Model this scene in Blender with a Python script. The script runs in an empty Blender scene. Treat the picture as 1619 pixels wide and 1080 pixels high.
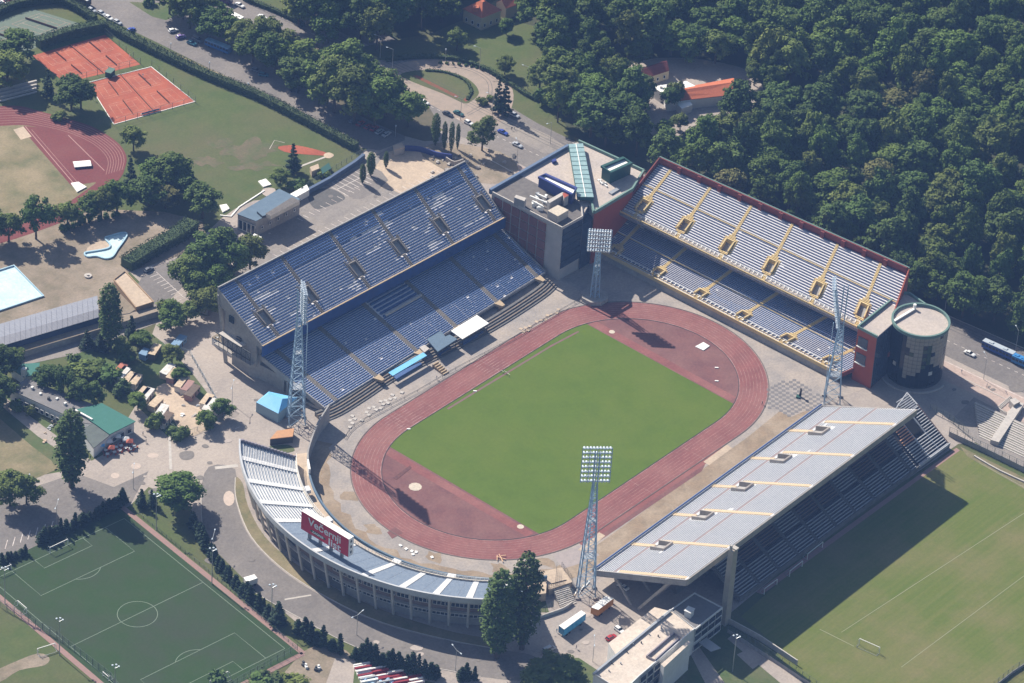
import bpy, bmesh, math, random
import numpy as np
from mathutils import Vector, Matrix
R = math.radians
rnd = random.Random(7)
SC = bpy.context.scene
COL = SC.collection

# ------------------------------------------------------------------ camera
CF, CYAW, CPIT, CROL = 6350.0, 0.89343, 0.61752, 0.06985
CPOS = Vector((-892.1, -691.83, 835.86))
def cam_axes():
    cp, sp = math.cos(CPIT), math.sin(CPIT)
    fw = Vector((math.sin(CYAW)*cp, math.cos(CYAW)*cp, -sp))
    r = fw.cross(Vector((0, 0, 1))).normalized(); u = r.cross(fw)
    c, s = math.cos(CROL), math.sin(CROL)
    return c*r + s*u, -s*r + c*u, fw
CR, CU, CW = cam_axes()
cam = bpy.data.cameras.new('camera'); camo = bpy.data.objects.new('camera', cam); COL.objects.link(camo)
m = Matrix((( CR.x, CU.x, -CW.x, CPOS.x), (CR.y, CU.y, -CW.y, CPOS.y), (CR.z, CU.z, -CW.z, CPOS.z), (0, 0, 0, 1)))
camo.matrix_world = m
cam.sensor_width = 36; cam.lens = CF/1619*36; cam.clip_start = 5; cam.clip_end = 20000
SC.camera = camo

# ------------------------------------------------------------------ sky, sun, exposure
SUN_AZ, SUN_EL = R(83.0), R(40.0)           # direction towards the sun, counter-clockwise from +X
w = bpy.data.worlds.new('World'); SC.world = w; w.use_nodes = True
nt = w.node_tree; bg = nt.nodes['Background']
sky = nt.nodes.new('ShaderNodeTexSky'); sky.sky_type = 'NISHITA'; sky.sun_disc = False
sky.sun_elevation = SUN_EL; sky.sun_rotation = R(90.0) - SUN_AZ
sky.air_density = 1.3; sky.dust_density = 1.5
nt.links.new(sky.outputs[0], bg.inputs[0]); bg.inputs[1].default_value = 0.056
sl = bpy.data.lights.new('sun', 'SUN'); sl.energy = 4.8; sl.angle = R(0.5); sl.color = (1.0, 0.93, 0.82)
so = bpy.data.objects.new('sun', sl); COL.objects.link(so)
sd = Vector((math.cos(SUN_AZ)*math.cos(SUN_EL), math.sin(SUN_AZ)*math.cos(SUN_EL), math.sin(SUN_EL)))
so.rotation_euler = sd.to_track_quat('Z', 'Y').to_euler(); so.location = (0, 0, 400)
vs = SC.view_settings; vs.view_transform = 'Standard'; vs.look = 'None'; vs.exposure = 0.82; vs.gamma = 1.0
vs.use_curve_mapping = False

# ------------------------------------------------------------------ survey: a ray of the photograph met with the level z
def G(px, py, z=0.0):
    d = CW + CR*((px-809.5)/CF) - CU*((py-540)/CF)
    t = (z - CPOS.z)/d.z
    p = CPOS + d*t
    return Vector((p.x, p.y, z))
def GL(pts, z=0.0): return [G(x, y, z) for x, y in pts]

# ------------------------------------------------------------------ materials
MATS = {}
def lin(c):
    return tuple(((v/12.92) if v <= .04045 else ((v+.055)/1.055)**2.4) for v in c)
def mat(name, c, c2=None, scale=1.0, rough=0.85, metal=0.0, bump=0.0, c3=None, s3=0.05, f3=0.5, det=6, vary=0.0, spec=0.3, stretch=None, amt=1.0, contrast=(0.35, 0.65), alpha=None, mott=(.16, 1.1)):
    """c, c2: two linear colours mixed by noise of `scale` (per metre); c3: broad patches; vary: per-object value change"""
    if name in MATS: return MATS[name]
    m = bpy.data.materials.new(name); m.use_nodes = True; MATS[name] = m
    n = m.node_tree; L = n.links; b = n.nodes['Principled BSDF']
    b.inputs['Roughness'].default_value = rough; b.inputs['Metallic'].default_value = metal
    b.inputs['Specular IOR Level'].default_value = spec
    b.inputs['Base Color'].default_value = (*c, 1)
    m.diffuse_color = (*c, 1)
    out = None
    tc = n.nodes.new('ShaderNodeTexCoord').outputs['Object']
    if stretch:
        mp = n.nodes.new('ShaderNodeMapping'); mp.inputs['Scale'].default_value = stretch[:3]
        if len(stretch) > 3: mp.inputs['Rotation'].default_value = (0, 0, stretch[3])
        L.new(tc, mp.inputs[0]); tcs = mp.outputs[0]
    else: tcs = tc
    def mixn(a, cb, sc, lo, hi, vec, fac=1.0, detail=6):
        nz = n.nodes.new('ShaderNodeTexNoise'); nz.inputs['Scale'].default_value = sc; nz.inputs['Detail'].default_value = detail
        nz.inputs['Roughness'].default_value = 0.62
        L.new(vec, nz.inputs['Vector'])
        mr = n.nodes.new('ShaderNodeMapRange'); mr.inputs[1].default_value = lo; mr.inputs[2].default_value = hi
        mr.inputs[4].default_value = fac; L.new(nz.outputs['Fac'], mr.inputs[0])
        mx = n.nodes.new('ShaderNodeMix'); mx.data_type = 'RGBA'; L.new(mr.outputs[0], mx.inputs[0])
        if isinstance(a, tuple): mx.inputs[6].default_value = (*a, 1)
        else: L.new(a, mx.inputs[6])
        mx.inputs[7].default_value = (*cb, 1)
        return mx.outputs[2], nz.outputs['Fac']
    fac = None
    if c2: out, fac = mixn(c, c2, scale, contrast[0], contrast[1], tcs, amt, det)
    if c3: out, _ = mixn(out if out else c, c3, s3, 0.42, 0.66, tc, f3, 5)
    if c3:
        nz = n.nodes.new('ShaderNodeTexNoise'); nz.inputs['Scale'].default_value = mott[1]; nz.inputs['Detail'].default_value = 4; nz.inputs['Roughness'].default_value = .7; L.new(tc, nz.inputs['Vector'])
        mr = n.nodes.new('ShaderNodeMapRange'); mr.inputs[1].default_value = .3; mr.inputs[2].default_value = .7; mr.inputs[3].default_value = 1-mott[0]; mr.inputs[4].default_value = 1+mott[0]; L.new(nz.outputs['Fac'], mr.inputs[0])
        hs = n.nodes.new('ShaderNodeHueSaturation'); L.new(mr.outputs[0], hs.inputs['Value']); L.new(out, hs.inputs['Color']); out = hs.outputs[0]
    if vary:
        oi = n.nodes.new('ShaderNodeObjectInfo'); mr = n.nodes.new('ShaderNodeMapRange')
        mr.inputs[3].default_value = 1-vary; mr.inputs[4].default_value = 1+vary; L.new(oi.outputs['Random'], mr.inputs[0])
        hs = n.nodes.new('ShaderNodeHueSaturation'); L.new(mr.outputs[0], hs.inputs['Value'])
        m2 = n.nodes.new('ShaderNodeMath'); m2.operation = 'MULTIPLY'; m2.inputs[1].default_value = 7.31; L.new(oi.outputs['Random'], m2.inputs[0])
        m3 = n.nodes.new('ShaderNodeMath'); m3.operation = 'FRACT'; L.new(m2.outputs[0], m3.inputs[0])
        m4 = n.nodes.new('ShaderNodeMapRange'); m4.inputs[3].default_value = 0.5-vary*0.08; m4.inputs[4].default_value = 0.5+vary*0.03; L.new(m3.outputs[0], m4.inputs[0])
        L.new(m4.outputs[0], hs.inputs['Hue'])
        if out: L.new(out, hs.inputs['Color'])
        else: hs.inputs['Color'].default_value = (*c, 1)
        out = hs.outputs[0]
    if out: L.new(out, b.inputs['Base Color'])
    if bump and fac:
        bp = n.nodes.new('ShaderNodeBump'); bp.inputs['Strength'].default_value = bump; bp.inputs['Distance'].default_value = 0.3
        L.new(fac, bp.inputs['Height']); L.new(bp.outputs[0], b.inputs['Normal'])
    if alpha is not None: b.inputs['Alpha'].default_value = alpha
    return m

# ------------------------------------------------------------------ mesh builder
class MB:
    def __init__(s): s.v = []; s.f = []; s.m = []
    def quad(s, a, b, c, d, mi=0):
        i = len(s.v); s.v += [tuple(a), tuple(b), tuple(c), tuple(d)]; s.f.append((i, i+1, i+2, i+3)); s.m.append(mi)
    def poly(s, pts, mi=0):
        i = len(s.v); s.v += [tuple(p) for p in pts]; s.f.append(tuple(range(i, i+len(pts)))); s.m.append(mi)
    def hexa(s, p, mi=0, top=None, bottom=True):
        """p: 8 points, 0-3 bottom ring, 4-7 top ring"""
        i = len(s.v); s.v += [tuple(q) for q in p]
        fs = [(4, 5, 6, 7), (0, 1, 5, 4), (1, 2, 6, 5), (2, 3, 7, 6), (3, 0, 4, 7)]
        if bottom: fs.append((3, 2, 1, 0))
        for k, f in enumerate(fs):
            s.f.append(tuple(i+j for j in f)); s.m.append(top if (k == 0 and top is not None) else mi)
    def box(s, c, size, rz=0.0, mi=0, top=None, ax=None):
        """c = centre of the base; size = x,y,z"""
        hx, hy = size[0]/2, size[1]/2; cs, sn = math.cos(rz), math.sin(rz)
        r = [(-hx, -hy), (hx, -hy), (hx, hy), (-hx, hy)]
        b = [(c[0]+x*cs-y*sn, c[1]+x*sn+y*cs) for x, y in r]
        s.hexa([(x, y, c[2]) for x, y in b]+[(x, y, c[2]+size[2]) for x, y in b], mi, top)
    def prism(s, pts, z0, z1, mi=0, top=None, bottom=False):
        """pts: xy ring (any winding)"""
        pts = [(p[0], p[1]) for p in pts]
        a = sum(pts[i-1][0]*pts[i][1]-pts[i][0]*pts[i-1][1] for i in range(len(pts)))
        if a < 0: pts = pts[::-1]
        n = len(pts); i = len(s.v)
        s.v += [(x, y, z0) for x, y in pts]+[(x, y, z1) for x, y in pts]
        s.f.append(tuple(range(i+n, i+2*n))); s.m.append(mi if top is None else top)
        if bottom: s.f.append(tuple(reversed(range(i, i+n)))); s.m.append(mi)
        for k in range(n):
            k2 = (k+1) % n; s.f.append((i+k, i+k2, i+n+k2, i+n+k)); s.m.append(mi)
    def bar(s, a, b, w, h=None, mi=0):
        """square bar between two points"""
        a = Vector(a); b = Vector(b); d = (b-a)
        if d.length < 1e-6: return
        d.normalize(); up = Vector((0, 0, 1)) if abs(d.z) < 0.95 else Vector((1, 0, 0))
        x = d.cross(up).normalized()*(w/2); y = x.normalized().cross(d).normalized()*((h or w)/2)
        r = [-x-y, x-y, x+y, -x+y]
        s.hexa([a+q for q in r]+[b+q for q in r], mi)
    def tube(s, a, b, r0, r1, n=8, mi=0, cap=True):
        a = Vector(a); b = Vector(b); d = (b-a).normalized()
        up = Vector((0, 0, 1)) if abs(d.z) < 0.95 else Vector((1, 0, 0))
        x = d.cross(up).normalized(); y = x.cross(d).normalized(); i = len(s.v)
        for p, r in ((a, r0), (b, r1)):
            for k in range(n):
                t = 2*math.pi*k/n; s.v.append(tuple(p+x*(r*math.cos(t))+y*(r*math.sin(t))))
        for k in range(n):
            k2 = (k+1) % n; s.f.append((i+k, i+n+k, i+n+k2, i+k2)); s.m.append(mi)
        if cap: s.f.append(tuple(range(i+n, i+2*n))[::-1]); s.m.append(mi); s.f.append(tuple(range(i, i+n))); s.m.append(mi)
    def mesh(s, name, mats, off=None, smooth=False):
        me = bpy.data.meshes.new(name)
        v = s.v if off is None else [(x-off[0], y-off[1], z-off[2]) for x, y, z in s.v]
        me.from_pydata(v, [], s.f)
        for mm in (mats if isinstance(mats, (list, tuple)) else [mats]): me.materials.append(mm)
        if s.m: me.polygons.foreach_set('material_index', s.m)
        if smooth: me.polygons.foreach_set('use_smooth', [True]*len(s.f))
        me.update(); return me
    def build(s, name, mats, parent=None, local=False, smooth=False, **kw):
        """verts are in world coordinates unless local; the parent's own location is taken off"""
        off = None
        if parent is not None and not local: off = wloc(parent)
        o = bpy.data.objects.new(name, s.mesh(name, mats, off, smooth)); COL.objects.link(o)
        if parent is not None: o.parent = parent
        for k, v in kw.items(): o[k] = v
        return o
def wloc(o):
    l = Vector(o.location)
    while o.parent: o = o.parent; l += Vector(o.location)
    return l
def thing(name, label, cat, loc=(0, 0, 0), rz=0.0, group=None):
    o = bpy.data.objects.new(name, None); COL.objects.link(o); o.empty_display_size = 1
    o.location = loc; o.rotation_euler = (0, 0, rz); o['label'] = label; o['category'] = cat
    if group: o['group'] = group
    return o
def tag(o, label, cat, group=None):
    o['label'] = label; o['category'] = cat
    if group: o['group'] = group
    return o
def dup(src, loc, rz=0.0, label=None, group=None, scale=None):
    def cp(o, par):
        c = o.copy(); COL.objects.link(c); c.parent = par
        for ch in o.children: cp(ch, c)
        return c
    r = cp(src, None); r.location = loc; r.rotation_euler = (0, 0, rz)
    if label: r['label'] = label
    if group: r['group'] = group
    if scale: r.scale = scale
    return r
def remat(o, table):
    """give a copy its own paint: table maps material -> material"""
    for ch in [o]+list(o.children_recursive):
        if ch.type != 'MESH': continue
        for sl_ in ch.material_slots:
            if sl_.material in table:
                new = table[sl_.material]; sl_.link = 'OBJECT'; sl_.material = new
def tri_fix(me):
    bm = bmesh.new(); bm.from_mesh(me); bmesh.ops.triangulate(bm, faces=[f for f in bm.faces if len(f.verts) > 4]); bm.to_mesh(me); bm.free()
SHEETN = [0]
def sheet(name, pts, z, m, kind='structure', px=True, **kw):
    """flat ground surface; pts traced on the ground"""
    SHEETN[0] += 1; z = z + SHEETN[0]*0.0003
    P = [(G(x, y, z).x, G(x, y, z).y) for x, y in pts] if px else pts
    a = sum(P[i-1][0]*P[i][1]-P[i][0]*P[i-1][1] for i in range(len(P)))
    if a < 0: P = P[::-1]
    mb = MB(); mb.poly([(x, y, z) for x, y in P]); o = mb.build(name, m, **kw); tri_fix(o.data)
    if kind: o['kind'] = kind
    return o
def smooth_ring(pts, n=4, closed=True):
    """Catmull-Rom through pixel or world points"""
    out = []; N = len(pts)
    for i in range(N if closed else N-1):
        g = (lambda k: pts[k % N]) if closed else (lambda k: pts[min(max(k, 0), N-1)])
        p0, p1, p2, p3 = g(i-1), g(i), g(i+1), g(i+2)
        for k in range(n):
            t = k/n
            out.append(tuple(0.5*((2*p1[j])+(-p0[j]+p2[j])*t+(2*p0[j]-5*p1[j]+4*p2[j]-p3[j])*t*t+(-p0[j]+3*p1[j]-3*p2[j]+p3[j])*t**3) for j in range(2)))
    if not closed: out.append(tuple(pts[-1]))
    return out
def strip_mesh(mb, pts, w, z, mi=0, closed=False):
    """flat ribbon along xy points"""
    P = [Vector((p[0], p[1], 0)) for p in pts]; N = len(P); L = []
    for i in range(N):
        a = P[(i-1) % N] if (closed or i > 0) else P[i]; b = P[(i+1) % N] if (closed or i < N-1) else P[i]
        d = (b-a); d.normalize(); nn = Vector((-d.y, d.x, 0))*(w/2); L.append((P[i]-nn, P[i]+nn))
    for i in range(N if closed else N-1):
        a, b = L[i], L[(i+1) % N]
        mb.quad((a[0].x, a[0].y, z), (b[0].x, b[0].y, z), (b[1].x, b[1].y, z), (a[1].x, a[1].y, z), mi)
def wall_strip(mb, pts, w, z0, z1, mi=0, closed=False, top=None):
    """standing wall of thickness w along xy points; z may be lists"""
    P = [Vector((p[0], p[1], 0)) for p in pts]; N = len(P); L = []
    Z0 = z0 if isinstance(z0, (list, tuple)) else [z0]*N; Z1 = z1 if isinstance(z1, (list, tuple)) else [z1]*N
    for i in range(N):
        a = P[(i-1) % N] if (closed or i > 0) else P[i]; b = P[(i+1) % N] if (closed or i < N-1) else P[i]
        d = (b-a); d.normalize(); nn = Vector((-d.y, d.x, 0))*(w/2); L.append((P[i]-nn, P[i]+nn))
    for i in range(N if closed else N-1):
        j = (i+1) % N; a, b = L[i], L[j]
        A = lambda q, z: (q.x, q.y, z)
        mb.hexa([A(a[0], Z0[i]), A(b[0], Z0[j]), A(b[1], Z0[j]), A(a[1], Z0[i]), A(a[0], Z1[i]), A(b[0], Z1[j]), A(b[1], Z1[j]), A(a[1], Z1[i])], mi, top)
# ================================================================== materials in common use
M_conc = mat('concrete', (0.36, 0.33, 0.30), (0.27, 0.25, 0.235), 0.35, c3=(0.42, 0.37, 0.32), s3=0.03, bump=0.1)
M_concL = mat('concrete_light', (0.50, 0.46, 0.42), (0.40, 0.37, 0.34), 0.8)
M_concD = mat('concrete_dark', (0.16, 0.155, 0.15), (0.11, 0.105, 0.10), 0.5)
M_plaza = mat('plaza_paving', (0.33, 0.285, 0.255), (0.27, 0.235, 0.215), 0.18, c3=(0.40, 0.34, 0.29), s3=0.022, f3=0.8, bump=0.05)
M_asph = mat('asphalt', (0.175, 0.158, 0.148), (0.140, 0.128, 0.122), 0.4, c3=(0.235, 0.208, 0.188), s3=0.03, f3=0.7, bump=0.05)
M_asphD = mat('asphalt_dark', (0.10, 0.098, 0.095), (0.08, 0.078, 0.077), 0.6, c3=(0.13, 0.12, 0.115), s3=0.05)
M_asphL = mat('asphalt_worn', (0.245, 0.22, 0.20), (0.20, 0.18, 0.168), 0.3, c3=(0.30, 0.26, 0.22), s3=0.04, f3=0.7)
M_tan = mat('sandy_paving', (0.47, 0.37, 0.275), (0.38, 0.30, 0.23), 0.25, c3=(0.55, 0.43, 0.32), s3=0.06)
M_dirt = mat('dry_earth', (0.235, 0.185, 0.135), (0.165, 0.14, 0.095), 0.22, c3=(0.31, 0.25, 0.195), s3=0.05, f3=0.9, bump=0.3)
M_scrub = mat('dry_grass', (0.19, 0.155, 0.085), (0.11, 0.115, 0.05), 0.15, c3=(0.27, 0.215, 0.13), s3=0.05, f3=0.9, bump=0.3)
M_grass = mat('park_grass', (0.058, 0.088, 0.018), (0.080, 0.100, 0.026), 0.14, c3=(0.110, 0.095, 0.045), s3=0.026, f3=0.7, bump=0.2)
M_lawn = mat('lawn', (0.050, 0.090, 0.022), (0.078, 0.105, 0.032), 0.25, c3=(0.11, 0.11, 0.05), s3=0.06, f3=0.8, bump=0.2)
M_forest = mat('forest_floor', (0.035, 0.05, 0.02), (0.055, 0.055, 0.025), 0.3)
M_pitch = mat('pitch_grass', (0.080, 0.130, 0.004), (0.067, 0.114, 0.002), 0.11, c3=(0.100, 0.136, 0.010), s3=0.035, f3=0.55, bump=0.15, det=8, mott=(.07, .8))
M_turf = mat('artificial_turf', (0.018, 0.050, 0.006), (0.026, 0.054, 0.012), 0.12, c3=(0.031, 0.042, 0.022), s3=0.03, f3=.8, mott=(.1, 1.0))
M_track = mat('track_rubber', (0.235, 0.086, 0.079), (0.185, 0.070, 0.066), 0.20, c3=(0.27, 0.127, 0.112), s3=0.045, f3=0.7, stretch=(0.25, 1.0, 1.0), rough=0.95)
M_trackD = mat('infield_rubber', (0.180, 0.080, 0.075), (0.140, 0.066, 0.066), 0.14, c3=(0.215, 0.112, 0.10), s3=0.06, f3=0.75, rough=0.95)
M_trackO = mat('old_track_rubber', (0.165, 0.045, 0.043), (0.14, 0.04, 0.04), 0.2, c3=(0.205, 0.075, 0.065), s3=0.05, f3=0.6, rough=0.95)
M_clay = mat('tennis_clay', (0.36, 0.085, 0.040), (0.27, 0.066, 0.036), 0.12, c3=(0.42, 0.135, 0.075), s3=0.09, f3=0.5)
M_hard = mat('green_hard_court', (0.13, 0.165, 0.125), (0.115, 0.148, 0.115), 0.3)
M_white = mat('white_paint', (0.78, 0.77, 0.74), rough=0.6)
M_line = mat('worn_white_line', (0.62, 0.57, 0.54), (0.36, 0.26, 0.24), 0.6, contrast=(0.45, 0.75))
M_lineG = mat('turf_white_line', (0.22, 0.28, 0.22), rough=0.8)
M_steel = mat('galvanised_steel', (0.42, 0.44, 0.46), rough=0.45, metal=0.6)
M_dark = mat('dark_metal', (0.05, 0.055, 0.06), rough=0.5)
M_glass = mat('dark_glass', (0.02, 0.03, 0.045), rough=0.12, spec=0.6)
M_black = mat('black_rubber_and_well_shade', (0.02, 0.02, 0.02), rough=0.9)  # tyre black, also the painted shade of the stair wells

# ================================================================== terrain and ground surfaces
def disc(n, r, z, m, cx=300, cy=200):
    mb = MB()
    for k in range(n):
        a, b = 2*math.pi*k/n, 2*math.pi*(k+1)/n
        mb.poly([(cx, cy, z), (cx+r*math.cos(a), cy+r*math.sin(a), z), (cx+r*math.cos(b), cy+r*math.sin(b), z)])
    return mb
o = disc(64, 9000, -0.03, None).build('ground', M_grass); o['kind'] = 'structure'
sheet('forest_floor', [(850, 90), (905, 225), (1500, 512), (1619, 548), (1900, 660), (2500, 300), (2300, -400), (900, -400), (790, -60), (800, 20)], 0.0, M_forest)
sheet('forest_floor', [(455, 40), (470, 5), (480, -200), (780, -200), (830, -40), (760, 20), (700, 45), (600, 95), (560, 60)], 0.0, M_forest)
sheet('forest_clearing', smooth_ring([(985, 120), (1015, 95), (1090, 92), (1165, 105), (1200, 125), (1205, 165), (1150, 180), (1095, 200), (1060, 220), (1045, 190), (1000, 160)], 3), 0.03, M_plaza)
sheet('path', [(1000, 150), (1010, 190), (1050, 235), (1075, 240), (1068, 215), (1035, 160)], 0.02, M_plaza)

# paved ground round the stadium
sheet('forecourt', [(-200, 900), (-120, 740), (0, 700), (60, 752), (120, 742), (170, 715), (215, 640), (265, 560), (240, 530), (255, 490), (330, 500), (230, 455), (205, 430), (300, 395), (375, 320), (470, 310), (565, 243), (610, 222), (690, 205), (780, 225), (860, 255), (905, 228), (1500, 520), (1619, 575), (1900, 700), (1900, 800), (1640, 690), (1515, 702), (1300, 850), (1160, 965), (1160, 1100), (1000, 1200), (700, 1150), (560, 1010), (470, 985), (330, 870), (300, 800), (205, 800), (0, 890)], 0.01, M_plaza)
sheet('main_road', [(290, -60), (390, -60), (640, 70), (850, 195), (905, 222), (1500, 498), (1619, 553), (1900, 690), (1900, 800), (1619, 622), (1490, 560), (1180, 440), (760, 228), (700, 205), (620, 150), (500, 80), (330, 0)], 0.02, M_asph)
sheet('tram_bed', [(395, 0), (430, 0), (640, 98), (760, 165), (870, 215), (905, 240), (860, 243), (740, 180), (610, 118)], 0.03, M_asphL)
sheet('pavement', [(770, 235), (1180, 445), (1490, 568), (1619, 628), (1900, 780), (1900, 830), (1619, 668), (1545, 625), (1490, 600), (1430, 590), (1150, 470), (760, 262)], 0.034, mat('pink_paving', (0.42, 0.32, 0.275), (0.36, 0.275, 0.24), 0.5, c3=(0.47, 0.37, 0.31), s3=0.04))
sheet('parking_road', [(60, -60), (300, -60), (330, 0), (480, 70), (640, 150), (640, 222), (600, 238), (560, 232), (470, 178), (400, 140), (330, 108), (250, 68), (175, 32), (120, 0)], 0.026, M_asph)
sheet('verge', [(204, 3), (262, 5), (285, 22), (262, 32), (240, 26)], 0.032, M_lawn)
sheet('verge', smooth_ring([(480, 62), (640, 130), (690, 190), (690, 222), (640, 215), (540, 168), (450, 118), (400, 80), (410, 55)], 2), 0.031, mat('dark_dirt', (0.085, 0.08, 0.05), (0.12, 0.10, 0.06), .3))  # verge of dark dirt between the big trees
sheet('pavement', [(185, 45), (330, 108), (400, 140), (470, 178), (575, 238), (570, 243), (460, 182), (330, 116), (178, 50)], 0.03, M_scrub)
# turning loop of the tram
loop = [(640, 122), (655, 108), (700, 102), (740, 108), (775, 125), (783, 148), (770, 172), (745, 182), (725, 172), (660, 138)]
outer = [(612, 112), (640, 98), (700, 92), (750, 98), (795, 120), (812, 150), (800, 185), (760, 205), (690, 170), (640, 140)]
sheet('tram_loop', smooth_ring(outer, 5), 0.038, mat('loop_gravel', (0.33, 0.26, 0.21), (0.27, 0.22, 0.18), 0.4))
sheet('loop_lawn', smooth_ring([(636, 122), (648, 113), (690, 111), (728, 119), (750, 133), (757, 148), (745, 160), (733, 163), (700, 148)], 4), 0.05, M_grass)
for q, lb in (([(652, 120), (660, 119), (726, 152), (722, 155)], 'l'), ([(732, 157), (737, 154), (741, 158), (736, 161)], 'l')):
    tag(sheet('flower_bed', q, 0.07, mat('red_flowers', (0.22, 0.05, 0.035), (0.12, 0.08, 0.03), 0.8), kind=None), 'red flower bed in the lawn of the tram loop, ' + ('the long strip' if q[0][0] < 700 else 'small square near the junction'), 'flower bed')
mb = MB()
for off in (0, 1.4):
    ring = smooth_ring([(668, 110.5), (700, 106), (738, 110.5), (768, 127), (772, 148), (762, 165), (738, 180)], 6, closed=False)
    P = [G(x, y) for x, y in ring]; c = G(715, 145)
    P = [p+(p-c).normalized()*off for p in P]; strip_mesh(mb, P, 0.16, 0.06)
for y0 in (0, 5, 9, 14):
    P = [G(400, -4+y0*1.0), G(640, 103+y0), G(860, 213+y0)]; strip_mesh(mb, P, 0.16, 0.06)
    P = [G(860, 213+y0), G(1619, 560+y0)]; strip_mesh(mb, P, 0.16, 0.06)
o = mb.build('tram_rails', M_dark); o['kind'] = 'structure'
# road markings
mb = MB()
a, b = G(640, 150), G(1640, 603)
n_ = 90
for k in range(n_):
    p, q = a.lerp(b, k/n_), a.lerp(b, (k+0.45)/n_); strip_mesh(mb, [p, q], 0.22, 0.045)
for y0 in (575,): strip_mesh(mb, [G(900, 287), G(1500, 574), G(1640, 640)], 0.25, 0.045)
o = mb.build('road_markings', M_line); o['kind'] = 'structure'
mb = MB(); wall_strip(mb, [G(770, 250), G(1150, 459), G(1490, 583), G(1640, 655)], 0.35, 0, 0.14)
wall_strip(mb, [G(905, 226), G(1500, 500), G(1640, 560)], 0.35, 0, 0.14)
mb.build('kerb', M_concL)['kind'] = 'structure'

# curved road and yards to the left
sheet('ring_road', smooth_ring([(330, 738), (372, 742), (372, 790), (395, 850), (450, 905), (520, 948), (600, 985), (700, 1012), (790, 1027), (850, 1040), (850, 1075), (760, 1070), (640, 1046), (560, 1022), (470, 975), (400, 935), (350, 895), (322, 840), (318, 780)], 3), 0.02, M_asph)
sheet('stand_verge', smooth_ring([(372, 755), (384, 765), (392, 800), (420, 850), (470, 893), (540, 935), (620, 970), (720, 1000), (790, 1012), (785, 1026), (700, 1010), (600, 983), (520, 946), (450, 902), (398, 850), (374, 792)], 3), 0.03, M_scrub)
sheet('car_park', [(-150, 830), (0, 775), (60, 768), (120, 748), (180, 770), (235, 745), (205, 800), (60, 862), (0, 885), (-150, 930)], 0.02, M_asph)
sheet('service_road', [(-150, 640), (0, 585), (120, 560), (250, 510), (262, 488), (245, 480), (200, 500), (100, 535), (-150, 600)], 0.03, M_asphL)
sheet('stand_yard', [(262, 560), (330, 520), (355, 505), (420, 600), (500, 690), (440, 700), (365, 690), (330, 640), (290, 600)], 0.02, M_plaza)
sheet('west_parking', [(385, 345), (470, 320), (560, 262), (620, 232), (700, 238), (735, 255), (700, 300), (350, 480), (330, 500), (340, 450), (400, 395)], 0.025, M_asphL)
sheet('sandy_yard', smooth_ring([(590, 268), (615, 240), (670, 235), (740, 255), (760, 290), (690, 330), (620, 300), (560, 290)], 3), 0.03, M_tan)
sheet('gravel_yard', smooth_ring([(665, 240), (700, 225), (790, 240), (820, 268), (790, 290), (740, 285), (690, 262)], 3), 0.034, M_dirt)
sheet('oil_patch', smooth_ring([(487, 312), (500, 300), (520, 298), (538, 305), (545, 315), (520, 326), (498, 330)], 4), 0.036, M_asphD)
sheet('oil_patch', smooth_ring([(530, 290), (560, 268), (585, 262), (614, 285), (572, 315), (548, 308)], 2), 0.033, M_asph)
mb = MB()
for k in range(8):       # bays
    x = 532+k*7.2; y = 300-k*3.6
    for s in (-1, 1): strip_mesh(mb, [G(x, y), G(x+s*14, y+s*7.2)], 0.22, 0.045)
strip_mesh(mb, [G(532, 300), G(592, 270)], 0.22, 0.046)
for k in range(26):
    x = 432+k*10.2; y = 402-k*5.35; strip_mesh(mb, [G(x, y), G(x+10, y+5)], 0.2, 0.045)
for k in range(14):
    x = 470+k*9; y = 345-k*4.9; strip_mesh(mb, [G(x, y), G(x+9, y+4.5)], 0.2, 0.045)
for k in range(10):
    x = 232+k*5.5; y = 434+k*4.6; strip_mesh(mb, [G(x, y), G(x+13, y-5.2)], 0.2, 0.055)
strip_mesh(mb, [G(247, 430), G(290, 470)], 0.2, 0.056)
for k in range(7):
    x = 8+k*12; y = 868-k*5; strip_mesh(mb, [G(x, y), G(x+4, y-14)], 0.25, 0.045)
for k in range(9): 
    x = 300+k*9; y = 566+k*14.0; strip_mesh(mb, [G(x, y), G(x+7, y-3)], 0.2, 0.045)
mb.build('parking_lines', M_line)['kind'] = 'structure'
mb = MB(); strip_mesh(mb, [G(268, 690), G(270, 742)], 0.9, 0.04); strip_mesh(mb, [G(340, 740), G(376, 736)], 1.6, 0.04)
strip_mesh(mb, [G(450, 948), G(492, 941)], 0.7, 0.045)
mb.build('concrete_joint', M_concL)['kind'] = 'structure'
for q in ([(215, 737, 8, 5)], [(182, 752, 7, 4.5)], [(242, 720, 9, 4)], [(362, 788, 9, 12)]):
    for (x, y, a_, b_) in q:
        sheet('repair_patch', [(x+a_*math.cos(t*math.pi/6), y+b_*math.sin(t*math.pi/6)) for t in range(12)], 0.042, mat('patch_pale', (0.52, 0.42, 0.36), (0.42, 0.35, 0.30), 0.8))

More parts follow.
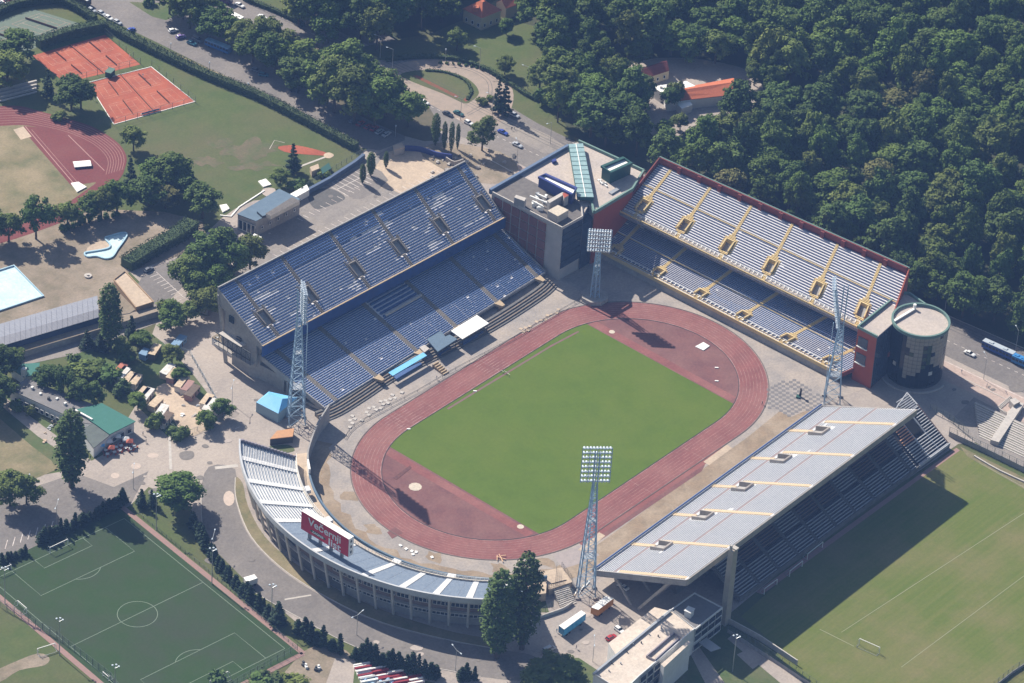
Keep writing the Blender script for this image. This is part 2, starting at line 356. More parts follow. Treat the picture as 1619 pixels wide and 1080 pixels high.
# left grounds
sheet('meadow', [(160, 38), (330, 112), (460, 182), (572, 245), (520, 280), (480, 300), (440, 300), (372, 330), (350, 345), (290, 320), (200, 250), (190, 225), (100, 185), (40, 150), (0, 120), (-100, 60), (30, 60), (130, 40)], 0.012, M_grass)
sheet('dry_field', [(-200, 330), (-100, 205), (0, 199), (40, 202), (112, 292), (125, 310), (90, 340), (0, 375), (-100, 400)], 0.012, M_scrub)
sheet('pool_ground', [(-200, 440), (-100, 385), (60, 350), (150, 330), (260, 335), (320, 350), (330, 390), (205, 430), (190, 440), (215, 470), (245, 485), (200, 500), (0, 560), (-200, 620)], 0.014, M_dirt)
sheet('dry_field', [(-100, 640), (0, 655), (60, 700), (95, 740), (60, 755), (0, 770), (-100, 790)], 0.03, M_scrub)
sheet('lawn', [(-60, 625), (0, 640), (60, 690), (110, 735), (100, 742), (50, 705), (0, 662), (-60, 640)], 0.04, M_lawn)
sheet('lawn', [(20, 610), (70, 655), (95, 700), (100, 735), (85, 735), (60, 690), (0, 635), (-40, 600)], 0.036, M_lawn)
sheet('lawn', [(200, 805), (235, 770), (290, 790), (330, 860), (420, 950), (470, 985), (560, 1040), (560, 1110), (440, 1090), (470, 1030)], 0.02, M_grass)
sheet('garden_plots', [(105, 560), (230, 520), (262, 545), (300, 585), (350, 650), (330, 680), (265, 690), (215, 640), (160, 600)], 0.02, M_lawn)
sheet('yard_ground', smooth_ring([(268, 605), (300, 620), (335, 650), (345, 662), (300, 692), (275, 665), (245, 620)], 3), 0.036, M_tan)
sheet('small_car_park', [(228, 432), (300, 398), (312, 420), (302, 440), (262, 480), (250, 486), (215, 455)], 0.03, M_asph)
sheet('dirt_yard', smooth_ring([(470, 1040), (510, 1020), (560, 1040), (555, 1110), (430, 1110)], 3), 0.03, M_dirt)
sheet('path', [(530, 1040), (562, 1045), (555, 1110), (505, 1110)], 0.04, M_plaza)
sheet('lawn', [(560, 1052), (640, 1070), (740, 1090), (740, 1130), (550, 1130)], 0.03, M_lawn)
sheet('lawn', [(830, 1062), (870, 1042), (915, 1040), (945, 1060), (940, 1130), (800, 1130)], 0.03, M_lawn)
sheet('path', [(-100, 560), (0, 640), (60, 690), (165, 760), (175, 750), (70, 675), (0, 622), (-100, 590)], 0.045, M_plaza)
sheet('office_garden', [(1090, 1030), (1130, 990), (1160, 965), (1215, 1010), (1260, 1080), (1330, 1200), (1000, 1200)], 0.03, M_lawn)
for q in ([(1150, 1010), (1162, 1000), (1260, 1070), (1300, 1110), (1270, 1110)], [(1092, 1035), (1105, 1022), (1160, 1100), (1130, 1110)], [(1165, 1035), (1190, 1022), (1215, 1040), (1190, 1058)]):
    sheet('path', q, 0.045, M_plaza)
# park beyond the tram loop
sheet('park_lawn', smooth_ring([(560, 80), (640, 60), (700, 50), (770, 30), (840, 40), (880, 60), (875, 120), (865, 190), (820, 150), (780, 115), (700, 92), (610, 96)], 3), 0.02, M_grass)
sheet('park_lawn', [(300, -60), (560, -200), (560, 0), (470, 30), (390, -5)], 0.02, M_grass)
sheet('pool_terrace', smooth_ring([(138, 392), (170, 376), (186, 388), (178, 398), (145, 402)], 3), 0.03, M_tan)

# ================================================================== tennis courts
def quad_interp(c, u, v):
    a, b, d, e = [Vector((p[0], p[1])) for p in c]
    return (a*(1-u)+b*u)*(1-v)+(e*(1-u)+d*u)*v
def court_lines(corners, name, z=0.05, w=0.14, m=None):
    """corners in world xy; a 23.77 x 10.97 court inside with margins"""
    mb = MB(); Q = lambda u, v: quad_interp(corners, u, v)
    for a, b in (((0, 0), (1, 0)), ((0, 1), (1, 1)), ((0, 0), (0, 1)), ((1, 0), (1, 1)), ((0, .125), (1, .125)), ((0, .875), (1, .875)), ((.23, .125), (.23, .875)), ((.77, .125), (.77, .875)), ((.23, .5), (.77, .5))):
        strip_mesh(mb, [Q(*a), Q(*b)], w, z)
    return mb
def court_sheet(name, px, m, courts, kerb=True, label=''):
    W = [G(x, y) for x, y in px]
    o = sheet(name, px, 0.03, m, kind=None); tag(o, label, 'tennis court'); o.location = (0, 0, 0)
    Qm = [quad_interp([(p.x, p.y) for p in W], *uv) for uv in ((.505, 0), (.505, 1), (0, .5), (1, .5))]
    if len(courts) == 4:
        mb = MB(); wall_strip(mb, [tuple(Qm[0]), tuple(Qm[1])], .1, .035, .6); mb.build('divider_net', mat('net_grey', (0.19, 0.10, 0.075)), o)
    if kerb:
        mb = MB(); wall_strip(mb, [(p.x, p.y) for p in W], 0.35, 0.0, 0.2, closed=True); mb.build('edging', M_white, o)
    for cc in courts:
        Qc = [quad_interp([(p.x, p.y) for p in W], *uv) for uv in cc]
        court_lines(Qc, 'l', w=.10).build('court_lines', mat('court_line_faded', (0.56, 0.38, 0.30), (0.40, 0.16, 0.10), .35, contrast=(.4, .6)), o)
        nb = MB(); a = (Qc[0]+Qc[1])/2; b = (Qc[3]+Qc[2])/2
        nb.hexa([(a.x, a.y, .04), (b.x, b.y, .04), (b.x+.05, b.y+.03, .04), (a.x+.05, a.y+.03, .04), (a.x, a.y, .95), (b.x, b.y, .95), (b.x+.05, b.y+.03, .95), (a.x+.05, a.y+.03, .95)])
        nb.build('net', mat('net_grey', (0.19, 0.10, 0.075)), o)
    return o
def four(): return [[(x0, y0), (x1, y0), (x1, y1), (x0, y1)] for x0, x1, y0, y1 in ((.08, .46, .10, .43), (.08, .46, .57, .90), (.55, .92, .10, .43), (.55, .92, .57, .90))]
court_sheet('clay_court', [(51, 88), (166, 55), (222, 102), (103, 131)], M_clay, four(), kerb=False, label='orange clay tennis courts beside the green hard court, without white edging')
court_sheet('clay_court', [(139, 131), (239, 106), (308, 161), (180, 197)], M_clay, four(), label='orange clay tennis courts edged in white beside the meadow')
court_sheet('hard_court', [(-70, 58), (52, 14), (135, 40), (20, 92)], M_hard, [[(.12, .2), (.5, .2), (.5, .8), (.12, .8)], [(.58, .2), (.94, .2), (.94, .8), (.58, .8)]], kerb=False, label='grey green hard tennis court behind the hedge')

# ================================================================== old athletics track, upper left
oc = smooth_ring([(-60, 174), (0, 168), (32, 168), (67, 177), (108, 188), (145, 200), (175, 217), (192, 232), (200, 248), (198, 264), (188, 284), (150, 318), (110, 345), (70, 362), (0, 385), (-60, 400)], 5, closed=False)
ic = smooth_ring([(-60, 200), (0, 199), (37, 198), (75, 204), (108, 212.5), (142, 228), (160, 243), (167, 256), (165, 270), (158, 284), (120, 312), (90, 330), (50, 345), (0, 362), (-60, 378)], 5, closed=False)
sheet('old_running_track', oc+[(-60, 400)]+[(-200, 400), (-200, 174)], 0.02, M_trackO)
sheet('dry_field', ic+[(-60, 378), (-200, 378), (-200, 200)], 0.03, M_scrub)
sheet('jumping_area', [(37, 199)]+[p for p in ic if p[0] > 60 and p[1] < 290]+[(150, 288), (113, 294), (40, 210)], 0.04, M_trackO)
mb = MB()
N_ = min(len(oc), len(ic))
for k in range(1, 8):
    L_ = []
    for i in range(0, 60):
        t = i/59*(0.62); a = oc[int(t*(len(oc)-1))]; b = ic[int(t*(len(ic)-1))]
        f = k/8; L_.append(G(a[0]*(1-f)+b[0]*f, a[1]*(1-f)+b[1]*f))
    strip_mesh(mb, L_, 0.14, 0.05)
strip_mesh(mb, [G(40, 200), G(118, 292)], 0.3, 0.06); strip_mesh(mb, [G(50, 205), G(122, 288)], 0.15, 0.06)
strip_mesh(mb, [G(108, 214), G(165, 270)], 0.3, 0.06)
mb.build('old_track_lines', mat('pink_line', (0.40, 0.24, 0.22)))['kind'] = 'structure'
sheet('sand_pit', [(21, 205), (37, 200), (50, 216), (33, 221)], 0.06, M_tan)
# high jump mat: pale folded cover on a dark landing bed
t_ = thing('landing_mat', 'white covered high jump landing mat on the dark red area of the old track', 'sports mat', G(130, 262))
mb = MB(); c = G(130, 262); mb.box(c, (6.2, 3.6, 0.8), R(-35)); mb.build('bed', mat('navy_cover', (0.05, 0.05, 0.16)), t_)
mb = MB(); a = R(-35); ca, sa = math.cos(a), math.sin(a)
def rr(x, y, z): return (c.x+x*ca-y*sa, c.y+x*sa+y*ca, z)
mb.hexa([rr(-3.3, -2, .8), rr(3.3, -2, .8), rr(3.3, 0, 1.15), rr(-3.3, 0, 1.15), rr(-3.3, -2, .9), rr(3.3, -2, .9), rr(3.3, 0, 1.3), rr(-3.3, 0, 1.3)])
mb.hexa([rr(-3.3, 0, 1.15), rr(3.3, 0, 1.15), rr(3.3, 2, .8), rr(-3.3, 2, .8), rr(-3.3, 0, 1.3), rr(3.3, 0, 1.3), rr(3.3, 2, .9), rr(-3.3, 2, .9)])
mb.build('cover', M_white, t_)
# small bleachers far left
t_ = thing('bleacher', 'small pale tiered bleacher beside the old track under trees', 'bleacher', G(15, 163))
for k in range(4):
    mb = MB(); a, b = G(-30, 168-k*4.4), G(58, 146-k*4.4); wall_strip(mb, [(a.x, a.y), (b.x, b.y)], 0.8, 0, 0.4+0.45*k); mb.build('step', M_concL, t_)
# baseball diamond
sheet('sand_diamond', smooth_ring([(440, 232), (470, 230), (512, 240), (520, 246), (480, 244), (450, 240)], 3), 0.05, M_clay)
sheet('sand_diamond', smooth_ring([(512, 244), (520, 241), (528, 245), (522, 250), (514, 249)], 3), 0.07, M_tan)
mb = MB(); strip_mesh(mb, [G(470, 265), G(518, 247)], 0.9, 0.08); strip_mesh(mb, [G(426, 236), G(434, 222), G(450, 226)], 0.25, 0.08); mb.build('path', M_concL)['kind'] = 'structure'

# worn patches in the meadow, slabs and small furniture of the sports grounds
M_worn = mat('worn_turf', (0.112, 0.095, 0.052), (0.072, 0.094, 0.030), .22, c3=(0.18, 0.125, 0.085), s3=.1)
def blob(cx, cy, rx, ry, n=22, seed=0, jt=.35):
    r_ = random.Random(seed); return [(cx+rx*(1+jt*(r_.random()-.5))*math.cos(2*math.pi*k/n), cy+ry*(1+jt*(r_.random()-.5))*math.sin(2*math.pi*k/n)) for k in range(n)]
for i, (cx, cy, rx, ry) in enumerate([(395, 235), (330, 250), (300, 268), (360, 215), (418, 262)] and [(395, 238, 34, 15), (325, 255, 26, 9), (400, 262, 30, 8), (350, 228, 20, 7), (425, 232, 16, 5)]):
    sheet('worn_turf', smooth_ring(blob(cx, cy, rx, ry, 18, i, 1.1), 3), .03, M_worn)
for i, (q, lb) in enumerate((([(408, 288), (420, 284), (429, 293), (416, 297)], 'square white slab lying on the meadow beside the round tree'), ([(347, 326), (358, 324), (363, 331), (352, 337)], 'rounded white slab on the grass left of the service building'), ([(112, 291), (124, 289), (137, 297), (122, 305)], 'heap of white foam mats at the foot of the old track'))):
    mb = MB(); W = [G(*p) for p in q]; mb.prism([(p.x, p.y) for p in W], .04, .5); tag(mb.build('slab', M_white), lb, 'slab')
mb = MB(); P = [G(*q) for q in ((348, 341), (365, 343), (378, 328), (418, 302))]; wall_strip(mb, [(p.x, p.y) for p in P], .5, 0, .35); tag(mb.build('garden_edging', M_white), 'white edging wall round the lawn behind the service building', 'edging')
t_ = thing('court_hut', 'small dark green hut between the two clay court areas', 'hut', G(174, 120)); c = G(174, 120)
mb = MB(); mb.box((c.x, c.y, 0), (3.6, 2.4, 2.4), .3); mb.build('body', mat('hut_green', (.03, .07, .05)), t_); mb = MB(); mb.box((c.x, c.y, 2.4), (4, 2.8, .18), .3); mb.build('roof', mat('hut_roof', (.10, .17, .14)), t_)
for i in range(3):
    a = G(228+i*9, 181-i*2.5); t_ = thing('court_bench', ['left', 'middle', 'right'][i]+' one of the three pale benches on the lower edge of the clay courts', 'bench', a)
    mb = MB(); mb.box((a.x, a.y, .4), (2.8, .6, .12), R(-22)); mb.build('seat', M_concL, t_); mb = MB(); mb.box((a.x+.1, a.y-.3, .5), (2.8, .1, .6), R(-22)); mb.build('backrest', mat('bench_blue', (.10, .14, .25)), t_)
for i in range(26):
    c = G(rnd.uniform(675, 815), rnd.uniform(245, 285)); 
    mb = MB(); s_ = rnd.uniform(.5, 1.6); mb.box((c.x, c.y, .03), (s_, s_*.7, s_*.4), rnd.uniform(0, 3)); mb.box((c.x+s_*.3, c.y, .03), (s_*.6, s_*.5, s_*.55), rnd.uniform(0, 3)); tag(mb.build('rubble_pile', (M_conc, M_concD, M_concL)[i % 3]), 'lump of rubble on the building ground behind the blue grandstand', 'rubble', 'rubble on the building ground')

# stains, manhole covers and pale patches on the paved ground
M_stain = mat('oil_stain', (0.15, 0.135, 0.125), (0.20, 0.18, 0.165), .8)
for i in range(70):
    q = rnd.choice([(rnd.uniform(275, 420), rnd.uniform(600, 720)), (rnd.uniform(225, 360), rnd.uniform(700, 780)), (rnd.uniform(400, 700), rnd.uniform(275, 400)), (rnd.uniform(870, 960), rnd.uniform(960, 1040)), (rnd.uniform(1500, 1610), rnd.uniform(600, 680)), (rnd.uniform(560, 760), rnd.uniform(1000, 1050)), (rnd.uniform(330, 420), rnd.uniform(780, 930))])
    a_ = rnd.uniform(.8, 5)*(1 if i % 4 else 2.4); sheet('stain', smooth_ring(blob(q[0], q[1], a_*1.3, a_*.7, 8, i), 2), .0555+.0002*i, M_stain if i % 3 else mat('pale_patch', (0.42, 0.36, 0.32), (0.36, 0.31, 0.28), .8))
mb = MB()
wall_strip(mb, [tuple(G(*q).xy) for q in smooth_ring([(372, 755), (374, 792), (398, 850), (450, 902), (520, 946), (600, 983), (700, 1010), (785, 1026)], 5, closed=False)], .3, 0, .13)
wall_strip(mb, [tuple(G(*q).xy) for q in smooth_ring([(318, 780), (322, 840), (350, 895), (400, 935), (470, 975), (560, 1022), (640, 1046), (760, 1070)], 5, closed=False)], .25, 0, .12)
mb.build('kerb', M_concL)['kind'] = 'structure'
# ================================================================== stadium bowl floor
SHEETN[0] = 0
TS, TR, TW = 40.07, 36.58, 10.37
def oval(R_, S_=TS, n=40):
    P = []
    for k in range(n+1):
        a = -math.pi/2+math.pi*k/n; P.append((S_+R_*math.cos(a), R_*math.sin(a)))
    for k in range(n+1):
        a = math.pi/2+math.pi*k/n; P.append((-S_+R_*math.cos(a), R_*math.sin(a)))
    return P
def ring_sheet(name, A, B, z, m, kind='structure'):
    mb = MB(); n = len(A)
    for i in range(n):
        j = (i+1) % n; mb.quad((*A[i], z), (*B[i], z), (*B[j], z), (*A[j], z))
    o = mb.build(name, m)
    if kind: o['kind'] = kind
    return o
M_apron = mat('stadium_apron', (0.31, 0.275, 0.25), (0.25, 0.225, 0.21), 0.25, c3=(0.38, 0.32, 0.27), s3=0.06, f3=0.8, bump=0.1)
M_brown = mat('bare_soil', (0.27, 0.195, 0.13), (0.22, 0.17, 0.12), 0.25, c3=(0.33, 0.26, 0.19), s3=0.12, f3=0.9, bump=0.3)
ap = [(-101+0, 20), (-103, 0), (-100, -22), (-93, -40), (-82, -56), (-66, -66), (-60, -64), (80, -58), (96, -62), (94, 56), (66, 66), (-50, 64), (-70, 56), (-88, 42)]
sheet('apron', ap, 0.04, M_apron, px=False)
# bare soil behind the curve and along the right-hand stand
arc = lambda R_, a0, a1, n=24, cx=-39.0: [(cx+R_*math.cos(R(a0+(a1-a0)*k/n)), R_*math.sin(R(a0+(a1-a0)*k/n))) for k in range(n+1)]
def soil(a0, a1, r0, r1, seed):
    r_ = random.Random(seed); n = 40; O = arc(r1, a0, a1, n); I = [(-39+(r0+r_.uniform(-1.6, 1.6))*math.cos(R(a)), (r0+r_.uniform(-1.6, 1.6))*math.sin(R(a))) for a in [a1+(a0-a1)*k/n for k in range(n+1)]]
    sheet('bare_soil', O+I, 0.05, M_brown, px=False)
soil(118, 262, 55.5, 62.3, 1)
for i, (a, r) in enumerate([(150, 51), (172, 52), (200, 51), (225, 52), (243, 51.5)]):
    p = (-39+r*math.cos(R(a)), r*math.sin(R(a))); r_ = random.Random(i); sheet('bare_soil', [(p[0]+r_.uniform(1.5, 3.5)*math.cos(t*.6), p[1]+r_.uniform(1.5, 4.5)*math.sin(t*.6)) for t in range(10)], 0.055, M_brown, px=False)
sheet('concrete_pad', arc(56.5, 247, 262, 8)+arc(48.5, 262, 247, 8), 0.058, mat('rose_grey_slab', (0.34, 0.29, 0.275), (0.29, 0.25, 0.24), .5), px=False)
sheet('bare_soil', [(-52, -64), (-48, -52), (10, -50.5), (40, -50), (66, -48), (76, -56)], 0.05, M_brown, px=False)
ring_sheet('running_track', oval(TR+TW), oval(TR-0.2), 0.065, M_track)
o = sheet('infield', oval(TR), 0.058, M_trackD, px=False)
# grass: the oval cut at the goal ends
gp = [p for p in oval(TR-0.25, n=80) if -53.4 < p[0] < 53.4]
gp = sorted([p for p in gp if p[1] < 0])+sorted([p for p in gp if p[1] > 0], reverse=True)
sheet('football_pitch', gp, 0.075, M_pitch, px=False)
# rubber strips at both ends, runway on the left touchline
for x in (-55.2, 54.8): sheet('runway', [(x-1.7, -32), (x+1.7, -32.5), (x+1.7, 33), (x-1.7, 33)], 0.07, M_track, px=False)
sheet('runway', [(-22, 35.2), (33, 34.5), (47, 33.4), (47, 32.6), (33, 33.7), (-22, 34.4)], 0.085, mat('violet_rubber', (0.20, 0.09, 0.105), (0.15, 0.11, 0.085), 0.4), px=False)
sheet('runway', [(-47, -47.0), (30, -47.0), (30, -49.3), (-47, -49.3)], 0.068, M_track, px=False)
sheet('runway', [(-46, -49.3), (18, -49.3), (14, -51), (-40, -51)], 0.069, M_trackD, px=False)
sheet('sand_pit', [(18.5, -48.0), (32, -47.6), (32, -50.2), (18.5, -50.6)], 0.08, M_tan, px=False)
sheet('sand_pit', [(-50, -49.0), (-37.5, -47.9), (-37.5, -50.6), (-49, -51.6)], 0.08, M_tan, px=False)
mb = MB()
for k in range(9): strip_mesh(mb, oval(TR+0.25+k*(TW-0.4)/8), 0.11 if k else 0.2, 0.085, closed=True)
for x, y0, y1 in ((-39, 36.8, 46.8), (-41, 36.8, 46.8), (-37, 36.8, 46.8), (8, 36.8, 46.8), (-8, -46.8, -36.8), (20, -46.8, -36.8), (46, 38, 47), (-25, 36.8, 46.8)):
    strip_mesh(mb, [(x, y0), (x, y1)], 0.12, 0.087)
for k in range(9):
    y = 37+k*1.24; strip_mesh(mb, [(-44, y), (-32, y)], 0.11, 0.088); strip_mesh(mb, [(4, y), (14, y)], 0.10, 0.088)
mb.build('track_lines', mat('lane_line', (0.40, 0.27, 0.25), (0.21, 0.10, 0.095), 0.35, contrast=(0.40, 0.62)))['kind'] = 'structure'
mb = MB(); wall_strip(mb, oval(TR-0.1, n=60), 0.18, 0.0, 0.16, closed=True)
mb.build('kerb', M_dark)['kind'] = 'structure'
mb = MB(); wall_strip(mb, oval(TR+TW+0.25, n=60), 0.3, 0.0, 0.16, closed=True); mb.build('kerb', mat('old_kerb', (0.14, 0.11, 0.10)))['kind'] = 'structure'
# throwing circles, mats and small things on the rubber
def ngon_sheet(name, px, r, z, m, n=10, label=None, cat=None, h=0.03):
    c = G(*px); mb = MB(); P = [(c.x+r*math.cos(2*math.pi*k/n), c.y+r*math.sin(2*math.pi*k/n)) for k in range(n)]
    mb.prism(P, z-h, z); o = mb.build(name, m)
    if label: tag(o, label, cat)
    else: o['kind'] = 'structure'
    return o
M_pale = mat('pale_concrete', (0.58, 0.50, 0.40), (0.45, 0.40, 0.33), 1.2)
ngon_sheet('throwing_circle', (656.5, 770), 2.3, 0.12, M_pale, 10, 'pale concrete throwing circle on the red end nearer the billboard', 'throwing circle')
ngon_sheet('throwing_circle', (823, 833), 1.2, 0.11, M_pale, 12, 'small pale throwing circle by the grass corner nearest the camera', 'throwing circle')
ngon_sheet('throwing_circle', (967.5, 525), 1.1, 0.11, M_pale, 12, 'small pale throwing circle by the grass at the shaded far end', 'throwing circle')
mb = MB(); P = [G(1099, 549), G(1112, 542), G(1122, 548), G(1112, 555)]; mb.prism(P, 0.06, 0.35)
tag(mb.build('mat', M_white), 'square white mat lying on the far red end of the field', 'mat')
for px, lb in (((1133, 582), 'small white board lying on the far red end, the upper one'), ((1133, 603), 'small white board on the far red end, the lower one'), ((751, 619), 'small white block at the start of the runway beside the pitch'), ((646, 679), 'small white block on the grass at the left bend')):
    mb = MB(); c = G(*px); mb.box((c.x, c.y, 0.08), (1.3, 0.5, 0.25), R(-50)); tag(mb.build('marker_board', M_white), lb, 'board')
M_redD0 = mat('dark_rubber_pit', (0.10, 0.045, 0.045), (0.14, 0.06, 0.055), .8)
mb = MB(); P = [G(621, 756), G(648, 736), G(651, 740), G(627, 759)]; mb.prism(P, 0.06, 0.12); tag(mb.build('jump_runway', M_redD0), 'dark sunken runway box on the red end at the left bend', 'runway box')
mb = MB(); P = [G(612, 842), G(625, 833), G(637, 843), G(620, 852)]; mb.prism(P, 0.05, 0.09); tag(mb.build('rubber_patch', M_trackD), 'red rubber patch jutting from the outer track edge by the billboard', 'rubber patch')
# little white covers on the apron
for i, px in enumerate([(642, 868.5), (651, 872), (658, 873.5), (653, 877), (683, 881.5), (633, 863)]):
    c = G(*px); mb = MB(); mb.box((c.x, c.y, 0.05), (1.1, 0.9, 0.25), R(i*17)); tag(mb.build('shaft_cover', M_white), 'small white shaft cover on the apron behind the track, one of a loose cluster', 'shaft cover', 'small white covers on the apron')
# athlete's wooden frame lying on the track
t_ = thing('wooden_hurdle', 'light wooden frame lying across the outer lane of the near bend', 'hurdle', G(791, 882))
for a, b in (((785, 880), (799, 884)), ((789, 876), (795, 888)), ((786, 878), (786, 886)), ((792, 879), (800, 878))):
    mb = MB(); p, q = G(*a, 0.4), G(*b, 0.5); mb.bar(p, q, 0.22, 0.22); mb.build('bar', mat('pale_wood', (0.65, 0.42, 0.26)), t_)
# hurdles left on the home straight
for px in [(794, 590), (799, 591), (804, 595)]:
    c = G(*px); t_ = thing('hurdle', 'low dark hurdle standing on the straight before the main stand', 'hurdle', c, group='hurdles on the home straight')
    mb = MB(); mb.bar((c.x, c.y-.6, 1.0), (c.x, c.y+.6, 1.0), .08, .1); mb.build('bar', M_white, t_)
    for s in (-.5, .5):
        mb = MB(); mb.bar((c.x, c.y+s, .09), (c.x, c.y+s, 1.0), .06); mb.bar((c.x-.6, c.y+s, .12), (c.x, c.y+s, .12), .06); mb.build('leg', M_dark, t_)
# checkered paving near the right tower and the rough tiles at the left
def tiles(name, poly, size, m, m0, z, rot, jitter=0.0, keep=1.0):
    W = [(G(x, y).x, G(x, y).y) for x, y in poly]
    sheet(name+'_bed', W, z-0.012, m0, px=False)
    xs = [p[0] for p in W]; ys = [p[1] for p in W]; mb = MB(); cs, sn = math.cos(rot), math.sin(rot)
    def inside(x, y):
        c = False
        for i in range(len(W)):
            x0, y0 = W[i-1]; x1, y1 = W[i]
            if (y0 > y) != (y1 > y) and x < (x1-x0)*(y-y0)/(y1-y0)+x0: c = not c
        return c
    cx, cy = sum(xs)/len(xs), sum(ys)/len(ys); n = int(max(max(xs)-min(xs), max(ys)-min(ys))/size)+2
    for i in range(-n, n+1):
        for j in range(-n, n+1):
            if (i+j) % 2 or rnd.random() > keep: continue
            x = cx+(i*cs-j*sn)*size; y = cy+(i*sn+j*cs)*size
            if inside(x, y): mb.box((x, y, z-0.02), (size*.97, size*.97, 0.05+rnd.random()*jitter), rot)
    o = mb.build('paving_tiles', m); o['kind'] = 'stuff'; o['label'] = 'checkered paving tiles beside the track'; return o
tiles('checker_paving', [(1212, 620), (1222, 605), (1262, 600), (1300, 622), (1305, 640), (1268, 652), (1250, 660), (1232, 650), (1216, 646)], 1.35, mat('grey_tile', (0.17, 0.16, 0.16)), M_apron, 0.06, R(40), 0, 0.97)
tiles('rough_paving', [(545, 672), (558, 655), (635, 618), (642, 624), (585, 656), (556, 678)], 1.3, M_concL, M_apron, 0.08, R(24), 0.25, 0.75)
tiles('rough_paving', [(820, 522), (885, 487), (890, 492), (826, 528)], 1.3, M_tan, M_apron, 0.08, R(24), 0.2, 0.6)

# ================================================================== stands
class Tier:
    """rows of seats on a mapped surface; f(s,t)->(x,y), s along, t 0 front .. 1 back, z from z0 to z1"""
    def __init__(s, f, z0, z1, n, length, segs=1):
        s.f, s.z0, s.z1, s.n, s.len, s.segs = f, z0, z1, n, length, segs
    def p(s, a, t, z): x, y = s.f(a, t); return (x, y, z)
    def zr(s, k): return s.z0+(s.z1-s.z0)*k/(s.n-1)
    def steps(s, parent, m, name='terrace_steps', a0=0.0, a1=1.0, holes=()):
        mb = MB()
        for k in range(s.n):
            t0, t1 = k/s.n, (k+1)/s.n; z = s.zr(k); zp = s.zr(k-1) if k else s.z0-0.6
            for g in range(s.segs):
                u0 = a0+(a1-a0)*g/s.segs; u1 = a0+(a1-a0)*(g+1)/s.segs
                cuts = [(u0, u1)]
                for (h0, h1, k0, k1) in holes:
                    if k0 <= k <= k1:
                        nc = []
                        for c0, c1 in cuts:
                            if h1 <= c0 or h0 >= c1: nc.append((c0, c1))
                            else:
                                if h0 > c0: nc.append((c0, h0))
                                if h1 < c1: nc.append((h1, c1))
                        cuts = nc
                for c0, c1 in cuts:
                    mb.quad(s.p(c0, t0, zp), s.p(c1, t0, zp), s.p(c1, t0, z), s.p(c0, t0, z))
                    mb.quad(s.p(c0, t0, z), s.p(c1, t0, z), s.p(c1, t1, z), s.p(c0, t1, z))
        return mb.build(name, m, parent)
    def seats(s, parent, mats, blocks, pick, seg=1.1, d0=0.12, d1=0.62, h=0.42, back=0.35, name='seat_block', skip=None):
        """blocks: list of (a0,a1,k0,k1); pick(a,k)->material index or None"""
        for (a0, a1, k0, k1) in blocks:
            mb = MB()
            for k in range(k0, k1+1):
                z = s.zr(k)+0.02; t0 = (k+d0)/s.n; t1 = (k+d1)/s.n; n = max(1, int((a1-a0)*s.len/seg)); i = 0
                while i < n:
                    run = 1; a = a0+(a1-a0)*i/n; mi = pick(a, k)
                    if skip and skip(a, k): mi = None
                    while i+run < n and run < 6:
                        aa = a0+(a1-a0)*(i+run)/n
                        mj = None if (skip and skip(aa, k)) else pick(aa, k)
                        if mj != mi: break
                        run += 1
                    if mi is not None:
                        b0, b1 = a, a0+(a1-a0)*(i+run)/n-0.12/s.len
                        P = [s.f(b0, t0), s.f(b1, t0), s.f(b1, t1), s.f(b0, t1)]
                        mb.hexa([(*q, z) for q in P]+[(*q, z+h) for q in P], mi, bottom=False)
                        if back:
                            tb = t1-(t1-t0)*0.22; P = [s.f(b0, tb), s.f(b1, tb), s.f(b1, t1), s.f(b0, t1)]
                            mb.hexa([(*q, z+h) for q in P]+[(*q, z+h+back) for q in P], mi, bottom=False)
                    i += run
            if mb.v:
                o = mb.build(name, mats, parent); o['kind'] = 'stuff'
    def aisle(s, parent, a, w, m, k0=0, k1=None, name='aisle_stair', lift=0.12, rail=None, w2=None):
        """stair flight: two treads per row"""
        mb = MB(); k1 = s.n-1 if k1 is None else k1
        for k in range(k0, k1+1):
            zb = s.zr(k); dz = (s.z1-s.z0)/(s.n-1)
            ww = w if w2 is None else w+(w2-w)*(k-k0)/max(1, k1-k0)
            for j in (0, 1):
                t0 = (k+j*.5)/s.n; t1 = (k+(j+1)*.5)/s.n; z1 = zb+lift+j*dz*.5; h = ww/2/s.len
                P = [s.f(a-h, t0), s.f(a+h, t0), s.f(a+h, t1), s.f(a-h, t1)]
                mb.hexa([(*q, zb-dz) for q in P]+[(*q, z1) for q in P], 0, bottom=False)
        return mb.build(name, m, parent)
    def vomitory(s, parent, a, w, k0, k1, mwall, mdark, h=0.9, name='vomitory'):
        hh = w/2/s.len; t0, t1 = k0/s.n, (k1+1)/s.n; zb, zt = s.zr(k0), s.zr(k1)
        mb = MB()
        for c0, c1 in ((a-hh-0.5/s.len, a-hh), (a+hh, a+hh+0.5/s.len)):
            P = [s.f(c0, t0), s.f(c1, t0), s.f(c1, t1), s.f(c0, t1)]
            Z = [zb+h, zb+h, zt+h, zt+h]
            mb.hexa([(*q, zb-2.2) for q in P]+[(*q, z) for q, z in zip(P, Z)], 0)
        tb = t1-0.5/s.n; P = [s.f(a-hh, tb), s.f(a+hh, tb), s.f(a+hh, t1), s.f(a-hh, t1)]
        mb.hexa([(*q, zb-2.2) for q in P]+[(*q, zt+h) for q in P], 0)
        o = mb.build(name, [mwall], parent)
        mb = MB(); P = [s.f(a-hh, t0), s.f(a+hh, t0), s.f(a+hh, tb), s.f(a-hh, tb)]
        mb.poly([(*q, zb-2.0) for q in P]); f = mb.build('stair_well', mdark, o)  # dark floor paints in the shade down the stair mouth
        return o
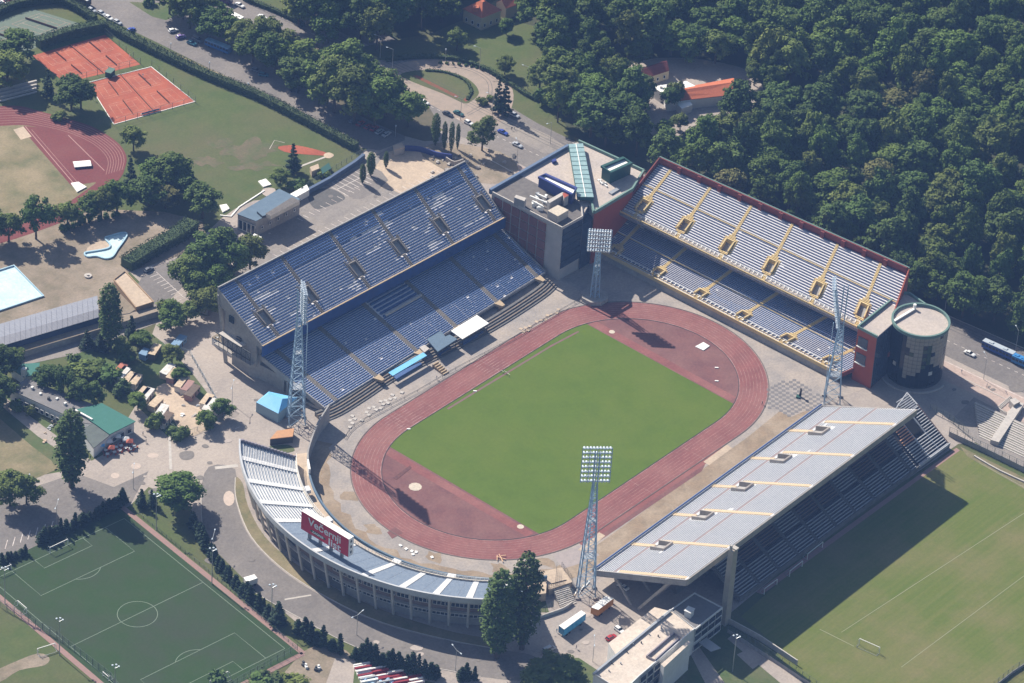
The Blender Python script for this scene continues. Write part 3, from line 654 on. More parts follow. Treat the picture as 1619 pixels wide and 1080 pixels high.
def bilin(F0, F1, B0, B1):
    F0, F1, B0, B1 = [Vector(v[:2]) for v in (F0, F1, B0, B1)]
    def f(s_, t_):
        a = F0.lerp(F1, s_); b = B0.lerp(B1, s_); p = a+(b-a)*t_; return (p.x, p.y)
    return f

M_blue = mat('blue_seat', (0.042, 0.092, 0.235), (0.068, 0.125, 0.27), 0.9, rough=0.55)
M_blue2 = mat('blue_seat_faded', (0.045, 0.10, 0.24), (0.075, 0.14, 0.28), 0.6, rough=0.6)
M_seatw = mat('white_seat', (0.62, 0.64, 0.66), rough=0.6)
M_tread = mat('stand_concrete', (0.68, 0.65, 0.66), (0.54, 0.53, 0.56), 0.7, c3=(0.72, 0.69, 0.68), s3=0.1)
M_treadD = mat('stand_concrete_worn', (0.20, 0.195, 0.21), (0.15, 0.15, 0.165), 0.7)
M_fascia = mat('blue_fascia', (0.022, 0.075, 0.25), (0.03, 0.06, 0.17), 0.3, rough=0.6)
M_aisle = mat('aisle_concrete', (0.24, 0.215, 0.19), (0.19, 0.175, 0.16), 0.8)
M_aisleT = mat('aisle_tan', (0.45, 0.34, 0.22), (0.36, 0.28, 0.19), 0.8)
M_wallg = mat('stand_wall', (0.36, 0.345, 0.33), (0.29, 0.28, 0.275), 0.25, c3=(0.24, 0.23, 0.225), s3=0.15, f3=0.6)

def surface_under(parent, T, name, m, drop=1.0):
    """sloping soffit slab and side cheeks below a tier"""
    f = T.f; mb = MB(); a0, a1 = 0.0, 1.0
    for g in range(T.segs):
        u0, u1 = g/T.segs, (g+1)/T.segs
        P = [(*f(u0, 0), T.z0-drop-.6), (*f(u1, 0), T.z0-drop-.6), (*f(u1, 1), T.z1-drop-.3), (*f(u0, 1), T.z1-drop-.3)]
        Q = [(*f(u0, 0), T.z0-.62), (*f(u1, 0), T.z0-.62), (*f(u1, 1), T.z1-.45), (*f(u0, 1), T.z1-.45)]
        mb.hexa(P+Q)
    return mb.build(name, m, parent)
def cheek(parent, T, a, m, w=0.45, up=0.9, down=1.6, name='side_wall'):
    f = T.f; x0, y0 = f(a, 0); x1, y1 = f(a, 1); mb = MB(); d = Vector(f(1, .5))-Vector(f(0, .5)); d.normalize(); d *= w/2
    A = lambda x, y, z, s_: (x+d.x*s_, y+d.y*s_, z)
    mb.hexa([A(x0, y0, T.z0-down, -1), A(x0, y0, T.z0-down, 1), A(x1, y1, T.z1-down, 1), A(x1, y1, T.z1-down, -1), A(x0, y0, T.z0+up, -1), A(x0, y0, T.z0+up, 1), A(x1, y1, T.z1+up, 1), A(x1, y1, T.z1+up, -1)])
    return mb.build(name, m, parent)

# ---------------------------------------------------------------- main stand on the left (blue seats)
LF0, LF1 = G(512, 645, 2.5), G(862, 428, 3.0)
LB0, LB1 = G(420, 566, 10.6), G(797, 362, 10.6)
UF0, UF1 = G(415, 549, 16), G(797, 346, 16)
UB0, UB1 = G(345, 457, 29.3), G(736, 257, 29.3)
LB0 = LB0+(LB0-LF0).normalized()*3.0; LB1 = LB1+(LB1-LF1).normalized()*3.0
ws = thing('grandstand', 'two tier open grandstand of blue seats along the left straight', 'grandstand', ((LF0+UB1)/2).xy.to_3d())
TL = Tier(bilin(LF0, LF1, LB0, LB1), 2.5, 10.4, 34, 122)
TU = Tier(bilin(UF0, UF1, UB0, UB1), 16.2, 29.0, 26, 122)
aisU = [0.09, 0.265, 0.44, 0.60, 0.755, 0.915]
vomU = [(0.065, 4, 9)]
aisL = [0.155, 0.335, 0.52, 0.70, 0.885]
def inv_s(T, px, k):
    """s where the photograph shows pixel px on row k"""
    z = T.zr(k); w_ = G(px[0], px[1], z); a = Vector(T.f(0, (k+.5)/T.n)); b = Vector(T.f(1, (k+.5)/T.n)); d = b-a
    return (Vector((w_.x, w_.y))-a).dot(d)/d.dot(d)
vU = [inv_s(TU, q, 9) for q in ((410, 500), (475, 436) if False else (499, 480), (552, 420), (617, 383), (684, 352), (752, 316))]
vU = [inv_s(TU, (411, 503), 6), inv_s(TU, (481, 462), 8), inv_s(TU, (554, 422), 8), inv_s(TU, (623, 388), 8), inv_s(TU, (686, 352), 8), inv_s(TU, (753, 317), 8)]
holesU = [(v-1.6/122, v+1.6/122, 6, 11) for v in vU]
TU.steps(ws, M_tread, holes=holesU)
TL.steps(ws, M_tread)
def ablocks(ais, w, L, n, holes=()):
    out = []; e = [0.002]+sum([[a-w/2/L, a+w/2/L] for a in ais], [])+[0.998]
    for i in range(0, len(e), 2):
        if e[i+1]-e[i] > 0.01: out.append((e[i], e[i+1], 0, n-1))
    return out
from mathutils import noise as mnoise
def pickU(a, k):
    v = mnoise.noise(Vector((a*9, k*0.35, 3.1)))+0.35*mnoise.noise(Vector((a*60, k*1.3, 8)))
    if k > 19: return 0 if rnd.random() < .94 else None
    if v < -0.40 or rnd.random() < .025: return None
    return 0 if v < 0.25 else 1
def pickL(a, k):
    v = mnoise.noise(Vector((a*14, k*0.5, 33.1)))+0.3*rnd.uniform(-1, 1)
    return None if rnd.random() < .02 else 1 if v > 0.42 else 0
inhole = lambda holes, k: (lambda a, kk: any(h[0]-0.006 < a < h[1]+0.006 and h[2]-1 <= kk <= h[3]+1 for h in holes))
TU.seats(ws, [M_blue, M_blue2, M_seatw], [(a, b, 0, 19) for a, b, _, _ in ablocks(vU, 1.7, 122, TU.n)], pickU, skip=inhole(holesU, 0), d0=0.60, d1=0.98, h=.36, back=.08)
TU.seats(ws, [M_blue, M_blue2, M_seatw], [(a, b, 20, 25) for a, b, _, _ in ablocks(vU, 1.7, 122, TU.n)], pickU, skip=inhole(holesU, 0), d0=0.25, d1=0.98, h=.3, back=.12)
boxes = lambda a, k: (0.5 < a < 0.665 and k > 19)
aL = [inv_s(TL, (505+23, 580), 16) for _ in (0,)]
aL = [inv_s(TL, (488, 600), 10), inv_s(TL, (554, 560), 14), inv_s(TL, (618, 520), 14), inv_s(TL, (678, 480), 14), inv_s(TL, (746, 442), 14), inv_s(TL, (815, 405), 14)]
TL.seats(ws, [M_blue, M_blue2, M_seatw], ablocks(aL, 1.9, 122, TL.n), pickL, skip=lambda a, k: (aL[2] < a < aL[3] and k > 20), d0=0.60, d1=0.98, h=.30, back=0)
for a in vU:
    TU.aisle(ws, a, 1.5, M_aisle, 12, TU.n-1, w2=1.3); TU.aisle(ws, a, 1.5, M_aisle, 0, 5)
    TU.vomitory(ws, a, 3.0, 6, 11, M_aisle, M_black)
    for s_ in (-1, 1): TU.aisle(ws, a+s_*2.4/122, 0.9, M_aisle, 6, 13, name='side_stair')
for a in aL:
    TL.aisle(ws, a, 1.8, M_aisle, 0, TL.n-1)
# canopied landings at the foot of each lower aisle
for a in aL[1:]:
    x, y = TL.f(a, 0); x2, y2 = TL.f(a, -0.10)
    mb = MB(); d = Vector((x2-x, y2-y)).normalized(); n_ = Vector((-d.y, d.x))
    P = [(x-n_.x*1.6, y-n_.y*1.6), (x+n_.x*1.6, y+n_.y*1.6), (x+d.x*3.4+n_.x*.7, y+d.y*3.4+n_.y*.7), (x+d.x*3.4-n_.x*.7, y+d.y*3.4-n_.y*.7)]
    mb.prism(P, 1.5, 2.5, bottom=True); mb.tube((x+d.x*1.5, y+d.y*1.5, 0), (x+d.x*1.5, y+d.y*1.5, 1.6), .5, .9); mb.build('landing', M_aisleT, ws)
# VIP boxes: dark partitions and desks in the middle
for r_ in range(6):
    for c_ in range(6):
        k = 21+r_*2; a0 = aL[2]+(aL[3]-aL[2])*(0.08+0.145*c_); a1 = a0+(aL[3]-aL[2])*0.135
        mb = MB(); P = [TL.f(a0, (k+.1)/TL.n), TL.f(a1, (k+.1)/TL.n), TL.f(a1, (k+1.1)/TL.n), TL.f(a0, (k+1.1)/TL.n)]
        z = TL.zr(k); mb.hexa([(*q, z) for q in P]+[(*q, z+.6) for q in P]); mb.build('desk_row', M_blue if r_ % 2 else M_blue2, ws)
mb = MB(); P = [TL.f(aL[2]+.02, 21.0/34), TL.f(aL[3]-.004, 21.0/34), TL.f(aL[3]-.004, 21.9/34), TL.f(aL[2]+.02, 21.9/34)]
mb.hexa([(*q, TL.zr(20)) for q in P]+[(*q, TL.zr(21)+1.0) for q in P]); mb.build('parapet', M_concL, ws)
# fascia between the tiers, concourse wall, back and end walls
def vwall(a, b, z0, z1, t, m, parent, name, top=None):
    mb = MB(); wall_strip(mb, [(a[0], a[1]), (b[0], b[1])], t, z0, z1); return mb.build(name, m, parent)
fa, fb = Vector(TU.f(-.003, -.012)), Vector(TU.f(1.003, -.012))
mb = MB(); wall_strip(mb, [fa, fb], .5, 12.2, 16.7); o = mb.build('fascia', M_fascia, ws)
mb = MB(); wall_strip(mb, [fa, fb], .56, 16.72, 16.95); mb.build('coping', M_aisleT, ws)
ba, bb = Vector(TU.f(0, 1.01)), Vector(TU.f(1, 1.01))
mb = MB(); wall_strip(mb, [ba, bb], .5, 27.4, 30.0); mb.build('back_parapet', M_wallg, ws)
surface_under(ws, TU, 'upper_slab', M_wallg); surface_under(ws, TL, 'lower_slab', M_wallg)
for T_ in (TU, TL):
    for a in (0, 1): cheek(ws, T_, a, M_wallg, up=0.5)
# raking frames carrying the tiers, ground wall, inner offices
for i in range(13):
    a = i/12; x0, y0 = TU.f(a, .98); x1, y1 = TU.f(a, .02); x2, y2 = TL.f(a, .9); xf, yf = TL.f(a, .06); xm, ym = TL.f(a, .5)
    mb = MB(); mb.bar((x0, y0, 27.2), (*TU.f(a, .80), 0), .7, 1.3); mb.build('raker_column', M_wallg, ws)
    mb = MB(); mb.bar((xf, yf, 1.4), (xm, ym, 0), .6, 1.0); mb.bar((*TL.f(a, .55), 5.8), (*TL.f(a, .55), 0), .6, 1.0); mb.build('raker_column', M_wallg, ws)
A0, A1, A2, A3 = TL.f(.002, .62), TL.f(.998, .62), TU.f(.998, .62), TU.f(.002, .62)
mb = MB(); mb.prism([A0, A1, TL.f(.998, 1.0), TL.f(.002, 1.0)], 0, 6.2); mb.build('ground_storey', M_wallg, ws)
mb = MB(); mb.prism([TL.f(.002, 1.0), TL.f(.998, 1.0), TU.f(.998, .30), TU.f(.002, .30)], 0, 14.6); mb.build('core_wall', M_wallg, ws)
mb = MB(); mb.prism([TU.f(.006, .32), TU.f(.994, .32), TU.f(.994, .70), TU.f(.006, .70)], 0, 19.0); mb.build('core_wall', M_wallg, ws)
# end wall of the upper tier: deep triangular cheek seen from the left
f = TU.f
for a in (-.002, 1.002):
    mb = MB()
    P0, P1 = f(a, .02), f(a, 1.0); dx = .35/122
    q0, q1 = f(a+dx, .02), f(a+dx, 1.0); mid0, mid1 = f(a, .55), f(a+dx, .55)
    mb.hexa([(*P0, 14.6), (*q0, 14.6), (*q1, 23.5), (*P1, 23.5), (*P0, 16.0), (*q0, 16.0), (*q1, 28.9), (*P1, 28.9)])
    mb.hexa([(*f(a, .12), 6), (*f(a+dx, .12), 6), (*f(a+dx, .82), 6), (*f(a, .82), 6), (*f(a, .12), 15.5), (*f(a+dx, .12), 15.5), (*f(a+dx, .82), 22.0), (*f(a, .82), 22.0)])
    mb.build('end_wall', M_wallg, ws)
for zz, tt in ((19, .62), (12, .45)):
    mb = MB(); P = [f(-.006, tt), f(-.001, tt), f(-.001, tt+.10), f(-.006, tt+.10)]; mb.hexa([(*q, zz) for q in P]+[(*q, zz+2.6) for q in P]); mb.build('window', M_glass, ws)
mb = MB(); P = [f(-.021, .14), f(-.002, .14), f(-.002, .95), f(-.021, .95)]; mb.hexa([(*q, 7.3) for q in P]+[(*q, 7.6) for q in P]); mb.build('gallery_floor', M_conc, ws)
# dark steel gallery on the end wall
mb = MB()
for i in range(8):
    t_0 = .15+i*.1; x, y = f(-.02, t_0); mb.bar((x, y, 7.5), (x, y, 13), .16); mb.bar((x, y, 9.5+(i % 2)*3), (*f(-.02, t_0+.1), 12.5-(i % 2)*3), .1)
for z_ in (9.5, 12.8): mb.bar((*f(-.02, .15), z_), (*f(-.02, .95), z_), .3, .3)
mb.build('steel_gallery', M_dark, ws)
mb = MB(); P = [f(-.022, .35), f(-.002, .35), f(-.002, .85), f(-.022, .85)]; mb.hexa([(*q, 13) for q in P]+[(*q, 13.3) for q in P]); mb.build('gallery_roof', M_concL, ws)

# curved terrace steps in front of the main stand
te = thing('terrace', 'brown curved standing terrace steps below the left grandstand', 'terrace', G(600, 620))
base = smooth_ring([(509, 668), (540, 655), (580, 630), (630, 597), (700, 563), (780, 522), (858, 472), (880, 452)], 4, closed=False)
for k in range(5):
    mb = MB(); P = [G(x, y) for x, y in base]; off = []
    for i, p in enumerate(P):
        d = (P[min(i+1, len(P)-1)]-P[max(i-1, 0)]).normalized(); n_ = Vector((-d.y, d.x, 0)); off.append(p+n_*(k*1.0))
    wall_strip(mb, [(p.x, p.y) for p in off], 1.0, 0, 0.35+0.4*k); mb.build('step', mat('terrace_step', (0.24, 0.19, 0.15), (0.17, 0.145, 0.125), 0.6) if k % 2 else M_concD, te)
# railing between terrace and track
mb = MB(); P = [G(x, y) for x, y in smooth_ring([(545, 694), (560, 675), (600, 652), (660, 620), (720, 585), (790, 548), (860, 508), (925, 470)], 3, closed=False)]
for a, b in zip(P, P[1:]):
    mb.bar(a+Vector((0, 0, 1)), b+Vector((0, 0, 1)), .1); mb.bar(a+Vector((0, 0, .5)), b+Vector((0, 0, .5)), .07)
    mb.bar(a, a+Vector((0, 0, 1)), .09)
tag(mb.build('railing', M_dark), 'thin dark railing between the left terrace and the running track', 'railing')
# small canopies over the benches
def canopy(name, px, z, m, label, thick=.3, down=True, legs=True):
    W = [G(x, y, z) for x, y in px]; c = sum(W, Vector())/len(W); t = thing(name, label, 'canopy', (c.x, c.y, 0))
    mb = MB(); mb.prism([(p.x, p.y) for p in W], z-thick, z, bottom=True); mb.build('roof', m, t)
    if legs:
        for p in W:
            q = p.lerp(c, .08); mb = MB(); mb.bar((q.x, q.y, 0), (q.x, q.y, z-thick-.01), .2); mb.build('post', M_dark, t)
    mb = MB(); q = [p.lerp(c, .25) for p in W]
    mb.prism([(p.x, p.y) for p in q], 0.05, 0.9); mb.build('bench', M_blue, t)
    return t
M_sky = mat('sky_blue_panel', (0.16, 0.45, 0.74), (0.20, 0.50, 0.78), 0.5, rough=0.5)
M_slate = mat('slate_blue_roof', (0.12, 0.175, 0.235), (0.10, 0.15, 0.205), 0.4)
canopy('team_canopy', [(614, 589), (669, 557), (675, 562), (621, 594)], 3.6, M_sky, 'narrow bright blue canopy above the trackside bench')
canopy('team_canopy', [(675, 536), (697, 523), (704, 532), (711, 529), (723, 536), (692, 556)], 4.0, M_slate, 'dull slate blue canopy between the white and the bright blue ones')
canopy('team_canopy', [(713, 523), (754, 498), (773, 511), (731, 536)], 4.4, M_white, 'large white canopy above the trackside seats')
canopy('team_canopy', [(663, 549), (671, 545), (679, 551), (671, 557)], 3.0, M_concL, 'tiny pale canopy beside the top of the tunnel stair')
t_ = thing('tunnel_stair', 'short flight of steps by the track between two canopies', 'stairs', G(700, 585))
for k in range(6):
    a, b = G(684+k*3.2, 582+k*2.3), G(693+k*3.2, 577+k*2.3); mb = MB(); wall_strip(mb, [(a.x, a.y), (b.x, b.y)], .45, 0, 1.6-k*.22); mb.build('step', M_aisleT, t_)

# ---------------------------------------------------------------- right back stand (white rows, yellow stairs, red wall)
NF0, NF1 = G(948, 396, 3.0), G(1327, 592, 3.0)
NLB0, NLB1 = G(1003-20, 352, 10.5), G(1395, 558, 10.5)
NUF0, NUF1 = G(981, 335, 16), G(1396, 538, 16)
NUB0, NUB1 = G(1042, 259, 28.6), G(1433, 434, 28.6)
ns = thing('grandstand', 'two tier open grandstand of white rows and yellow stairs backed by a red wall', 'grandstand', ((NF0+NUB1)/2).xy.to_3d())
NLB0 = NLB0+(NLB0-NF0).normalized()*10.5; NLB1 = NLB1+(NLB1-NF1).normalized()*10.5
TN = Tier(bilin(NF0, NF1, NLB0, NLB1), 3.0, 13.1, 35, 108)
TM = Tier(bilin(NUF0, NUF1, NUB0, NUB1), 16.0, 28.2, 25, 112)
M_rowW = mat('white_row', (0.68, 0.66, 0.665), (0.58, 0.57, 0.585), 0.8)
M_rowB = mat('bluegrey_seat', (0.075, 0.095, 0.19), (0.11, 0.13, 0.22), 0.7, rough=0.6)
M_yel = mat('yellow_stair', (0.64, 0.49, 0.235), (0.54, 0.41, 0.22), 0.8)
M_red = mat('red_wall', (0.36, 0.075, 0.038), (0.31, 0.065, 0.036), 0.25, rough=0.7)
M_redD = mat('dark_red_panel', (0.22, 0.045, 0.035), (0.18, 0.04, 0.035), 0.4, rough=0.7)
vM = [inv_s(TM, q, 8) for q in ((1024, 318), (1090, 348), (1157, 380), (1226, 411), (1298, 448), (1368, 482))]
vN = [inv_s(TN, q, 5) for q in ((962, 403), (1031, 437), (1100, 470), (1168, 504), (1240, 539), (1307, 574))]
hM = [(v-1.5/112, v+1.5/112, 4, 8) for v in vM]; hN = [(v-1.4/108, v+1.4/108, 3, 6) for v in vN]
TM.steps(ns, M_rowW, holes=hM); TN.steps(ns, M_rowW, holes=hN)
def pickM(a, k):
    return 0 if rnd.random() < 0.985 else None
def pickN(a, k):
    v = mnoise.noise(Vector((a*5.5, k*0.12, 9.1)))
    if a > 0.36 and k > 3 and v > -0.3 and rnd.random() < .9: return 1
    return 0 if rnd.random() < .97 else None
TM.seats(ns, [M_rowB, M_blue], [b for b in ablocks(vM, 1.6, 112, TM.n)], pickM, skip=lambda a, k: (k in (14,) or k < 2 or inhole(hM, 0)(a, k)), d0=0.66, d1=0.98, h=.36, back=0, seg=1.3)
TN.seats(ns, [M_rowB, M_blue, M_blue2], [b for b in ablocks(vN, 1.6, 108, TN.n)], pickN, skip=lambda a, k: (k in (15,) or k < 2 or inhole(hN, 0)(a, k)), d0=0.54, d1=0.98, h=.32, back=0, seg=1.3)
for T_, vv, k0, k1, L_ in ((TM, vM, 4, 8, 112), (TN, vN, 3, 6, 108)):
    for a in vv:
        T_.aisle(ns, a, 1.2, M_yel, k1+1, T_.n-1, w2=1.1); T_.aisle(ns, a, 1.5, M_yel, 0, k0-1)
        T_.vomitory(ns, a, 2.9, k0, k1, M_yel, M_black)
        for s_ in (-1, 1): T_.aisle(ns, a+s_*2.2/L_, 1.1, M_yel, k0, k1+1, name='side_stair')
        T_.aisle(ns, a, 4.4, M_yel, k1+1, k1+3, w2=1.5, lift=.2, name='stair_fan'); T_.aisle(ns, a, 3.6, M_yel, k0-1, k0-1, lift=.2, name='landing')
    # mid walkway and front rail lines
    for k in ((14,) if T_ is TM else (15,)):
        mb = MB()
        e = [0]+sum([[a-.8/L_, a+.8/L_] for a in vv], [])+[1]
        for i in range(0, len(e), 2):
            P = [T_.f(e[i], (k+.1)/T_.n), T_.f(e[i+1], (k+.1)/T_.n), T_.f(e[i+1], (k+.45)/T_.n), T_.f(e[i], (k+.45)/T_.n)]
            mb.hexa([(*q, T_.zr(k)+.02) for q in P]+[(*q, T_.zr(k)+.30) for q in P])
        mb.build('walkway_edge', M_yel, ns)
    mb = MB(); p0, p1 = T_.f(-.002, -.02), T_.f(1.002, -.02); wall_strip(mb, [p0, p1], .35, T_.z0-.5, T_.z0+.9); mb.build('front_rail', M_yel, ns)
    mb = MB(); p0, p1 = T_.f(0, .055), T_.f(1, .055); wall_strip(mb, [p0, p1], .3, T_.z0+.3, T_.z0+.62); mb.build('rail', M_aisleT, ns)
    mb = MB()
    for i in range(60):
        a = (i+.5)/60; p0, p1 = T_.f(a, .045), T_.f(a, .095); mb.bar((*p0, T_.z0+.9), (*p1, T_.z0+1.2), .28, .1)
    p0, p1 = T_.f(0.02, .095), T_.f(.98, .095); mb.bar((*p0, T_.z0+1.2), (*p1, T_.z0+1.2), .18, .1)
    mb.build('ladder_rail', M_white, ns)['kind'] = 'stuff'
    surface_under(ns, T_, 'slab', M_wallg)
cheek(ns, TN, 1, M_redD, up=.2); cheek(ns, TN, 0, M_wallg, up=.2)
fa, fb = TM.f(0, -.03), TM.f(1, -.03)
mb = MB(); wall_strip(mb, [fa, fb], .4, 15.2, 16.2); mb.build('fascia', mat('grey_fascia', (0.22, 0.21, 0.24), (0.17, 0.17, 0.2), 0.4), ns)
mb = MB(); wall_strip(mb, [TN.f(0, 1.0), TN.f(1, 1.0)], .4, 0, 15.6); mb.build('concourse_wall', mat('mauve_wall', (0.20, 0.19, 0.23), (0.16, 0.155, 0.19), 0.3), ns)
mb = MB(); wall_strip(mb, [TN.f(0, -.015), TN.f(1, -.015)], .4, 0, 2.4); mb.build('front_wall', M_wallg, ns)
# red back wall in panels with buttresses
nseg = 12
for i in range(nseg):
    a0, a1 = i/nseg+.001, (i+1)/nseg-.001
    mb = MB(); wall_strip(mb, [TM.f(a0, 1.02), TM.f(a1, 1.02)], .45, 26.6, 31.2); mb.build('back_panel', M_redD, ns)
    if i: mb = MB(); x, y = TM.f(i/nseg, 1.0); mb.box((x, y, 27), (.8, 1.6, 3.9), math.atan2(*(Vector(TM.f(1, 1))-Vector(TM.f(0, 1))).yx)+math.pi/2); mb.build('buttress', M_redD, ns)
mb = MB(); wall_strip(mb, [TM.f(-.006, 1.04), TM.f(1.006, 1.04)], .5, 31.0, 31.3); mb.build('coping', mat('green_coping', (0.13, 0.20, 0.18)), ns)
mb = MB(); wall_strip(mb, [TM.f(0, 1.05), TM.f(1, 1.05)], .4, 0, 30.9); mb.build('back_wall', M_red, ns)
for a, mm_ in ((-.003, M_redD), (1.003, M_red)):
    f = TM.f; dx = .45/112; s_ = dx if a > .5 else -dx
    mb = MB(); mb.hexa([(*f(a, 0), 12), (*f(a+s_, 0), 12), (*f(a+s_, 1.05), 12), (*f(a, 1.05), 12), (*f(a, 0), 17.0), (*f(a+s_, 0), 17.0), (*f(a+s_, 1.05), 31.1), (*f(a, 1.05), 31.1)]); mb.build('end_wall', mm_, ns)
mb = MB(); mb.prism([TN.f(.003, .55), TN.f(.997, .55), TM.f(.997, 1.03), TM.f(.003, 1.03)], 0, 6.0); mb.build('core_wall', M_wallg, ns)
mb = MB(); mb.prism([TN.f(.003, 1.02), TN.f(.997, 1.02), TM.f(.997, 1.03), TM.f(.003, 1.03)], 6.01, 15.0); mb.build('core_wall', M_wallg, ns)
# ---------------------------------------------------------------- near right stand: white rows facing the track, second tier behind
EF0, EF1 = G(941, 903, 5.6), G(1300, 643, 5.6)
EB0, EB1 = G(1086, 917, 23.4), G(1449, 648, 23.4)
es = thing('grandstand', 'open grandstand of pale rows with concrete stair mouths on the near right straight', 'grandstand', ((EF0+EB1)/2).xy.to_3d())
TE = Tier(bilin(EF0, EF1, EB0, EB1), 5.8, 23.2, 40, 130)
M_rowE = mat('pale_row', (0.68, 0.675, 0.675), (0.58, 0.585, 0.60), 0.7)
M_seatE = mat('greyblue_bench_shadow', (0.155, 0.185, 0.26), (0.22, 0.25, 0.32), 0.6, rough=0.6)  # bench tone darkened to take in the shadow of each row
M_ora = mat('sand_orange_stair', (0.64, 0.49, 0.32), (0.55, 0.44, 0.31), 0.8)
M_pinkl = mat('pinkish_line', (0.42, 0.30, 0.28), (0.33, 0.26, 0.26), 0.7)
vE = [inv_s(TE, q, 13) for q in ((1040, 861), (1103, 812), (1166, 767), (1226, 722), (1288, 679))]
hE = [(v-2.4/130, v+2.4/130, 10, 15) for v in vE]
TE.steps(es, M_rowE, holes=hE)
aE = [inv_s(TE, q, 24) for q in ((1045, 908), (1110, 858), (1172, 812), (1235, 765), (1300, 708), (1355, 662))]
aE = [inv_s(TE, q, 32) for q in ((1052, 907), (1118, 858), (1172, 800), (1237, 757), (1300, 708), (1368, 660))]
def blocksE():
    out = []
    for (k0, k1, al) in ((0, 8, vE), (9, 22, aE), (24, 39, aE)):
        out += [(a, b, k0, k1) for a, b, _, _ in ablocks(al, 1.6, 130, 40)]
    return out
TE.seats(es, [M_seatE, M_blue2], blocksE(), lambda a, k: None if rnd.random() < .004 else 0, skip=lambda a, k: (k in (8, 23) or inhole(hE, 0)(a, k)), d0=.33, d1=.48, h=.06, back=.08, seg=2.2)
for a in aE: TE.aisle(es, a, 1.5, M_ora, 10, 38, lift=.25)
for a in vE:
    TE.aisle(es, a, 1.7, M_ora, 0, 9, lift=.25)
    TE.vomitory(es, a, 4.2, 10, 15, M_conc, M_black, h=1.3)
for k, mm_ in ((8, M_pinkl), (23, M_pinkl)):
    mb = MB(); P = [TE.f(0, k/40), TE.f(1, k/40), TE.f(1, (k+.5)/40), TE.f(0, (k+.5)/40)]
    mb.hexa([(*q, TE.zr(k)+.02) for q in P]+[(*q, TE.zr(k)+.16) for q in P]); mb.build('walkway', mm_, es)
mb = MB(); wall_strip(mb, [TE.f(0, -.012), TE.f(1, -.012)], .3, 4.2, 6.6); mb.build('front_parapet', M_fascia, es)
mb = MB(); wall_strip(mb, [TE.f(0, -.03), TE.f(1, -.03)], .15, 4.4, 6.0)
for i in range(60): mb.bar((*TE.f(i/59, .015), 5.9), (*TE.f(i/59, .015), 7.1), .12)
mb.bar((*TE.f(0, .015), 7.1), (*TE.f(1, .015), 7.1), .14); mb.build('front_rail', M_steel, es)
surface_under(es, TE, 'slab', M_wallg, drop=1.2)
for a in (0, 1): cheek(es, TE, a, M_wallg, w=.5, up=.25, down=2.2)
mb = MB(); wall_strip(mb, [TE.f(0, 1.005), TE.f(1, 1.005)], .4, 21.2, 23.7); mb.build('back_edge', M_conc, es)
for i in range(14):
    a = .004+.992*i/13
    mb = MB(); mb.bar((*TE.f(a, .2), 8.0), (*TE.f(a, .42), 0), .55, .8); mb.bar((*TE.f(a, .80), 17.5), (*TE.f(a, .50), 0), .55, .9); mb.build('raker_column', M_conc, es)
mb = MB(); wall_strip(mb, [TE.f(.05, .10), TE.f(1, .10)], .4, 0, 5.0); mb.build('ground_wall', M_concD, es)
mb = MB(); P = [TE.f(.12, .45), TE.f(.995, .45), TE.f(.995, .62), TE.f(.12, .62)]; mb.hexa([(*q, 0) for q in P]+[(*q, 11.0) for q in P]); mb.build('core_wall', M_concD, es)

# outer stand towards the training pitch: a thing of its own, partly stripped at the far end
OF0, OF1 = Vector((-33, -104.6, 1.5)), G(1500, 702, 1.5)
OB0, OB1 = Vector((-33, -88.6, 10.2)), Vector((87.2, -88.2, 10.2))
os_ = thing('outer_stand', 'shaded low stand of benches facing the training pitch, stripped at its far end', 'grandstand', ((OF0+OB1)/2).xy.to_3d())
TO = Tier(bilin(OF0, OF1, OB0, OB1), 1.8, 10.2, 17, 120)
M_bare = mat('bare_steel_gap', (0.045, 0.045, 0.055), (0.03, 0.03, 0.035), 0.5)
M_benchW = mat('grey_bench', (0.40, 0.41, 0.43), (0.30, 0.31, 0.34), 0.7)
M_benchO = mat('rusty_orange_bench', (0.52, 0.27, 0.17), (0.42, 0.24, 0.17), 0.8)
M_benchB = mat('brown_bench', (0.20, 0.13, 0.11), (0.15, 0.11, 0.10), 0.8)
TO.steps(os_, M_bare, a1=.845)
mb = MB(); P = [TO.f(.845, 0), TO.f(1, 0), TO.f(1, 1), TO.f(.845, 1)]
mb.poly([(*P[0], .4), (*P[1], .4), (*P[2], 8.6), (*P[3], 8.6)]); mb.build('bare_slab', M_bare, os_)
ends = [0.0, .09, .18, .27, .36, .45, .54, .63, .72, .81]
for i in range(len(ends)):
    a0 = ends[i]+.006; a1 = (ends[i+1] if i+1 < len(ends) else .845)-.006
    TO.seats(os_, [M_benchW, M_benchO, M_benchB], [(a0, a1, 0, 6), ], lambda a, k: 0, d0=.1, d1=.45, h=.3, back=0, seg=2.5, name='bench_block')
    TO.seats(os_, [M_benchW, M_benchO, M_benchB], [(a0, a1, 8, 16)], lambda a, k, i=i: (2 if i % 3 else 0), d0=.1, d1=.45, h=.3, back=0, seg=2.5, name='bench_block')
    TO.aisle(os_, a0-.006, 1.4, M_concD)
for k in range(17):       # single beams left on the stripped frame
    for a0, a1 in (((.85, .995),) if k < 8 else ((.85, .905), (.955, .995)) if k < 11 else ((.86, .905), (.96, .995))):
        mb = MB(); P = [TO.f(a0, k/17), TO.f(a1, k/17), TO.f(a1, (k+.4)/17), TO.f(a0, (k+.4)/17)]
        mb.hexa([(*q, TO.zr(k)+.05) for q in P]+[(*q, TO.zr(k)+.35) for q in P]); mb.build('bench_beam', M_benchO if (k > 7 and a0 < .9) else M_benchW, os_)
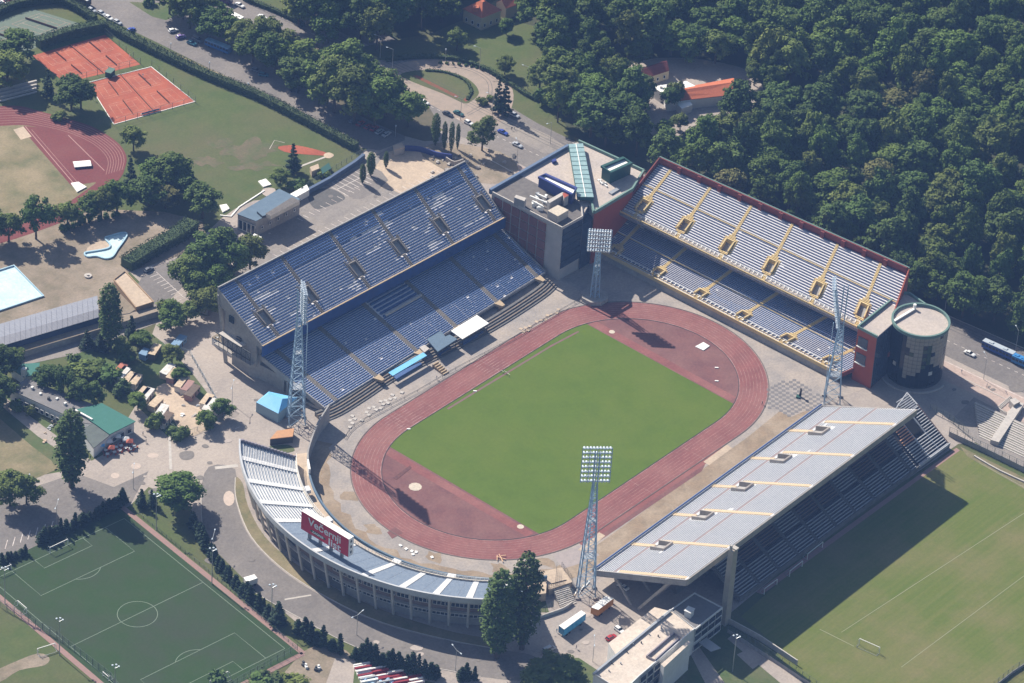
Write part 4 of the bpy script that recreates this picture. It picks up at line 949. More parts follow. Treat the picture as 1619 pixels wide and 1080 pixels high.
for a in (.905, .953, .998):
    mb = MB(); mb.bar((*TO.f(a, 0), 1.6), (*TO.f(a, 1), 10.6), .5, .35)
    for k in range(0, 34, 1): mb.box((*TO.f(a, k/34), 1.6+8.7*k/34), (.7, .35, .25), 0)
    mb.build('stair_string', M_benchW if a < .99 else M_benchB, os_)
mb = MB(); P = [TO.f(.912, .55), TO.f(.948, .55), TO.f(.948, .9), TO.f(.912, .9)]; mb.hexa([(*P[0], 5), (*P[1], 5), (*P[2], 8), (*P[3], 8), (*P[0], 6.3), (*P[1], 6.3), (*P[2], 9.4), (*P[3], 9.4)]); mb.build('stair_well', M_black, os_)  # solid black block, shade of the stair opening put into its colour
mb = MB(); wall_strip(mb, [TO.f(0, -.02), TO.f(1, -.02)], .35, 0, 1.9); mb.build('front_wall', M_concD, os_)
mb = MB(); wall_strip(mb, [TO.f(.846, -.03), TO.f(1.0, -.03)], .4, 1.2, 2.3); mb.build('front_edge', M_benchW, os_)
mb = MB(); f = TO.f; mb.hexa([(*f(.997, 0), 0), (*f(1.0, 0), 0), (*f(1.0, 1), 0), (*f(.997, 1), 0), (*f(.997, 0), 1.2), (*f(1.0, 0), 1.2), (*f(1.0, 1), 9.4), (*f(.997, 1), 9.4)]); mb.build('end_wall', M_concD, os_)
x, y = f(1.0, 1); r_ = G(1434, 621, 10.2)
mb = MB(); mb.bar((x, y, 10.3), r_, .35); mb.bar(r_, (*TE.f(.96, .72), 10.5), .35); mb.bar(r_, (r_.x, r_.y, 0), .4)
for i in range(7):
    p = Vector((x, y, 10.2)).lerp(r_, i/7); mb.bar(p, (p.x-7, p.y+.2, p.z-.1), .25, .3)
mb.build('ridge_frame', M_benchW, os_)
mb = MB(); mb.prism([f(.02, 1.0), f(.99, 1.0), (f(.99, 1.0)[0], r_.y-2), (f(.02, 1)[0], r_.y-2)], 0, 8.9); mb.build('back_block', M_concD, os_)

# ---------------------------------------------------------------- curved stand at the left end
CX, CY = -43.5, -0.8
def curve(r0, r1, a0, a1, cx0=-41.7, cx1=-44.6):
    def f(s_, t_):
        a = R(a0+(a1-a0)*s_); r = r0+(r1-r0)*t_; cx = cx0+(cx1-cx0)*t_
        return (cx+r*math.cos(a), -.5+r*math.sin(a))
    return f
ga = lambda q, z, cx: math.degrees(math.atan2(G(*q, z).y+.5, G(*q, z).x-cx)) % 360
A0_ = (ga((464, 724), 6, -41.7)+ga((380, 695), 14.5, -44.6))/2
A1_ = 232.0
cs = thing('curved_stand', 'white curved open stand on leaning concrete columns behind the near bend', 'grandstand', Vector((-105, 0, 0)))
TC = Tier(curve(65.3, 82.2, A0_, A1_), 6.2, 14.0, 17, 82*R(A1_-A0_)*.9, segs=64)
M_cw = mat('bright_stand_white', (0.70, 0.69, 0.68), (0.56, 0.56, 0.565), 0.8)
M_cg = mat('curved_seat_grey', (0.135, 0.18, 0.25), (0.20, 0.245, 0.31), 1.2, rough=0.6)
M_cr = mat('cream_wall', (0.66, 0.61, 0.53), (0.56, 0.52, 0.46), 0.3)
TC.steps(cs, M_cw)
aC = [((ga(q, 10, -43)-A0_)/(A1_-A0_)) for q in ((424, 736), (436, 768), (444, 800), (470, 826), (520, 872), (598, 903), (652, 920), (700, 930), (748, 932))]
aC = sorted(aC)+[.955]
def pickC(a, k):
    if a < aC[0]: return None if rnd.random() < .04 else 0
    if a < aC[1] and k < 9: return 0
    return 0
c_blocks = ablocks(aC, 2.0, TC.len, 17)
for bi, b in enumerate(c_blocks):
    TC.seats(cs, [M_cg, M_cw], [b], pickC, d0=.3 if b[0] < aC[3] else .04, d1=.55 if b[0] < aC[3] else .86, h=.14, back=.12, seg=1.1 if b[0] < aC[4] else .8)
for a in aC: TC.aisle(cs, a, 2.0, M_cw, lift=.3)
mb = MB(); n = 72
for i in range(n):
    a0, a1 = i/n, (i+1)/n
    P = [TC.f(a0, 1.0), TC.f(a1, 1.0), TC.f(a1, 1.03), TC.f(a0, 1.03)]; mb.hexa([(*q, 12.9) for q in P]+[(*q, 15.0) for q in P])
mb.build('rim', mat('rim_concrete', (0.50, 0.51, 0.53), (0.43, 0.44, 0.46), 0.3), cs)
mb = MB()
for i in range(n):
    a0, a1 = i/n, (i+1)/n
    P = [TC.f(a0, -.015), TC.f(a1, -.015), TC.f(a1, 0), TC.f(a0, 0)]; mb.hexa([(*q, 4.2) for q in P]+[(*q, 6.9) for q in P])
    P0 = [TC.f(a0, 0), TC.f(a1, 0), TC.f(a1, 1), TC.f(a0, 1)]
    mb.hexa([(*P0[0], 5.0), (*P0[1], 5.0), (*P0[2], 12.9), (*P0[3], 12.9), (*P0[0], 5.5), (*P0[1], 5.5), (*P0[2], 13.4), (*P0[3], 13.4)])
mb.build('slab', M_cr, cs)
mb = MB()
for i in range(80):
    a = i/79; x, y = TC.f(a, -.01); mb.bar((x, y, 6.8), (x, y, 7.9), .08)
    if i: mb.bar((*TC.f((i-1)/79, -.01), 7.9), (x, y, 7.9), .09); mb.bar((*TC.f((i-1)/79, -.01), 7.4), (x, y, 7.4), .07)
mb.build('front_rail', M_white, cs)['kind'] = 'stuff'
for a in (0, 1):
    mb = MB(); da = .006 if a == 0 else -.006
    for k in range(17):
        t0, t1 = k/17, (k+1)/17; P = [TC.f(a, t0), TC.f(a+da, t0), TC.f(a+da, t1), TC.f(a, t1)]; z = TC.zr(k)
        mb.hexa([(*q, z-2.0) for q in P]+[(*q, z+1.0) for q in P])
    mb.build('end_wall', mat('mauve_parapet', (0.22, 0.20, 0.23)), cs)
# landings that stick out at every other stair
for a in aC[1::2]:
    mb = MB(); h = 1.6/TC.len; P = [TC.f(a-h, -.14), TC.f(a+h, -.14), TC.f(a+h, 0), TC.f(a-h, 0)]; mb.hexa([(*q, 5.0) for q in P]+[(*q, 6.3) for q in P]); mb.build('landing', M_cw, cs)
# columns, beams and the two glazed storeys set back beneath
NB = 22; bays = [i/NB for i in range(NB+1)]
fo = curve(82.0, 80.5, A0_, A1_, -44.6, -44.6); fw_ = curve(77.6, 77.3, A0_, A1_, -44.6, -44.6)
fb_ = curve(79.2, 78.6, A0_, A1_, -44.6, -44.6)
for i, a in enumerate(bays):
    x0, y0 = fo(a, 0); x1, y1 = fb_(a, 0)
    mb = MB(); ang = math.atan2(y0+.5, x0+44.6); mb.bar((x1, y1, 0), (x0, y0, 12.95), .75, .55); mb.build('column', M_cr if i < 9 else mat('pale_column', (0.52, 0.50, 0.47), (0.44, 0.43, 0.41), .4), cs)
    x2, y2 = TC.f(a, .42); x3, y3 = TC.f(a, .55)
    mb = MB(); mb.bar((x3, y3, 0), (x2, y2, 9.0), .5, .5); mb.build('column', M_cr, cs)
for z_, w_ in ((9.4, .35), (4.9, .35)):
    mb = MB()
    for i in range(NB):
        P = [fw_(bays[i], 0), fw_(bays[i+1], 0), fb_(bays[i+1], .4), fb_(bays[i], .4)]; mb.hexa([(*q, z_) for q in P]+[(*q, z_+w_) for q in P])
    mb.build('floor_band', mat('pale_column', (0.52, 0.50, 0.47), (0.44, 0.43, 0.41), .4), cs)
M_facB = mat('panel_brick', (0.24, 0.165, 0.14), (0.19, 0.14, 0.12), 0.4)
M_facD = mat('dark_opening', (0.022, 0.026, 0.036), rough=.3)
ONESPAN = 5
for i in range(NB):
    if i < 6: continue
    A, B = fw_(bays[i], 0), fw_(bays[i+1], 0); A_, B_ = Vector(A), Vector(B); d = (B_-A_); L_ = d.length; d.normalize(); ang = math.atan2(d.y, d.x); mid = (A_+B_)/2
    def pan(z0, h, mm_, nm, t=.25, w=None, cx=0.0, out=0.0):
        q = mid+d*cx+Vector((d.y, -d.x))*(-out if False else out); b = MB(); b.box((q.x, q.y, z0), (w or L_, t, h), ang); return b.build(nm, mm_, cs)
    pan(9.75, 1.5, M_facD, 'dark_panel')
    pan(5.25, 4.15, M_facB if i > 7 else M_facD, 'wall_panel'); pan(0, 4.9, M_concD if i < 12 else M_wallg, 'wall_panel')
    if i >= 11:
        sgn = 1 if (Vector((d.y, -d.x)).dot(mid-Vector((CX, CY))) > 0) else -1
        for zz in (3.0, 7.0):
            for j in range(4):
                cxx = (j-1.5)*L_/4.4
                w_o = pan(zz, 1.5, M_glass, 'window', .06, 1.25, cxx, sgn*.16)
                b = MB(); q = mid+d*cxx+Vector((d.y, -d.x))*(sgn*.22)
                for ox in (-.66, .66):
                    qq = q+d*ox; b.box((qq.x, qq.y, zz-.05), (.12, .08, 1.6), ang)
                b.box((q.x, q.y, zz-.15), (1.45, .12, .12), ang); b.box((q.x, q.y, zz+1.5), (1.45, .12, .12), ang)
                b.build('frame', M_white, w_o)
# concourse behind the blue wall
cw = thing('concourse', 'sandy curved walkway between the curved stand and the blue wall', 'walkway', Vector((-100, 0, 0)))
fc = curve(63.2, 69.0, 129, 238, -38.6, -41.7)
mb = MB(); n = 48
for i in range(n):
    P = [fc(i/n, 0), fc((i+1)/n, 0), fc((i+1)/n, 1), fc(i/n, 1)]; mb.hexa([(*q, 0) for q in P]+[(*q, 3.4) for q in P])
mb.build('deck', M_tan, cw)
mb = MB(); ring = [fc(i/n, 0) for i in range(n+1)]; wall_strip(mb, ring, .5, 0, 4.4)
bw = mb.build('curved_wall', mat('blue_wall', (0.055, 0.155, 0.30), (0.075, 0.18, 0.32), 0.4)); tag(bw, 'blue curved retaining wall along the outside of the near bend', 'wall')
mb = MB(); ring = [fc(i/n, 0.01) for i in range(n+1)]; wall_strip(mb, ring, .62, 4.4, 4.55); mb.build('coping', M_slate, bw)
gw = [G(x, y) for x, y in smooth_ring([(488, 752), (486, 735), (492, 715), (502, 692), (512, 678), (520, 668)], 3, closed=False)]
mb = MB(); wall_strip(mb, [(p.x, p.y) for p in gw], .5, 0, [4.4+i*.25 for i in range(len(gw))]); tag(mb.build('curved_wall', M_wallg), 'grey curved wall with banner joining the blue wall to the left grandstand', 'wall')
mb = MB(); c = G(488, 742, 4.4); mb.box((c.x, c.y, 3.4), (.6, 5.5, 3.2), R(-40)); tag(mb.build('banner', M_white), 'white banner panel hung on the curved wall by the concourse', 'banner')

# ---------------------------------------------------------------- billboard on the curved stand
bz = 13.5
P0, P1 = G(475, 836, 14.6), G(550, 880, 14.6)
P0, P1 = G(476, 836, 15.2), G(550.5, 881, 15.2)
d = (P1-P0); L_ = d.xy.length; d.normalize(); nrm = Vector((d.y, -d.x, 0))
if nrm.dot(CPOS-P0) < 0: nrm = -nrm
bt = thing('billboard', 'red billboard with white lettering standing over the curved stand', 'billboard', ((P0+P1)/2).xy.to_3d())
H = 7.4
for k_ in range(2): pass
T0 = G(475, 808, 15.2+H-.2)
mb = MB(); q = [P0, P1, P1-nrm*2.4, P0-nrm*2.4]; mb.hexa([(p.x, p.y, 15.2) for p in q]+[(p.x, p.y, 15.2+H) for p in q], 0); mb.build('body', M_white, bt)
mb = MB(); o_ = nrm*.06
mb.quad((P0+o_).xy.to_3d()+Vector((0, 0, 15.25)), (P1+o_).xy.to_3d()+Vector((0, 0, 15.25)), (P1+o_).xy.to_3d()+Vector((0, 0, 15.15+H)), (P0+o_).xy.to_3d()+Vector((0, 0, 15.15+H)))
mb.build('red_face', mat('billboard_red', (0.56, 0.012, 0.035), rough=.5), bt)
def text3d(body, size, loc, mat_, parent, name, xdir, nrm_, bold=0.0, align='LEFT', ext=0.02, sx=1.0, wid=None):
    cu = bpy.data.curves.new(name, 'FONT'); cu.body = body; cu.size = size; cu.extrude = ext; cu.offset = bold; cu.align_x = align; cu.resolution_u = 3
    tmp = bpy.data.objects.new('tmp', cu); COL.objects.link(tmp)
    dg = bpy.context.evaluated_depsgraph_get(); dg.update(); me = bpy.data.meshes.new_from_object(tmp.evaluated_get(dg)); bpy.data.objects.remove(tmp); bpy.data.curves.remove(cu)
    z = Vector((0, 0, 1))
    if wid: xs_ = [v.co.x for v in me.vertices]; sx = wid/(max(xs_)-min(xs_))
    M = Matrix((( xdir.x*sx, z.x, nrm_.x, loc.x), (xdir.y*sx, z.y, nrm_.y, loc.y), (xdir.z*sx, z.z, nrm_.z, loc.z), (0, 0, 0, 1)))
    me.transform(Matrix.Translation(-wloc(parent)) @ M); me.materials.clear(); me.materials.append(mat_)
    o = bpy.data.objects.new(name, me); COL.objects.link(o); o.parent = parent; return o
xd = d if d.cross(Vector((0, 0, 1))).dot(nrm) > 0 else -d
org = P0 if xd == d else P1
base = org.xy.to_3d()+nrm*.1
M_ltr = mat('letter_white', (0.80, 0.80, 0.82), rough=.5)
text3d('Večernji', 4.0, base+xd*(L_*.15)+Vector((0, 0, 15.2+3.75)), M_ltr, bt, 'lettering', xd, nrm, bold=.07, wid=L_*.69)
text3d('list', 3.9, base+xd*(L_*.575)+Vector((0, 0, 15.2+.45)), M_ltr, bt, 'lettering', xd, nrm, bold=.07, wid=L_*.26)
print('billboard', L_)
mb = MB(); c = base+xd*(L_*.36)+Vector((0, 0, 15.2+1.75)); pts = []
for k in range(24):
    a = 2*math.pi*k/24; pts.append(c+xd*(L_*.165*math.cos(a))+Vector((0, 0, .72*math.sin(a))))
mb.poly(pts if (pts[1]-pts[0]).cross(pts[2]-pts[1]).dot(nrm) > 0 else pts[::-1]); mb.build('oval', mat('badge_green', (0.03, 0.10, 0.04)), bt)
text3d('ZAGREB', 1.15, base+xd*(L_*.24)+nrm*.03+Vector((0, 0, 15.2+1.35)), M_ltr, bt, 'lettering', xd, nrm, bold=.03, wid=L_*.24)
for k in range(4):
    p = P0.lerp(P1, (k+.6)/4.4)-nrm*1.2; mb = MB(); mb.box((p.x, p.y, 12.2), (.9, .9, 3.0), math.atan2(d.y, d.x)); mb.build('support_post', M_wallg, bt)
for k in range(3):
    e = P1 if xd == d else P0; p = (P1-nrm*1.2)+d*.05; mb = MB(); mb.box((p.x, p.y, 16.3+k*2.2), (.12, .7, .9), math.atan2(d.y, d.x)); mb.build('side_vent', M_dark, bt)

# ---------------------------------------------------------------- corner building between the two far stands
RZ = 24.0
def ring3(px, z): return [(G(x, y, z).x, G(x, y, z).y) for x, y in px]
M_roof = mat('pale_roofing', (0.44, 0.38, 0.34), (0.37, 0.325, 0.30), 0.12, c3=(0.50, 0.42, 0.35), s3=0.08, f3=.6)
M_roofD = mat('gravel_roof_dark', (0.16, 0.145, 0.135), (0.11, 0.10, 0.095), 0.6)
M_navy = mat('navy_panel', (0.03, 0.045, 0.19), (0.04, 0.06, 0.21), 0.3, rough=.5)
M_dgreen = mat('dark_green_panel', (0.018, 0.075, 0.065), (0.025, 0.085, 0.075), 0.3, rough=.5)
M_dgl = mat('curtain_glass_blue', (0.024, 0.038, 0.07), (0.05, 0.07, 0.11), 0.8, rough=.15, spec=.7)
cb = thing('corner_building', 'flat roofed office block with glass roof strip joining the two far grandstands', 'building', G(890, 330, 0))
body = [(778, 300), (898, 231), (916, 222), (1017, 268), (999, 297), (940, 331), (931, 322), (921, 340), (890, 358)]
mb = MB(); mb.prism(ring3(body, RZ), 0, RZ-.5, 0, 1); mb.build('wall', [mat('block_wall', (0.46, 0.44, 0.42), (0.38, 0.365, 0.35), .25), M_roof], cb)
mb = MB(); mb.prism(ring3([(779, 301), (822, 276), (868, 299), (905, 311), (919, 324), (920, 339), (889.5, 356.5)], RZ), RZ-.49, RZ-.3); mb.build('roof', M_roofD, cb)
mb = MB(); P = ring3([(775, 299), (899, 228)], RZ+1); wall_strip(mb, P, 1.1, RZ-1.2, RZ+.9); mb.build('parapet', mat('steel_blue_band', (0.14, 0.19, 0.28), rough=.4, metal=.2), cb)
for q in ([(915, 221), (1018, 268)], [(1018, 268), (1000, 297), (940, 333)], [(931, 300), (939, 333)]):
    mb = MB(); wall_strip(mb, ring3(q, RZ+.6), .7, RZ-.8, RZ+.6); mb.build('parapet', mat('green_trim', (0.15, 0.24, 0.21)), cb)
mb = MB(); wall_strip(mb, ring3([(779, 303), (889, 359), (921, 341), (919, 325)], RZ+.5), .5, RZ-.6, RZ+.5); mb.build('parapet', M_concL, cb)
# skylight strip of glass over the gap
sk = thing('glass_canopy', 'long pale green glazed strip raised above the corner building roof', 'skylight', G(918, 265, 0))
pa, pb, pc, pd = [G(x, y, RZ+2.4) for x, y in ((899, 227), (922, 226), (939, 312), (913, 311))]
M_gl = mat('greenish_glass', (0.22, 0.34, 0.35), (0.30, 0.42, 0.42), 0.9, rough=.15, spec=.6)
mb = MB(); mb.hexa([(p.x, p.y, RZ+.9) for p in (pa, pb, pc, pd)]+[(p.x, p.y, RZ+2.2) for p in (pa, pb, pc, pd)]); mb.build('base', M_dgreen, sk)
for i in range(12):
    for j in range(2):
        u0, u1, v0, v1 = i/12+.006, (i+1)/12-.006, j/2+.01, (j+1)/2-.01
        q = [pa.lerp(pb, v).lerp(pd.lerp(pc, v), u) for u, v in ((u0, v0), (u0, v1), (u1, v1), (u1, v0))]
        mb = MB(); mb.hexa([(p.x, p.y, RZ+2.2) for p in q]+[(p.x, p.y, RZ+2.32+.03*((i*3+j) % 3)) for p in q]); mb.build('pane', M_gl, sk)
mb = MB(); mb.bar(pa.lerp(pb, .5).xy.to_3d()+Vector((0, 0, RZ+2.45)), pd.lerp(pc, .5).xy.to_3d()+Vector((0, 0, RZ+2.45)), .25); mb.build('ridge_bar', M_white, sk)
def rooftop(name, px, z0, z1, mwall, mtop, label=None, cat=None, parent=None, rim=0.0, px_z=None):
    W = ring3(px, px_z if px_z is not None else z1)
    if parent is None: t = thing(name, label, cat, (sum(p[0] for p in W)/len(W), sum(p[1] for p in W)/len(W), z0))
    else: t = parent
    mb = MB(); mb.prism(W, z0, z1-(.5 if rim else 0), 0, 1); mb.build('casing' if parent is None else name, [mwall, mtop], t)
    if rim: mb = MB(); wall_strip(mb, W, rim, z1-.5, z1+.4, closed=True); mb.build('rim', mwall, t)
    return t
rooftop('plant_room', [(852, 280), (862, 276), (911, 298), (905, 308)], RZ-.45, RZ+4, M_navy, M_white, parent=cb, rim=1.0)
rooftop('plant_room', [(952, 264), (986, 250), (998, 258), (965, 273)], RZ-.45, RZ+4.5, M_dgreen, M_white, parent=cb, rim=1.3)
rooftop('plant_room', [(866, 333), (882, 324), (899, 332), (882, 342)], RZ-.29, RZ+2.8, M_concL, M_pale, parent=cb)
rooftop('plant_room', [(816, 308), (832, 313), (829, 318), (813, 312)], RZ-.29, RZ+3.2, M_wallg, M_concL, parent=cb)
rooftop('plant_room', [(865, 317), (896, 300), (899, 303), (869, 321)], RZ-.29, RZ+3.4, M_wallg, M_concL, parent=cb)
rooftop('plant_room', [(889, 306), (898, 302), (899, 309), (892, 313)], RZ-.29, RZ+3.6, M_concL, M_red, parent=cb)
for i in range(12):
    c = G(838+rnd.uniform(0, 28), 314+rnd.uniform(-4, 18), RZ); mb = MB(); mb.box((c.x, c.y, RZ-.28), (rnd.uniform(1, 2.6), rnd.uniform(.5, 1.2), rnd.uniform(.6, 2)), rnd.uniform(0, 3)); mb.build('air_unit', M_white if i % 3 else M_steel, cb)
for x0, y0, x1, y1 in ((838, 310, 868, 322), (842, 318, 858, 326), (850, 307, 864, 313)):
    mb = MB(); mb.bar(G(x0, y0, RZ+1.8), G(x1, y1, RZ+1.8), .5, .5); mb.build('duct', M_white, cb)
for i in range(6):
    c = G(947+i*2.2, 284+i*1.6+rnd.uniform(-2, 2), RZ); mb = MB(); mb.box((c.x, c.y, RZ-.48), (1.4, .6, .6), rnd.uniform(0, 3)); mb.build('roof_box', M_white, cb)
mb = MB(); P = ring3([(962, 304), (978, 295), (982, 298), (967, 307)], RZ); mb.prism(P, RZ-.48, RZ+.1); mb.build('roof_hatch', M_steel, cb)
mb = MB(); P = ring3([(872, 255), (878, 252), (880, 256), (874, 258)], RZ); mb.prism(P, RZ-.48, RZ+.6); mb.build('roof_hatch', M_navy, cb)
# red grid panels on the left wall, dark glass nose, red right wall
Wp = ring3([(778, 300), (889.5, 358.5)], RZ); a, b = Vector(Wp[0]), Vector(Wp[1]); dd = (b-a); Lw = dd.length; dd.normalize(); nn = Vector((dd.y, -dd.x)); 
if nn.dot(CPOS.xy-a) < 0: nn = -nn
M_brk = mat('red_brown_panel', (0.23, 0.10, 0.085), (0.19, 0.09, 0.08), .4)
for i in range(6):
    for j in range(5):
        u = .04+i*.125; z = RZ-6-j*4.0; 
        if j > i+1.5 and False: continue
        p = a+dd*(Lw*(u+.058))+nn*.1; mb = MB(); mb.box((p.x, p.y, z), (Lw*.108, .2, 3.6), math.atan2(dd.y, dd.x)); mb.build('wall_panel', M_brk, cb)
for q0, q1 in (((890, 358.5), (920.5, 341)), ((921, 341), (931, 322))):
    W2 = ring3([q0, q1], RZ); a2, b2 = Vector(W2[0]), Vector(W2[1]); d2 = b2-a2; L2_ = d2.length; d2.normalize(); n2 = Vector((d2.y, -d2.x))
    if n2.dot(CPOS.xy-a2) < 0: n2 = -n2
    for j in range(6):
        p = a2+d2*(L2_/2)+n2*.15; mb = MB(); mb.box((p.x, p.y, 5.4+j*3.0), (L2_-.1, .3, 2.7), math.atan2(d2.y, d2.x)); mb.build('glass_band', M_dgl, cb)
W2 = ring3([(940, 332), (999, 297), (1017, 268)], RZ); mb = MB(); wall_strip(mb, W2, .5, 0, RZ-.8); mb.build('red_wall', M_red, cb)
p0 = Vector(ring3([(925, 336)], RZ)[0]); mb = MB(); mb.prism(ring3([(922, 341), (938, 331), (934, 320), (924, 322)], RZ), 0, 20, 0); mb.build('entrance_glass', M_dgl, cb)

# ---------------------------------------------------------------- glazed drum at the far right corner
dc = G(1456, 507, 23.0); DR = 10.2
db = thing('drum_building', 'round glazed tower with red block attached at the far right corner', 'building', (dc.x, dc.y, 0))
mb = MB(); n = 40; ringp = [(dc.x+DR*math.cos(2*math.pi*k/n), dc.y+DR*math.sin(2*math.pi*k/n)) for k in range(n)]
mb.prism([(dc.x+(p[0]-dc.x)*.965, dc.y+(p[1]-dc.y)*.965) for p in ringp], 0, 22.4, 0, 1); mb.build('drum', [M_dark, M_roof], db)
mb = MB(); wall_strip(mb, ringp, .7, 22.3, 23.5, closed=True); mb.build('rim', mat('green_rim', (0.12, 0.20, 0.18)), db)
M_pane = [mat('pane_dark', (0.008, 0.014, 0.022), rough=.1, spec=.4), mat('pane_sandy_reflection', (0.30, 0.275, 0.23), (0.22, 0.21, 0.18), 1.5, rough=.4), mat('pane_green', (0.03, 0.06, 0.03), (0.07, 0.09, 0.04), .8, rough=.2), mat('pane_white', (0.55, 0.55, 0.53), rough=.4)]  # sandy panes carry a reflection painted into the glass colour
ca = math.atan2(CPOS.y-dc.y, CPOS.x-dc.x)
pmesh = None
for k in range(n):
    a = 2*math.pi*(k+.5)/n; rel = (a-ca+math.pi) % (2*math.pi)-math.pi
    if abs(rel) > 1.75: continue
    for j in range(13):
        z = .8+j*1.66; u = rel/1.55
        v = mnoise.noise(Vector((k*.33, j*.30, 5)))
        pi_ = 0
        if -.25 < u < 1.0 and j > 3+2.2*math.sin(u*4) and v > -.22: pi_ = 1
        elif -.2 < u < .9 and j > 3 and v < -.3: pi_ = 2
        elif (k, j) in ((3, 2), (30, 4)) or rnd.random() < .012: pi_ = 3
        if pi_ == 1 and 7 <= j <= 9 and .1 < u < .3: pi_ = 2
        if pmesh is None:
            b_ = MB(); b_.box((0, 0, 0), (.12, 2*DR*math.sin(math.pi/n)-.10, 1.55)); pm = [b_.mesh('pane', mm_) for mm_ in M_pane]; pmesh = True
        o = bpy.data.objects.new('pane', pm[pi_]); COL.objects.link(o); o.parent = db; o.location = (DR*math.cos(math.pi/n)*math.cos(a)*.998, DR*math.cos(math.pi/n)*math.sin(a)*.998, z); o.rotation_euler = (0, 0, a)
rb = ring3([(1357, 515), (1387, 530), (1413, 507), (1450, 478), (1463, 482), (1461, 478), (1430, 460), (1424, 462)], 23.5)
mb = MB(); mb.prism(rb, 0, 22.6, 0, 1); mb.build('red_block', [M_red, M_roof], db)
mb = MB(); wall_strip(mb, ring3([(1387, 531), (1356.5, 515.5), (1424, 461.5), (1437, 462), (1463, 480)], 23.5), .6, 22.5, 23.6); mb.build('parapet', mat('green_trim', (0.15, 0.24, 0.21)), db)
mb = MB(); mb.bar(G(1413, 508, 23.0), G(1446, 488, 23.0), .9, .5); mb.build('pipe', M_white, db)
mb = MB(); c = G(1446, 486, 23.3); mb.tube((c.x, c.y, 22.7), (c.x, c.y, 24.6), .6, .6); mb.build('vent', M_white, db)
a, b = Vector(rb[0]), Vector(rb[1]); dd = (b-a); L2_ = dd.length; dd.normalize(); nn = Vector((dd.y, -dd.x)); nn = nn if nn.dot(CPOS.xy-a) > 0 else -nn
for z in (15.5, 8.5):
    p = a+dd*(L2_*.34)+nn*.05; mb = MB(); mb.box((p.x, p.y, z), (L2_*.5, .3, 4.0), math.atan2(dd.y, dd.x)); w_o = mb.build('window', M_dgl, db)
    p += nn*.25; mb = MB(); mb.box((p.x, p.y, z-.35), (L2_*.54, .6, .3), math.atan2(dd.y, dd.x)); mb.build('sill', M_white, w_o)
mb = MB(); p = b-dd*1.0; a3, b3 = Vector(rb[1]), Vector(rb[2])
for k in range(8):
    q = a3.lerp(b3, (k+.5)/8); n3 = Vector(((b3-a3).y, -(b3-a3).x)).normalized(); n3 = n3 if n3.dot(CPOS.xy-q) > 0 else -n3; q = q+n3*.1
    mb = MB(); mb.box((q.x, q.y, .5), ((b3-a3).length/8-.15, .25, 22), math.atan2((b3-a3).y, (b3-a3).x)); mb.build('glass_strip', M_dgl, db)
# low curved plinth round the drum
mb = MB(); wall_strip(mb, [(dc.x+12.6*math.cos(ca+t), dc.y+12.6*math.sin(ca+t)) for t in [-1.1+i*.1 for i in range(23)]], .5, 0, .6); mb.build('plinth', M_concL, db)
